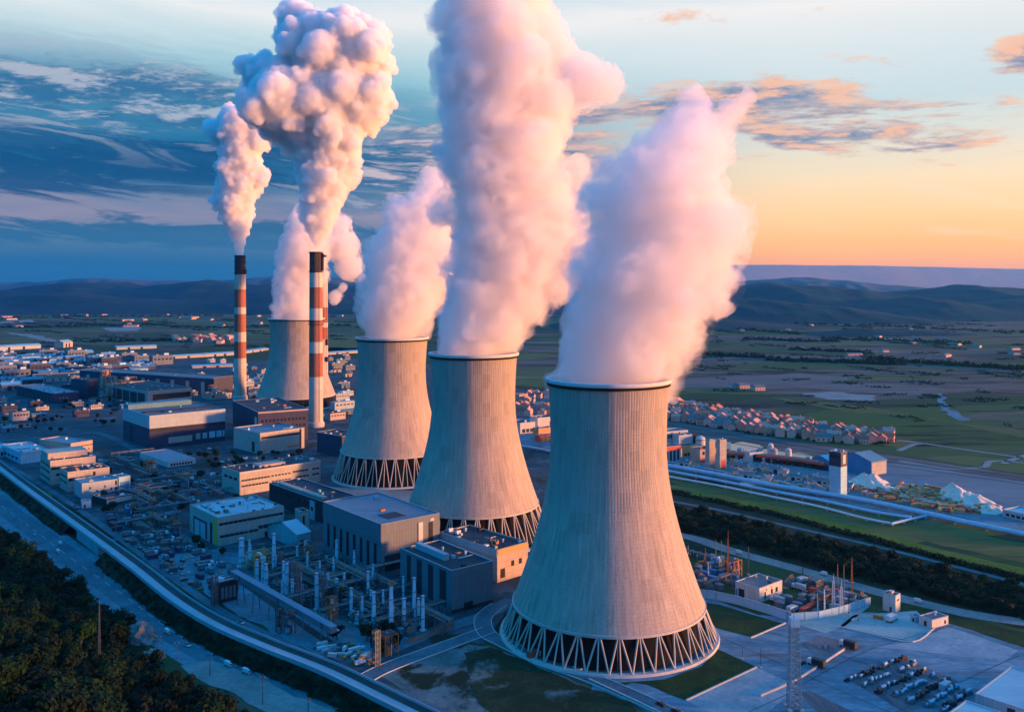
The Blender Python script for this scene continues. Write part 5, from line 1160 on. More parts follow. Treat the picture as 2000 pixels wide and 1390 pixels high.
def get_proto(kind):
    if kind in PR: return PR[kind]
    k, *v = kind.split(':')
    fn = dict(transformer=transformer, tank=tank, container=container, truck=truck, car=car, rack=rack, shed=shed, block=block, lamp=lamp)[k]
    nm = dict(transformer='transformer', tank='storage_tank', container='container', truck='truck', car='parked_car', rack='pipe_rack', shed='shed', block='works_building', lamp='street_lamp')[k]
    root = thing(nm, (0, 0, 0), 'x', nm.replace('_', ' '))
    fn(root, *v)
    PR[kind] = [root, tree_of(root), False]
    return PR[kind]
def put(kind, loc, rz, label, group, scale=None):
    p = get_proto(kind)
    if not p[2]:
        p[2] = True; o = p[0]; o.location = loc; o.rotation_euler = (0, 0, rz); o['label'] = label; o['group'] = group
        if scale is not None: o.scale = scale if not isinstance(scale, (int, float)) else (scale,) * 3
        return o
    return dup(p[1], loc, rz, scale, label, group)
def inside(x, y, poly):
    c = False; j = len(poly) - 1
    for i in range(len(poly)):
        if (poly[i][1] > y) != (poly[j][1] > y) and x < (poly[j][0] - poly[i][0]) * (y - poly[i][1]) / (poly[j][1] - poly[i][1]) + poly[i][0]: c = not c
        j = i
    return c
TAKEN = []
def free(p, r):
    for q, rr in TAKEN:
        if (p.x - q.x) ** 2 + (p.y - q.y) ** 2 < (r + rr) ** 2: return False
    return True
for o in bpy.data.objects:                           # footprints of the buildings already placed
    if o.parent is None and o.type == 'EMPTY' and any(c.name.startswith('wall') for c in o.children):
        me = next(c for c in o.children if c.name.startswith('wall')).data
        xs = [v.co.x for v in me.vertices]; ys_ = [v.co.y for v in me.vertices]
        lx, ly = max(xs), max(ys_); n1, n2 = max(1, int(lx / 14)), max(1, int(ly / 14))
        for i in range(n1 + 1):
            for j in range(n2 + 1):
                p = o.matrix_basis @ Vector((lx * i / n1, ly * j / n2, 0)); TAKEN.append((p, 7))
for (x, y), r in ((T1, 56), (T2, 54), (T3, 54), (T4, 62)): TAKEN.append((Vector((x, y, 0)), r))
def scatter(kinds, poly, n, label, group, r, rz=(GR,), sc_=(1, 1), jitter=.04, tries=40, rename=None):
    """kinds: {kind: label}; the label of each kind is shared by its look-alikes"""
    x0, x1 = min(p[0] for p in poly), max(p[0] for p in poly); y0, y1 = min(p[1] for p in poly), max(p[1] for p in poly)
    done = 0
    for i in range(n * tries):
        if done >= n: break
        x, y = rng.uniform(x0, x1), rng.uniform(y0, y1)
        if not inside(x, y, poly): continue
        p = U(x, y)
        if not free(p, r): continue
        TAKEN.append((p, r)); k = rng.choice(list(kinds))
        s = rng.uniform(*sc_)
        o = put(k, p, rng.choice(rz) + rng.uniform(-jitter, jitter), kinds[k], group, (s * rng.uniform(.8, 1.5), s * rng.uniform(.8, 1.2), s * rng.uniform(.7, 1.2)) if sc_ != (1, 1) else None)
        if rename: o.name = rename; o['category'] = rename
        done += 1
FIELD = [(470, 1105), (540, 1085), (620, 1080), (700, 1130), (790, 1180), (850, 1222), (800, 1245), (760, 1240), (700, 1225), (640, 1195), (560, 1160), (490, 1125)]
scatter({'transformer': 'grey oil transformer with rusty bushings among the pale columns'}, FIELD, 46, '', 'transformers of the column field', 2.6, (GR, GR + 1.57))
scatter({'rack': 'low steel pipe rack running between the pale columns'}, FIELD, 26, '', 'pipe racks of the column field', 3, (GR,))
scatter({'rack': 'tall steel pipe rack standing above the low ones between the pale columns'}, FIELD, 16, '', 'tall pipe racks of the column field', 2.6, (GR, GR + 1.57), sc_=(1.2, 1.9))
scatter({'tank': 'small grey round tank among the pale columns'}, FIELD, 20, '', 'tanks of the column field', 2.2, sc_=(.5, .8))
SCRAP = [(610, 1262), (680, 1256), (725, 1290), (730, 1300), (690, 1300), (640, 1280)]
scatter({'container:white_wall': 'white container in the scrap corner of the gravel yard', 'container:rust': 'rusty container in the scrap corner of the gravel yard', 'container:slate': 'grey container in the scrap corner of the gravel yard', 'truck': 'white truck in the scrap corner of the gravel yard'}, SCRAP, 26, '', 'containers in the scrap corner', 1.6, (GR, 0.2, 1.3), sc_=(.45, .7), jitter=.5)
# railing fence along the road
f0 = [U(798, 1258), U(850, 1240), U(884, 1222)]
fn_ = thing('fence', f0[0], 'sunlit railing fence beside the orange crate structure', 'fence')
b = MB(); q0 = None
P = catmull(f0, 14)
for p in P:
    q = p - f0[0]; b.bar(q, q + up * 2.6, .22)
    if q0 is not None:
        for z in (.6, 2.4): b.bar(q0 + up * z, q + up * z, .14)
        for k in range(1, 4): m_ = q0.lerp(q, k / 4); b.bar(m_ + up * .6, m_ + up * 2.4, .09)
    q0 = q
b.build('railing', M['rust'], fn_)

# ------------------------------------------------------------------ clutter of the plant on the left
scatter({'block:cream': 'small sunlit cream works building in the yards behind the navy halls', 'block:navy': 'small dark works building in the yards behind the navy halls', 'shed:slate:roof_blue': 'small grey gabled shed in the yards behind the navy halls', 'block:slate': 'small grey works building in the yards behind the navy halls', 'shed:pinkish:roof_felt': 'small pinkish gabled shed in the yards behind the navy halls', 'tank': 'round grey tank in the yards behind the navy halls'},
        [(0, 772), (250, 730), (460, 735), (455, 765), (360, 780), (230, 800), (0, 850)], 46, '', 'small buildings behind the navy halls', 12, sc_=(.7, 1.3))
scatter({'shed:sky_paint:roof_blue': 'long blue shed in the crowded yards at far left', 'shed:slate:roof_pale': 'grey shed with pale roof in the crowded yards at far left', 'block:navy:roof_blue': 'dark blue flat-roofed hall in the crowded yards at far left', 'block:slate:roof_blue': 'grey flat-roofed hall in the crowded yards at far left', 'shed:navy:roof_blue': 'dark gabled shed in the crowded yards at far left'},
        [(0, 698), (180, 690), (330, 712), (270, 730), (0, 765)], 80, '', 'sheds of the crowded yards', 16, sc_=(1.3, 2.6))
scatter({'block:pale:roof_pale': 'pale low building in the yards around the twin chimneys', 'block:pinkish': 'pinkish low building in the yards around the twin chimneys', 'shed:slate:roof_blue': 'grey gabled shed in the yards around the twin chimneys'},
        [(380, 700), (520, 720), (520, 760), (640, 770), (700, 735), (690, 800), (640, 830), (600, 800), (480, 775), (455, 720)], 30, '', 'low buildings around the twin chimneys', 14, sc_=(.8, 1.5))
scatter({'block:slate:roof_blue': 'grey low building between the cooling towers and the plain', 'shed:pinkish:roof_felt': 'pinkish shed between the cooling towers and the plain'}, [(640, 700), (700, 690), (700, 740), (645, 740)], 12, '', 'low buildings beyond the twin chimneys', 14, sc_=(.8, 1.6))
YARD = [(190, 900), (280, 885), (300, 925), (420, 925), (460, 960), (380, 985), (345, 1000), (355, 1060), (290, 1050), (210, 1010), (270, 970), (260, 930)]
scatter({'truck': 'white box truck parked on the yards between the viaduct and the workshop', 'rack': 'pipe rack on the yards between the viaduct and the workshop', 'container:blue_paint': 'blue container on the yards between the viaduct and the workshop', 'container:slate': 'grey container on the yards between the viaduct and the workshop', 'container:navy': 'dark navy container on the yards between the viaduct and the workshop', 'truck:slate': 'grey truck on the yards between the viaduct and the workshop', 'tank': 'small grey tank on the yards between the viaduct and the workshop', 'transformer': 'grey transformer on the yards between the viaduct and the workshop', 'rack': 'pipe rack on the yards between the viaduct and the workshop', 'container:rust': 'rusty container on the yards between the viaduct and the workshop'}, YARD, 95, '', 'odds and ends on the yards by the viaduct', 3.2, (GR, GR + 1.57), jitter=.1)
scatter({'rack': 'long pipe rack on the yards between the viaduct and the workshop'}, YARD, 26, '', 'pipe racks on the yards by the viaduct', 2.4, (GR, GR + 1.57), sc_=(.9, 1.6))
for x, y in ((285, 960), (330, 975), (372, 950), (300, 1020), (345, 1040), (262, 1000)): frame_tower(x, y - 18, y, 15, rng.choice(['steel', 'rust', 'steel_dark']), 'small steel structure on the yards between the viaduct and the workshop', 3)
YARD2 = [(200, 1020), (330, 1000), (350, 1060), (420, 1090), (470, 1130), (440, 1180), (400, 1170), (320, 1110), (240, 1050)]
scatter({'car': 'white car parked beside the viaduct road', 'car:steel_dark': 'dark car parked beside the viaduct road', 'truck:slate': 'grey truck parked beside the viaduct road', 'container:navy': 'dark container standing beside the viaduct road', 'transformer': 'grey transformer beside the viaduct road'}, YARD2, 64, '', 'vehicles beside the viaduct road', 3, (GR, GR + 1.57), jitter=.1)
scatter({'lamp': 'thin street lamp on the plant yards'}, [(180, 900), (460, 940), (560, 950), (470, 1080), (460, 1180), (330, 1110), (200, 1020)], 26, '', 'street lamps on the plant yards', 1)
scatter({'container:slate': 'grey container in front of the huge navy hall', 'truck': 'white truck in front of the huge navy hall', 'car': 'white car in front of the huge navy hall', 'container:rust': 'rusty container in front of the huge navy hall'}, [(330, 880), (440, 870), (500, 895), (620, 885), (600, 900), (430, 915), (390, 890)], 22, '', 'things standing in front of the navy hall', 4, (GR, GR + 1.57))

# ------------------------------------------------------------------ right-hand compound
def wall_line(pts, hgt, label, mk, th=.4):
    P_ = [U(x, y) for x, y in pts]
    root = thing('boundary_wall', P_[0], label, 'wall')
    Q = [p - P_[0] for p in P_]
    b = MB(); strip(b, Q, th / 2, -th / 2, 0, hgt); b.build('wall_panel', M[mk], root)
    b = MB(); strip(b, Q, th / 2 + .12, -th / 2 - .12, hgt + .003, hgt + .2); b.build('coping', M['pale'], root)
    n = 0
    for p, q in zip(Q, Q[1:]):
        k = max(1, int((q - p).length / 7))
        for i in range(k): c = p.lerp(q, i / k); MB().box(c.x, c.y, 0, .6, .6, hgt + .35, math.atan2((q - p).y, (q - p).x)).build('pier', M[mk], root)
wall_line([(1362, 1166), (1395, 1170), (1440, 1180), (1500, 1198), (1543, 1212)], 4.2, 'long light blue boundary wall of the compound, behind the lawn', 'sky_paint')
wall_line([(1546, 1212), (1600, 1208), (1650, 1196), (1700, 1180)], 3.6, 'light blue boundary wall turning back to the sandy track', 'sky_paint')
def mast(px, y0, y1, wpx, mk, label, lattice=False):
    p = U(px, y1); s = scale_at(y1); hgt = (y1 - y0) * s
    root = thing('mast', p, label, 'mast', 'masts of the walled compound')
    if lattice: lattice_bm(wpx * s, wpx * s * .6, hgt * .8, 8, bw=.14).build('lattice', M[mk], root); MB().tube((0, 0, hgt * .8), (0, 0, hgt), .14, .06, n=6).build('tip', M[mk], root)
    else:
        MB().tube((0, 0, 0), (0, 0, hgt), wpx * s / 2, wpx * s / 4, n=8).build('pole', M[mk], root)
        b = MB()
        for k in (.55, .8): b.bar((-wpx * s, 0, hgt * k), (wpx * s, 0, hgt * k), .15)
        b.build('crossarm', M['steel_dark'], root)
    MB().box(0, 0, 0, wpx * s * 1.6 + .5, wpx * s * 1.6 + .5, .6).build('footing', M['concrete'], root)
mast(1422, 1036, 1132, 3, 'rust', 'tallest rusty lattice mast behind the cream house', True)
mast(1398, 1053, 1092, 2.2, 'steel', 'grey pole left of the tallest rusty mast')
mast(1409, 1054, 1086, 1.8, 'steel', 'short thin grey pole just left of the tallest rusty mast')
mast(1462, 1066, 1122, 2.6, 'steel', 'grey lattice mast right of the tallest rusty mast', True)
mast(1378, 1070, 1112, 2.4, 'rust', 'rusty pole close to the nearest tower', True)
mast(1383, 1096, 1130, 2.6, 'white_metal', 'white pole close to the nearest tower')
mast(1344, 1065, 1082, 1.6, 'white_metal', 'thin white T-shaped lamp close to the nearest tower')
mast(1636, 1101, 1150, 2, 'rust', 'red-tipped pole left of the pair of pale pillars')
mast(1648, 1103, 1180, 2.4, 'steel', 'thin grey pole between the pale pillars and the tallest right mast')
mast(1664, 1086, 1166, 3, 'rust', 'tallest orange-tipped lattice mast at the right end of the compound', True)
mast(1628, 1120, 1194, 5.5, 'white_metal', 'pale lattice pillar, left of the pair', True)
mast(1643.5, 1132, 1196, 6, 'white_metal', 'pale lattice pillar, right of the pair', True)
mast(1597, 1158, 1202, 3, 'white_metal', 'short white pillar by the round blue tank')
mast(1610, 1150, 1203, 4, 'col_pale', 'short pale blue pillar by the pair of lattice pillars')
mast(1658, 1160, 1200, 1.6, 'steel_dark', 'dark thin pole near the wall end')
mast(1677, 1165, 1216, 1.8, 'steel', 'thin grey pole at the corner of the turquoise slab')
mast(1568, 1106, 1135, 2.4, 'steel_dark', 'dark pole on the small blue tank right of the cream house')
mast(1450, 1264, 1286, 1.2, 'steel_dark', 'short dark lamp pole at the lawn edge')
mast(1486, 1264, 1303, 1.4, 'steel_dark', 'taller dark lamp pole at the lawn corner')
COMP = [(1350, 1085), (1430, 1095), (1440, 1130), (1432, 1150), (1400, 1160), (1362, 1148)]
scatter({'transformer': 'grey transformer in the left part of the walled compound', 'container:rust': 'rusty container in the left part of the walled compound', 'tank': 'grey tank in the left part of the walled compound', 'rack': 'pipe rack in the left part of the walled compound', 'container:blue_paint': 'blue container in the left part of the walled compound'}, COMP, 30, '', 'equipment in the left part of the compound', 2.8, (GR, GR + 1.57))
COMP2 = [(1532, 1140), (1560, 1130), (1620, 1140), (1690, 1165), (1695, 1176), (1640, 1192), (1560, 1200), (1500, 1188), (1530, 1165)]
scatter({'transformer': 'grey transformer in the right part of the walled compound', 'container:red_wall': 'red container in the right part of the walled compound', 'tank': 'grey tank in the right part of the walled compound', 'container:slate': 'grey container in the right part of the walled compound', 'truck:pale': 'pale truck in the right part of the walled compound'}, COMP2, 40, '', 'equipment in the right part of the compound', 2.5, (GR, GR + 1.57))
frame_tower(1590, 1130, 1150, 24, 'steel', 'grey steel structure behind the round tanks of the walled compound', 2)
frame_tower(1605, 1158, 1186, 26, 'rust', 'red steel structure between the pale pillars and the blue tanks', 2)
frame_tower(1430, 1092, 1125, 26, 'rust', 'rust-red steel structure at the foot of the tallest mast', 2)
frame_tower(1402, 1090, 1112, 16, 'blue_paint', 'blue steel structure left of the tallest mast', 2)
M['pylon'] = mat('weathered_blue_steel', (0.13, 0.25, 0.32), .6, .2, .3)
# pale lattice pylon on the apron
p = U(1551, 1383); s = scale_at(1383)
py_ = thing('lattice_tower', p, 'tall pale lattice tower standing on the concrete apron', 'lattice tower')
hh = (1383 - 1222) * s
lattice_bm(23 * s, 15 * s, hh, 14, bw=.36).build('lattice', M['pylon'], py_)
MB().box(0, 0, hh, 17 * s, 17 * s, 3.4).build('head_cabin', M['sky_paint'], py_)
MB().tube((0, 0, hh + 3.4), (0, 0, hh + 6.5), .2, .08, n=6).build('antenna', M['steel'], py_)
for sx in (-1, 1):
    for sy in (-1, 1): MB().box(sx * 11.5 * s, sy * 11.5 * s, 0, 1.6, 1.6, .8).build('footing', M['concrete'], py_)
b = MB()
for i in range(9): b.lathe([(2.0, hh * (i + .5) / 9), (2.5, hh * (i + .5) / 9), (2.5, hh * (i + .5) / 9 + .15)], 12, cap=False)
b.build('cage_ring', M['pylon'], py_)
# rows of machine parts on the apron
def machine(root, v=0):
    rr = random.Random(v * 7 + 1)
    MB().box(0, 0, .1, 2.6, 1.5, .8).build('base', M['dark_wall' if v % 2 else 'slate'], root)
    MB().tube((rr.uniform(-1, -.4), -.5, 1.25), (rr.uniform(.3, 1.1), -.45, 1.25 + rr.uniform(-.1, .3)), .42, n=10).build('drum', M['steel_dark' if v % 2 else 'sky_paint'], root)
    MB().box(rr.uniform(-.6, .6), .35, .9, rr.uniform(.6, 1.3), .7, rr.uniform(.4, 1.1), rr.uniform(-.4, .4)).build('housing', M['dark_wall' if v in (1, 2) else 'steel'], root)
    MB().tube((-1.2, .3, 1.1), (1.2, .3, 1.2), .2, n=6).build('pipe', M['steel'], root)
protos = []
for v in range(4):
    r0 = thing('machine_part', (0, 0, 0), ['pale blue machine part lying in the rows on the apron', 'dark machine part lying in the rows on the apron'][v % 2], 'machine part', 'machine parts in rows on the apron'); machine(r0, v); protos.append([r0, tree_of(r0), False])
for row in range(7):
    a = Vector((1655 + row * 31, 1330 + row * 10)); e_ = Vector((1762 + row * 21, 1288 + row * 11))
    for i in range(16):
        f_ = (i + rng.uniform(-.3, .3)) / 15
        if rng.random() < .12: continue
        q = a.lerp(e_, f_); p = U(q.x + rng.uniform(-3, 3), q.y + rng.uniform(-2, 2))
        pr = protos[rng.choice([0, 2] if row % 2 else [1, 3, 0])]
        if not pr[2]: pr[2] = True; pr[0].location = p; pr[0].rotation_euler = (0, 0, GR)
        else: dup(pr[1], p, GR + rng.uniform(-.5, .5), rng.uniform(.7, 1.5))
# small things on the apron
for x, y, k, lb in ((1612, 1266, 'container:slate', 'low grey container on the apron right of the lattice tower'), (1656, 1264, 'truck:steel_dark', 'dark truck on the apron beside the low grey container'), (1566, 1296, 'car:steel_dark', 'dark car by the apron kerb'), (1594, 1300, 'truck:steel_dark', 'dark truck at the end of the apron kerb'), (1715, 1208, 'container:rust', 'orange-topped container on the turquoise slab'), (1742, 1212, 'truck:white_metal', 'white truck on the turquoise slab'), (1668, 1212, 'container:white_wall', 'white container at the corner of the blue yard'), (1045, 1284, 'truck:red_wall', 'small red truck under the legs of the nearest tower'), (1846, 1345, 'container:pale', 'pale container beside the machine rows')):
    put(k, U(x, y), GR + rng.choice([0, 1.57]), lb, None)
b = MB(); strip(b, line([(1485, 1360), (1560, 1326), (1650, 1268)], n=4), .3, -.3, .05, .9); tag(b.build('barrier', M['kerb']), 'low straight concrete barrier across the apron', 'barrier')

# ------------------------------------------------------------------ works and heaps beyond the tree belt
def pipeline(pts, r, z, label, mk='sky_paint'):
    P_ = [U(x, y) + up * z for x, y in pts]; P_ = catmull(P_, 6); o0 = P_[0].copy(); o0.z = 0
    root = thing('pipeline', o0, label, 'pipeline', 'pipelines along the meadow')
    n_ = 10; vs = []; Q = [p - o0 for p in P_]
    for i, p in enumerate(Q):
        d = (Q[min(i + 1, len(Q) - 1)] - Q[max(i - 1, 0)]).normalized(); sd = d.cross(up).normalized()
        vs += [p + sd * (r * math.cos(k * 2 * math.pi / n_)) + up * (r * math.sin(k * 2 * math.pi / n_)) for k in range(n_)]
    MB().add(vs, [(i * n_ + k, i * n_ + (k + 1) % n_, (i + 1) * n_ + (k + 1) % n_, (i + 1) * n_ + k) for i in range(len(Q) - 1) for k in range(n_)] + [tuple(range(n_ - 1, -1, -1)), tuple(range((len(Q) - 1) * n_, len(Q) * n_))]).build('pipe', M[mk], root, smooth=True)
    for i in range(1, len(Q), 3): MB().box(Q[i].x, Q[i].y, 0, 1.2, 2.4, z - r * .8).build('support', M['concrete'], root)
pipeline([(1290, 912), (1400, 932), (1500, 952), (1640, 975), (1720, 990), (1810, 1010), (1900, 1030), (2080, 1068)], 1.9, 2.6, 'thickest light blue pipeline, running out of the right edge')
pipeline([(1290, 921), (1400, 942), (1500, 962), (1600, 981), (1700, 1003), (1780, 1016)], 1.2, 1.9, 'middle light blue pipeline along the meadow')
pipeline([(1290, 931), (1400, 951), (1500, 972), (1600, 993), (1680, 1014), (1738, 1026)], 0.9, 1.5, 'nearest thin pale pipeline along the grass', 'white_metal')
pipeline([(1738, 1028), (1780, 1018), (1816, 1010)], 0.9, 1.7, 'short diagonal pipeline joining the nearest and the thickest')
pipeline([(1290, 902), (1380, 918), (1440, 930), (1500, 938), (1560, 955)], 0.8, 1.6, 'pale pipe along the grey flats', 'pale')
pipeline([(1000, 872), (1040, 878), (1090, 888)], 1.6, 2, 'pale pipe glimpsed in the gap between the front towers', 'pale')
# red loading trestle
tp = [U(1420, 896) , U(1500, 903), U(1560, 910), U(1612, 918)]; o0 = tp[0].copy()
tr_ = thing('loading_trestle', o0, 'long red loading trestle with dark openings on the grey flats', 'trestle')
Q = [p - o0 for p in catmull(tp, 5)]
b = MB(); strip(b, Q, 3, -3, 4.5, 6.5); b.build('deck', M['red_wall'], tr_)
b = MB(); strip(b, Q, 2.6, 2.3, 6.503, 7.6); strip(b, Q, -2.3, -2.6, 6.503, 7.6); b.build('parapet', M['pinkish'], tr_)
for q in Q[::1]: MB().box(q.x, q.y, 0, 3.2, 5, 4.49, .1).build('pier', M['dark_wall'], tr_)
for k, (x, y, hh, r, mk) in enumerate(((1505, 887, 11, 3, 'white_wall'), (1512, 893, 9, 3.4, 'cream'), (1540, 893, 9, 3, 'white_wall'), (1368, 876, 13, 5, 'white_wall'), (1580, 903, 6, 2.6, 'cream'), (1446, 886, 6, 3, 'pale'), (1326, 892, 9, 3, 'cream'), (1485, 886, 7, 2.2, 'white_wall'))):
    root = thing('silo', U(x, y), ['tallest white silo behind the red trestle', 'cream silo standing by the tallest white silo', 'white silo near the middle of the red trestle', 'big white domed silo beside the pink factory', 'small cream silo at the right end of the red trestle', 'pale silo on the pond shore', 'cream round silo in front of the coloured works', 'narrow white silo near the arched building'][k], 'silo', 'silos of the coloured works')
    MB().lathe([(r, 0), (r, hh * .75), (r * .8, hh * .9), (r * .3, hh), (.05, hh * 1.03)], 18).build('body', M[mk], root)
    MB().lathe([(r * 1.04, hh * .72), (r * 1.12, hh * .72), (r * 1.12, hh * .75)], 18, cap=False).build('ring', M['steel_dark'], root)
scatter({'container:red_wall': 'red wagon in the strip of wagons along the red trestle', 'container:white_wall': 'white wagon in the strip of wagons along the red trestle', 'container:rust': 'rusty wagon in the strip of wagons along the red trestle', 'container:pinkish': 'pink wagon in the strip of wagons along the red trestle'}, [(1430, 884), (1500, 892), (1600, 906), (1615, 914), (1500, 902), (1420, 893)], 90, '', 'wagons by the red trestle', 2.3, (-.36,), jitter=.1, rename='wagon')
scatter({'container:white_wall': 'white hut on the coloured works ground', 'shed:white_wall:roof_grey': 'small white gabled shed on the coloured works ground', 'container:slate': 'grey hut on the coloured works ground', 'container:orange_wall': 'orange hut on the coloured works ground'}, [(1300, 870), (1420, 880), (1440, 900), (1560, 930), (1660, 950), (1640, 968), (1480, 940), (1300, 905)], 110, '', 'huts on the coloured works ground', 3.2, (-.36, 1.2), jitter=.3, rename='hut')
CR = [(1668, 952), (1715, 944), (1800, 950), (1890, 966), (1950, 992), (1930, 1004), (1840, 1000), (1760, 982), (1690, 970)]
scatter({'container:red_wall': 'red crate in the heap of crates on the ochre ground', 'container:rust': 'rust-brown crate in the heap of crates on the ochre ground', 'container:pinkish': 'pinkish crate in the heap of crates on the ochre ground', 'container:orange_wall': 'orange crate in the heap of crates on the ochre ground'}, CR, 210, '', 'crates heaped on the ochre ground', 1.4, (-.36, 1.2), sc_=(.7, 1.15), jitter=.5, rename='crate')
# white heaps
M['salt'] = mat('white_gypsum', (0.60, 0.46, 0.37), 0.9, 0.2, 0.15, bump=.2)
def heap(peaks, label):
    P_ = [(U(x, y), hh, r) for x, y, hh, r in peaks]; o0 = P_[0][0]
    x0 = min(p.x - r for p, _, r in P_) - 2; x1 = max(p.x + r for p, _, r in P_) + 2; y0 = min(p.y - r for p, _, r in P_) - 2; y1 = max(p.y + r for p, _, r in P_) + 2
    nx = ny = 56; vs = []
    for j in range(ny + 1):
        for i in range(nx + 1):
            x, y = x0 + (x1 - x0) * i / nx, y0 + (y1 - y0) * j / ny; z = -.3
            for p, hh, r in P_:
                d = math.hypot(x - p.x, y - p.y); a = math.atan2(y - p.y, x - p.x)
                rr = r * (1 + .22 * noise.noise(Vector((math.cos(a) * 1.5, math.sin(a) * 1.5, p.x))))
                z = max(z, hh * (1 - d / rr) * (1 + .12 * math.cos(a * 5 + p.x)) if d < rr else -.3)
            z += 1.8 * noise.fractal(Vector((x * .12, y * .12, 1)), .8, 2, 5) if z > 1 else 0
            vs.append((x - o0.x, y - o0.y, z))
    o = MB().add(vs, [(j * (nx + 1) + i, j * (nx + 1) + i + 1, (j + 1) * (nx + 1) + i + 1, (j + 1) * (nx + 1) + i) for j in range(ny) for i in range(nx)]).build('gypsum_heap', M['salt'], smooth=True)
    o.location = (o0.x, o0.y, 0); tag(o, label, 'heap', 'white heaps on the works ground')
heap([(1688, 945, 9, 15), (1672, 950, 6, 13), (1704, 948, 9.5, 17), (1722, 955, 5.5, 14), (1738, 957, 3.5, 11), (1696, 952, 7, 14)], 'white heap right behind the blue tower')
heap([(1860, 966, 10, 13), (1880, 976, 8, 16), (1903, 985, 7.5, 17), (1925, 996, 4.5, 13), (1893, 970, 4, 10), (1870, 972, 8, 13)], 'white heap with sharp peak near the right edge')
heap([(1475, 940, 3, 9), (1462, 944, 2, 7)], 'small white heap on the grey flats below the red trestle')
heap([(1770, 972, 3, 10)], 'small yellowish white heap among the crates')

# ------------------------------------------------------------------ housing estate
M['house_wall'] = mat('house_render', (0.52, 0.26, 0.20), 0.85, 0.25, 0.3)
M['house_wall2'] = mat('pale_house_render', (0.54, 0.34, 0.28), 0.85, 0.2, 0.3)
M['tile_dark'] = mat('dark_tiles', (0.26, 0.09, 0.07), 0.85, 0.3, 0.3)
M['tile_pink'] = mat('pink_tiles', (0.58, 0.25, 0.19), 0.85, 0.3, 0.3)
def house_mesh(k, wl, rf):
    b = MB(); w_, d, hh = [(9, 8, 5), (12, 8, 6), (8, 8, 7), (14, 9, 4.5)][k]
    b.add([(-w_ / 2, -d / 2, 0), (w_ / 2, -d / 2, 0), (w_ / 2, d / 2, 0), (-w_ / 2, d / 2, 0), (-w_ / 2, -d / 2, hh), (w_ / 2, -d / 2, hh), (w_ / 2, d / 2, hh), (-w_ / 2, d / 2, hh), (-w_ / 2, 0, hh + 2.4), (w_ / 2, 0, hh + 2.4)], [(0, 1, 5, 4), (2, 3, 7, 6), (1, 2, 6, 9, 5), (3, 0, 4, 8, 7)])
    b.mat(1); e_ = .5
    b.add([(-w_ / 2 - e_, -d / 2 - e_, hh - .3), (w_ / 2 + e_, -d / 2 - e_, hh - .3), (w_ / 2 + e_, 0, hh + 2.55), (-w_ / 2 - e_, 0, hh + 2.55), (-w_ / 2 - e_, d / 2 + e_, hh - .3), (w_ / 2 + e_, d / 2 + e_, hh - .3)], [(0, 1, 2, 3), (3, 2, 5, 4)])
    b.box(w_ * .2, d * .15, hh + 1, .8, .8, 2.4)
    b.mat(2)
    for i in range(3): b.box(-w_ * .3 + i * w_ * .3, -d / 2 - .03, 1.2, 1.2, .1, 1.5)
    for i in range(2): b.box(w_ / 2 + .03, -d * .2 + i * d * .4, 1.2, .1, 1.2, 1.5)
    return b.build('house', [M[wl], M[rf], M['glass']])
hp = [house_mesh(k, wl, rf) for k, wl, rf in ((0, 'house_wall', 'tile'), (1, 'house_wall2', 'tile_pink'), (2, 'house_wall', 'tile_pink'), (3, 'house_wall2', 'roof_grey'), (0, 'house_wall2', 'tile_dark'), (1, 'house_wall', 'tile'))]
hl_ = ['terracotta-roofed pink house in the dense estate beyond the railway', 'pink-roofed pale house in the dense estate beyond the railway', 'tall pink-roofed house in the dense estate beyond the railway', 'long grey-roofed pale house in the dense estate beyond the railway', 'dark-roofed pale house in the dense estate beyond the railway', 'wide terracotta-roofed house in the dense estate beyond the railway']
used_h = [False] * 6
upper_e = [(1296, 787), (1350, 797), (1450, 812), (1600, 836), (1742, 857)]; lower_e = [(1296, 817), (1350, 826), (1450, 843), (1600, 861), (1700, 868), (1742, 862)]
def lerp_y(P_, x): return np.interp(x, [p[0] for p in P_], [p[1] for p in P_])
HS = []; cnt = 0
for i in range(6000):
    if cnt >= 280: break
    x = rng.uniform(1298, 1740); y = rng.uniform(lerp_y(upper_e, x), lerp_y(lower_e, x)); p = U(x, y)
    if any((p.x - q.x) ** 2 + (p.y - q.y) ** 2 < 9.5 ** 2 for q in HS): continue
    HS.append(p); k = rng.randrange(6); o = hp[k]
    if used_h[k]: o = o.copy(); COL.objects.link(o)
    used_h[k] = True; cnt += 1
    o.location = p; o.rotation_euler = (0, 0, -.35 + rng.choice([0, 1.57]) + rng.uniform(-.25, .25)); s = rng.uniform(.95, 1.4); o.scale = (s, s, s)
    tag(o, hl_[k], 'house', 'houses of the dense estate')
def plain_copy(k, p, rz, s, label, group, name=None, cat=None):
    o = hp[k].copy(); COL.objects.link(o); o.location = p; o.rotation_euler = (0, 0, rz); o.scale = s if not isinstance(s, (int, float)) else (s, s, s)
    if name: o.name = name
    tag(o, label, cat or 'house', group); return o
for i in range(30):
    x, y = rng.uniform(1008, 1075), rng.uniform(770, 812); plain_copy(rng.randrange(6), U(x, y), -.3 + rng.choice([0, 1.57]), 1.1, 'small pinkish house seen in the gap between the two front towers', 'houses in the gap between the towers')
for i in range(34):
    x = rng.uniform(330, 458); y = rng.uniform(660, 671); plain_copy(rng.randrange(6), U(x, y), rng.uniform(0, 3), 1.6, 'tiny house of the far village left of the lone chimney', 'houses of the far village')
for x, y in ((1436, 757), (1446, 757), (1452, 758), (1478, 761), (1482, 762)): plain_copy(3, U(x, y), .2, 1.2, 'tiny white farm house on the heath right of the nearest plume', 'farm houses on the heath')
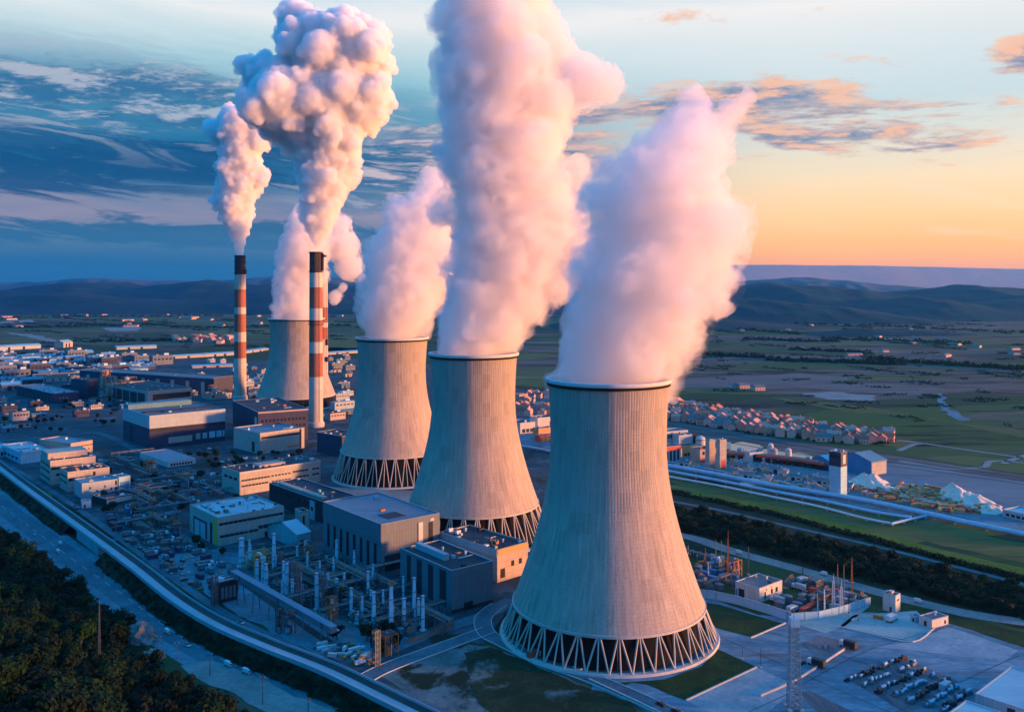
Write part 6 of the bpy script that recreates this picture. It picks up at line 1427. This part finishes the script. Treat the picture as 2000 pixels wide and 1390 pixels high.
# ------------------------------------------------------------------ far plain on the left: long sheds, flats, village blocks
def long_shed(x0, y0, x1, y1, hpx, label, mk='white_wall'):
    a, b_ = U(x0, y0), U(x1, y1); d = b_ - a; hh = hpx * a.y / F
    root = thing('long_shed', a, label, 'long shed', 'long sheds on the far plain', math.atan2(d.y, d.x))
    l = d.length; w_ = 26
    MB().add([(0, 0, 0), (l, 0, 0), (l, w_, 0), (0, w_, 0), (0, 0, hh), (l, 0, hh), (l, w_, hh), (0, w_, hh), (0, w_ / 2, hh * 1.4), (l, w_ / 2, hh * 1.4)], [(0, 1, 5, 4), (2, 3, 7, 6), (1, 2, 6, 9, 5), (3, 0, 4, 8, 7)]).build('wall', M[mk], root)
    MB().add([(-1, -1, hh), (l + 1, -1, hh), (l + 1, w_ / 2, hh * 1.45), (-1, w_ / 2, hh * 1.45), (-1, w_ + 1, hh), (l + 1, w_ + 1, hh)], [(0, 1, 2, 3), (3, 2, 5, 4)]).build('roof', M['roof_pale'], root)
    for k in (.3, .62): MB().box(l * k, -.1, 0, 6, .3, hh * .8).build('door', M['dark_wall'], root)
long_shed(-40, 708, 105, 694, 5, 'long white shed at the left edge above the crowded yards')
long_shed(100, 694, 182, 690, 5, 'white shed continuing the one at the left edge')
long_shed(312, 702, 402, 697, 5, 'long cream shed left of the lone chimney', 'cream')
long_shed(402, 697, 462, 693, 5, 'cream shed running behind the lone chimney', 'cream')
long_shed(376, 719, 455, 716, 4, 'low cream shed nearer than the long one left of the lone chimney', 'cream')
long_shed(480, 690, 525, 684, 4, 'cream shed between the lone chimney and the farthest tower', 'cream')
long_shed(640, 693, 702, 689, 4, 'cream shed right of the twin chimneys', 'cream')
long_shed(110, 699, 165, 704, 3, 'thin white shed running toward the yards')
long_shed(165, 704, 212, 710, 3, 'second thin white shed running toward the yards')
long_shed(228, 683, 306, 680, 5, 'broad white shed in the green field', 'pale')
long_shed(-10, 685, 80, 680, 7, 'round-ended pale shed in the field at the left edge', 'pale')
long_shed(124, 679, 142, 677, 10, 'pink sunlit barn in the field', 'pinkish')
for i, (x, w_) in enumerate(((131, 5), (140, 6), (154, 6), (168, 7), (176, 4), (205, 5), (219, 4), (232, 7), (243, 8), (255, 8), (262, 6), (270, 6), (326, 12), (337, 8), (418, 10), (428, 8), (6, 8), (14, 7), (45, 9), (60, 8))):
    y = 598 if x > 100 else 606; p = U(x, y); s = scale_at(y)
    root = thing('apartment_block', p, 'tiny white apartment block in the distant row under the left hills', 'apartment block', 'distant apartment blocks', .3)
    MB().box(0, 0, 0, w_ * s, 20, rng.uniform(3.2, 5.4) * s).build('wall', M['white_wall'], root)
for i in range(36):
    x = rng.uniform(0, 700); y = rng.uniform(606, 640)
    if 440 < x < 500 or 520 < x < 650: continue
    plain_copy(3, U(x, y), rng.uniform(0, 3), (rng.uniform(2, 6), rng.uniform(1.5, 3), 1.3), 'tiny pale roof scattered over the far left plain', 'far farm buildings on the left plain', 'farm_building', 'farm building')
for i in range(26):
    x = rng.uniform(1440, 2000); y = rng.uniform(616, 700)
    plain_copy(3, U(x, y), rng.uniform(0, 3), (rng.uniform(1, 3), rng.uniform(1, 2), 1), 'tiny pale roof scattered over the far right plain', 'far farm buildings on the right plain', 'farm_building', 'farm building')

# ------------------------------------------------------------------ masts on the dark slope
def slope_mast(px, y0, y1, wpx, label, lattice):
    # march down the ray until it meets the slope
    for k in range(4000):
        z = 80 - k * .02; p = U(px, y1, z)
        if slope_z(p.x, p.y) >= z: break
    s = p.y / F; hh = (y1 - y0) * s
    if not lattice: return pole_at(p, hh, label)
    root = thing('lattice_mast', p, label, 'mast')
    lattice_bm(wpx * s, wpx * s * .3, hh, 11, bw=.07).build('lattice', M['steel'], root)
    MB().tube((0, 0, hh), (0, 0, hh + 4), .08, .04, n=5).build('antenna', M['steel'], root)
    MB().box(0, 0, -1, wpx * s + 1, wpx * s + 1, 1.6).build('footing', M['concrete'], root)
def pole_at(p, hh, label):
    root = thing('utility_pole', p, label, 'utility pole', 'utility poles by the lower road')
    MB().tube((0, 0, -.5), (0, 0, hh), .17, .10, n=7).build('pole', M['steel_dark'], root)
    MB().bar((-1, 0, hh - .8), (1, 0, hh - .8), .14).build('crossarm', M['steel_dark'], root)
    for q in (-.9, 0, .9): MB().lathe([(.06, hh - .75), (.1, hh - .6), (.04, hh - .45)], 6, q, 0).build('insulator', M['white_metal'], root)
slope_mast(194, 1182, 1306, 4.4, 'slim lattice mast standing in the dark wood', True)
slope_mast(311, 1240, 1296, 3, 'thin pole in the wood by the pale rock', False)
slope_mast(346, 1252, 1312, 3, 'thin pole at the foot of the slope above the gravel turnout', False)
for x, y0, y1, lb in ((410, 1284, 1320, 'short pole at the left end of the gravel turnout'), (513, 1318, 1376, 'tallest thin pole by the lower road'), (602, 1362, 1400, 'pole at the bottom edge on the lower road'), (200, 1100, 1130, 'short pole beside the lower road below the viaduct')):
    p = U(x, y1); pole_at(p, (y1 - y0) * p.y / F, lb)
M['rock'] = mat('pale_rock', (0.17, 0.18, 0.18), 0.95, 0.5, 0.25, bump=1.0)
def rock(px, py, sx, sy, sz, label):
    for k in range(4000):
        z = 80 - k * .02; p = U(px, py, z)
        if slope_z(p.x, p.y) >= z: break
    bm = bmesh.new(); bmesh.ops.create_icosphere(bm, subdivisions=4, radius=1)
    for v in bm.verts:
        c = v.co.copy(); f_ = 1 + .35 * noise.ridged_multi_fractal(c * 1.3 + Vector((px, 0, 0)), .9, 2.1, 5, 1, 2) - .35
        v.co = Vector((c.x * sx, c.y * sy, c.z * sz)) * f_
    me = bpy.data.meshes.new('rock'); bm.to_mesh(me); bm.free(); me.materials.append(M['rock'])
    o = bpy.data.objects.new('rock', me); COL.objects.link(o); o.location = p; tag(o, label, 'rock')
rock(276, 1252, 6, 4.5, 8, 'pale bare rock face on the dark wooded slope')
rock(298, 1285, 5, 4, 3.5, 'smaller pale rock below the bare rock face')

# traffic
def drive(pts, n, zz, lb, kinds, grp, lane):
    P_ = line(pts); tot = len(P_) - 1
    for i in range(n):
        k = rng.randrange(tot); p = P_[k].lerp(P_[k + 1], rng.random()); d = (P_[k + 1] - P_[k]).normalized(); sgn = rng.choice([-1, 1])
        p = p + Vector((d.y, -d.x, 0)) * lane * sgn; p.z = zz
        kk = rng.choice(kinds); put(kk[0], p, math.atan2(d.y, d.x) + (0 if sgn > 0 else math.pi), kk[1] + lb, grp)
drive([(60, 1030), (160, 1105), (250, 1168), (330, 1228), (430, 1285), (560, 1335)], 7, .14, ' driving on the lower road', [('car', 'white car'), ('car:steel_dark', 'dark car'), ('truck', 'white truck')], 'vehicles on the lower road', 3)
drive([(175, 862), (300, 940), (420, 1020), (470, 1060)], 9, .27, ' on the dark plant road', [('car', 'white car'), ('car:steel_dark', 'dark car'), ('truck:slate', 'grey truck')], 'vehicles on the dark plant road', 2)
drive([(140, 985), (225, 1045), (330, 1122), (430, 1192), (560, 1258)], 8, .25, ' on the narrow road along the viaduct', [('car', 'white car'), ('car:steel_dark', 'dark car')], 'vehicles on the narrow road along the viaduct', 1.2)
drive([(1330, 1402), (1150, 1322), (985, 1255)], 3, .22, ' on the service road below the nearest tower', [('car', 'white car'), ('car:steel_dark', 'dark car')], 'vehicles on the service road', 2)
drive([(1430, 1076), (1560, 1112), (1700, 1152), (1900, 1200)], 4, .19, ' on the sandy track', [('car', 'white car'), ('truck', 'white truck')], 'vehicles on the sandy track', 2)
# ------------------------------------------------------------------ trees and bushes
def leaf_mat(name, a, b):
    m_ = bpy.data.materials.new(name); m_.use_nodes = True
    n = NT(m_.node_tree); bs = n.n['Principled BSDF']
    pos = n.new('ShaderNodeTexCoord').outputs['Object']; oi = n.new('ShaderNodeObjectInfo')
    f = n.m('ADD', n.m('MULTIPLY', n.noise(pos, .8, 4, .7), .7), n.m('MULTIPLY', oi.outputs['Random'], .3))
    n.put(bs.inputs['Base Color'], n.ramp(f, [(.3, a), (.7, b)]))
    bs.inputs['Roughness'].default_value = .8; bs.inputs['Specular IOR Level'].default_value = .15
    return m_
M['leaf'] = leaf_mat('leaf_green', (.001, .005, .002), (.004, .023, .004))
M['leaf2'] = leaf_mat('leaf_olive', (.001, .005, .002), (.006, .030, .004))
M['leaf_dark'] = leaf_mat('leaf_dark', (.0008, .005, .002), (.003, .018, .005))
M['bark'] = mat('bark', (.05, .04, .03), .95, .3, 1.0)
def crown_mb(rg, R_, hc, n, flat=.8, leaf=.55):
    b = MB(); lobes = []
    for i in range(rg.randint(6, 9)):
        a = rg.uniform(0, 6.28); q = rg.uniform(.15, .62) * R_
        lobes.append((Vector((math.cos(a) * q, math.sin(a) * q, hc + rg.uniform(-.35, .55) * R_ * flat)), rg.uniform(.32, .6) * R_))
    for i in range(n):
        c, r = rg.choice(lobes)
        while True:
            d = Vector((rg.uniform(-1, 1), rg.uniform(-1, 1), rg.uniform(-.8, 1)))
            if .2 < d.length < 1: break
        p = c + Vector((d.x, d.y, d.z * flat)) * r * (.75 + .4 * d.length) * rg.uniform(.8, 1.12)
        nrm = (d.normalized() + Vector((rg.uniform(-.7, .7), rg.uniform(-.7, .7), rg.uniform(-.2, .9)))).normalized()
        u = nrm.orthogonal().normalized(); v = nrm.cross(u); g = rg.uniform(0, 3.14); s = leaf * rg.uniform(.6, 1.4)
        uu = (u * math.cos(g) + v * math.sin(g)) * s; vv = (v * math.cos(g) - u * math.sin(g)) * s * .7
        b.add([p - uu, p - vv * .8 + nrm * .08 * s, p + uu, p + vv + nrm * .15 * s], [(0, 1, 2, 3)])
    return b
def tree_proto(rg, R_, hgt, n, mk, name, label, cat, group, leaf=.55):
    root = thing(name, (0, 0, 0), label, cat, group)
    b = MB(); hc = hgt - R_ * .75
    b.tube((0, 0, -1), (.1, 0, hc), R_ * .075, R_ * .045, n=7)
    for i in range(5):
        a = i * 1.256 + rg.uniform(-.3, .3); b.tube((.05, 0, hc * rg.uniform(.6, .95)), (math.cos(a) * R_ * .5, math.sin(a) * R_ * .5, hc + rg.uniform(0, R_ * .4)), R_ * .035, R_ * .012, n=5)
    b.build('trunk', M['bark'], root)
    crown_mb(rg, R_, hc, n, leaf=leaf).build('crown', M[mk], root)
    return root
rt_ = random.Random(77)
LS = 'trees on the dark slope'
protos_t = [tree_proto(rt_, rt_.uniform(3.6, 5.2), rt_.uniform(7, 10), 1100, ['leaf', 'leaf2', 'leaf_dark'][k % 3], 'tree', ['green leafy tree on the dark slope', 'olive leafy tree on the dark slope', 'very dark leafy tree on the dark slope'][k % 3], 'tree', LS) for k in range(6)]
pt = [[r, tree_of(r), False] for r in protos_t]
def plant(pl_, p, s, label=None, group=None):
    rz = rt_.uniform(0, 6.28)
    if not pl_[2]:
        pl_[2] = True; pl_[0].location = p; pl_[0].rotation_euler = (0, 0, rz); pl_[0].scale = (s, s, s)
    else: dup(pl_[1], p, rz, s, label, group)
cands = []; spots_t = []
for i in range(16000):
    x, y = rt_.uniform(-470, -20), rt_.uniform(170, 620); d = edge_d(x, y)
    if d < 1.5: continue
    z = slope_z(x, y); px = 1000 + F * x / y; py = HZ + F * (H - z - 3) / y
    if not (-40 < px < 760 and 900 < py < 1430): continue
    if math.hypot(px - 276, py - 1262) < 30 and d < 60: continue
    if any((x - q[0]) ** 2 + (y - q[1]) ** 2 < 5.6 ** 2 for q in spots_t): continue
    spots_t.append((x, y, z, d))
spots_t.sort(key=lambda q: q[1])
spots_t = spots_t[:10**6]
step_ = max(1.0, len(spots_t) / 290.0)
keep = [spots_t[int(i * step_)] for i in range(int(len(spots_t) / step_))]
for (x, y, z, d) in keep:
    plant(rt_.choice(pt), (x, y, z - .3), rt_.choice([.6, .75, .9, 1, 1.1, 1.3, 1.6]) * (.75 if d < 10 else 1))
# what grows under and between the trees: one mass of brush
b = MB(); rest = [q for q in spots_t if q not in set(keep)]
def brush(b, x, y, z, R_, n, rg, leaf=.6):
    for i in range(n):
        a = rg.uniform(0, 6.28); q = R_ * math.sqrt(rg.random()); zz = z + rg.random() * R_ * .8 * (1 - (q / R_) ** 2) + .1
        p = Vector((x + math.cos(a) * q, y + math.sin(a) * q, zz)); nrm = Vector((rg.uniform(-.8, .8), rg.uniform(-.8, .8), rg.uniform(.2, 1))).normalized()
        u = nrm.orthogonal().normalized(); v = nrm.cross(u); s = leaf * rg.uniform(.6, 1.5)
        b.add([p - u * s, p - v * s * .7, p + u * s, p + v * s * .7], [(0, 1, 2, 3)])
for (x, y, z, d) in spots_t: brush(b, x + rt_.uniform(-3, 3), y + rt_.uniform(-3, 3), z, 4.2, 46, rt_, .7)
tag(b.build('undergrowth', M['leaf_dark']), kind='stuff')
# bank below the viaduct
b = MB()
for k in range(len(A) - 1):
    a0, b0 = A[k], B_[k]
    if k in skip: continue
    for i in range(9):
        f_ = rt_.uniform(.05, .98); p = a0.lerp(A[k + 1], rt_.random()).lerp(b0.lerp(B_[k + 1], rt_.random()), f_)
        z = max(0, (dz - 1.6) * (1 - f_)); brush(b, p.x, p.y, z, 1.7, 24, rt_, .42)
tag(b.build('bank_brush', M['leaf_dark']), kind='stuff')
# belt of dark bushes beyond the compound
LB = 'bushes of the dark belt beyond the compound'
pb_ = []
for k in range(6):
    r0 = tree_proto(rt_, rt_.uniform(3.6, 4.8), rt_.uniform(5, 6.5), 900, ['leaf_dark', 'leaf', 'leaf_dark'][k % 3], 'bush', ['rounded dark bush in the belt between the sandy track and the meadow', 'greener bush in the belt between the sandy track and the meadow', 'low dark bush in the belt between the sandy track and the meadow'][k % 3], 'bush', LB)
    pb_.append([r0, tree_of(r0), False])
BELT = [(1312, 998), (1400, 1010), (1500, 1034), (1700, 1082), (1850, 1122), (2040, 1172), (2040, 1218), (1900, 1186), (1700, 1136), (1560, 1096), (1430, 1060), (1330, 1036)]
done = []
for i in range(9000):
    if len(done) >= 270: break
    x, y = rt_.uniform(1310, 2040), rt_.uniform(990, 1220)
    if not inside(x, y, BELT): continue
    p = U(x, y)
    if any((p.x - q.x) ** 2 + (p.y - q.y) ** 2 < 5.4 ** 2 for q in done): continue
    done.append(p); plant(rt_.choice(pb_), p, rt_.uniform(.75, 1.25))
b = MB()
for i in range(1500):
    x, y = rt_.uniform(1300, 2040), rt_.uniform(980, 1220)
    if inside(x, y, BELT): p = U(x, y); brush(b, p.x, p.y, 0, 3.6, 26, rt_, .7)
for i in range(520):
    x = rt_.uniform(1298, 1745); y = rt_.uniform(lerp_y(upper_e, x) - 2, lerp_y(lower_e, x) + 2); p = U(x, y); brush(b, p.x, p.y, 0, rt_.uniform(2, 4.5), 20, rt_, 1.0)
HED = [(1300, 953), (1500, 996), (1700, 1048), (1850, 1088), (2050, 1138)]
for i in range(500):
    x = rt_.uniform(1300, 2040); y = lerp_y(HED, x) + rt_.uniform(1, 9); p = U(x, y); brush(b, p.x, p.y, 0, 2.6, 22, rt_, .6)
tag(b.build('scrub', M['leaf_dark']), kind='stuff')
# scattered trees of the plant and the plain
pp_ = []
for k in range(3):
    r0 = tree_proto(rt_, 3.4, 6.5, 320, ['leaf_dark', 'leaf', 'leaf2'][k], 'shrub', ['small dark shrub on the plant yards', 'small green shrub on the plant yards', 'small olive shrub on the plant yards'][k], 'shrub', 'shrubs on the plant yards', .8); pp_.append([r0, tree_of(r0), False])
for poly, n in (([(190, 905), (430, 930), (480, 960), (470, 1110), (330, 1090), (200, 1015)], 30), ([(0, 780), (230, 770), (230, 840), (0, 850)], 36), ([(330, 890), (620, 880), (620, 900), (430, 925)], 26), ([(640, 1240), (860, 1215), (880, 1225), (720, 1300)], 8)):
    c = 0
    for i in range(n * 30):
        if c >= n: break
        x, y = rt_.uniform(min(p[0] for p in poly), max(p[0] for p in poly)), rt_.uniform(min(p[1] for p in poly), max(p[1] for p in poly))
        if not inside(x, y, poly): continue
        p = U(x, y)
        if not free(p, 2.2): continue
        TAKEN.append((p, 2)); plant(rt_.choice(pp_), p, rt_.uniform(.6, 1.15)); c += 1
# far tree lines of the plain
b = MB()
for x0, y0, x1, y1, n in ((1330, 690, 1500, 700, 20), (1500, 703, 1760, 712, 40), (1700, 702, 2000, 722, 40), (1540, 682, 1700, 690, 16), (1440, 628, 1800, 640, 30), (1380, 640, 1560, 652, 24), (400, 640, 690, 636, 30), (180, 668, 460, 662, 24), (0, 640, 300, 634, 34), (1780, 640, 2000, 650, 20), (1600, 660, 1900, 672, 30), (0, 622, 440, 616, 40), (1450, 662, 1640, 668, 24)):
    for i in range(n):
        f_ = (i + rt_.random()) / n; p = U(x0 + (x1 - x0) * f_, y0 + (y1 - y0) * f_ + rt_.uniform(-1.2, 1.2)); brush(b, p.x, p.y, 0, rt_.uniform(7, 15), 60, rt_, 3.0)
for i in range(230):                                # low scrub in ragged streaks over the plain
    right_side = rt_.random() < .68
    x, y = (rt_.uniform(1330, 2000), 618 + 215 * rt_.random() ** 1.3) if right_side else (rt_.uniform(0, 700), rt_.uniform(604, 688))
    if right_side and y > 760 + (x - 1300) * .13: continue
    ln_ = rt_.uniform(8, 70); sl_ = rt_.uniform(-.02, .10)
    for k in range(int(ln_ / 2.2)):
        if rt_.random() < .25: continue
        p = U(x + k * 2.2, y + k * 2.2 * sl_ + rt_.uniform(-1.2, 1.2) * (y - 560) / 120); q = p.y / F
        brush(b, p.x, p.y, 0, rt_.uniform(1.2, 2.8) * q * 1.6, 16, rt_, 1.1 * q)
tag(b.build('treeline', M['leaf_dark']), kind='stuff')
# ------------------------------------------------------------------ haze
hm = bpy.data.materials.new('evening_haze'); hm.use_nodes = True
n = NT(hm.node_tree); n.n.clear()
o_ = n.new('ShaderNodeOutputMaterial'); v = n.new('ShaderNodeVolumePrincipled')
v.inputs['Color'].default_value = (0.12, 0.52, 1.0, 1); v.inputs['Density'].default_value = 0.000027; v.inputs['Anisotropy'].default_value = 0.6
n.l.new(v.outputs[0], o_.inputs['Volume'])
hz = MB().box(0, 9500, -8, 53000, 20500, 570).build('haze', hm)
tag(hz, kind='stuff')
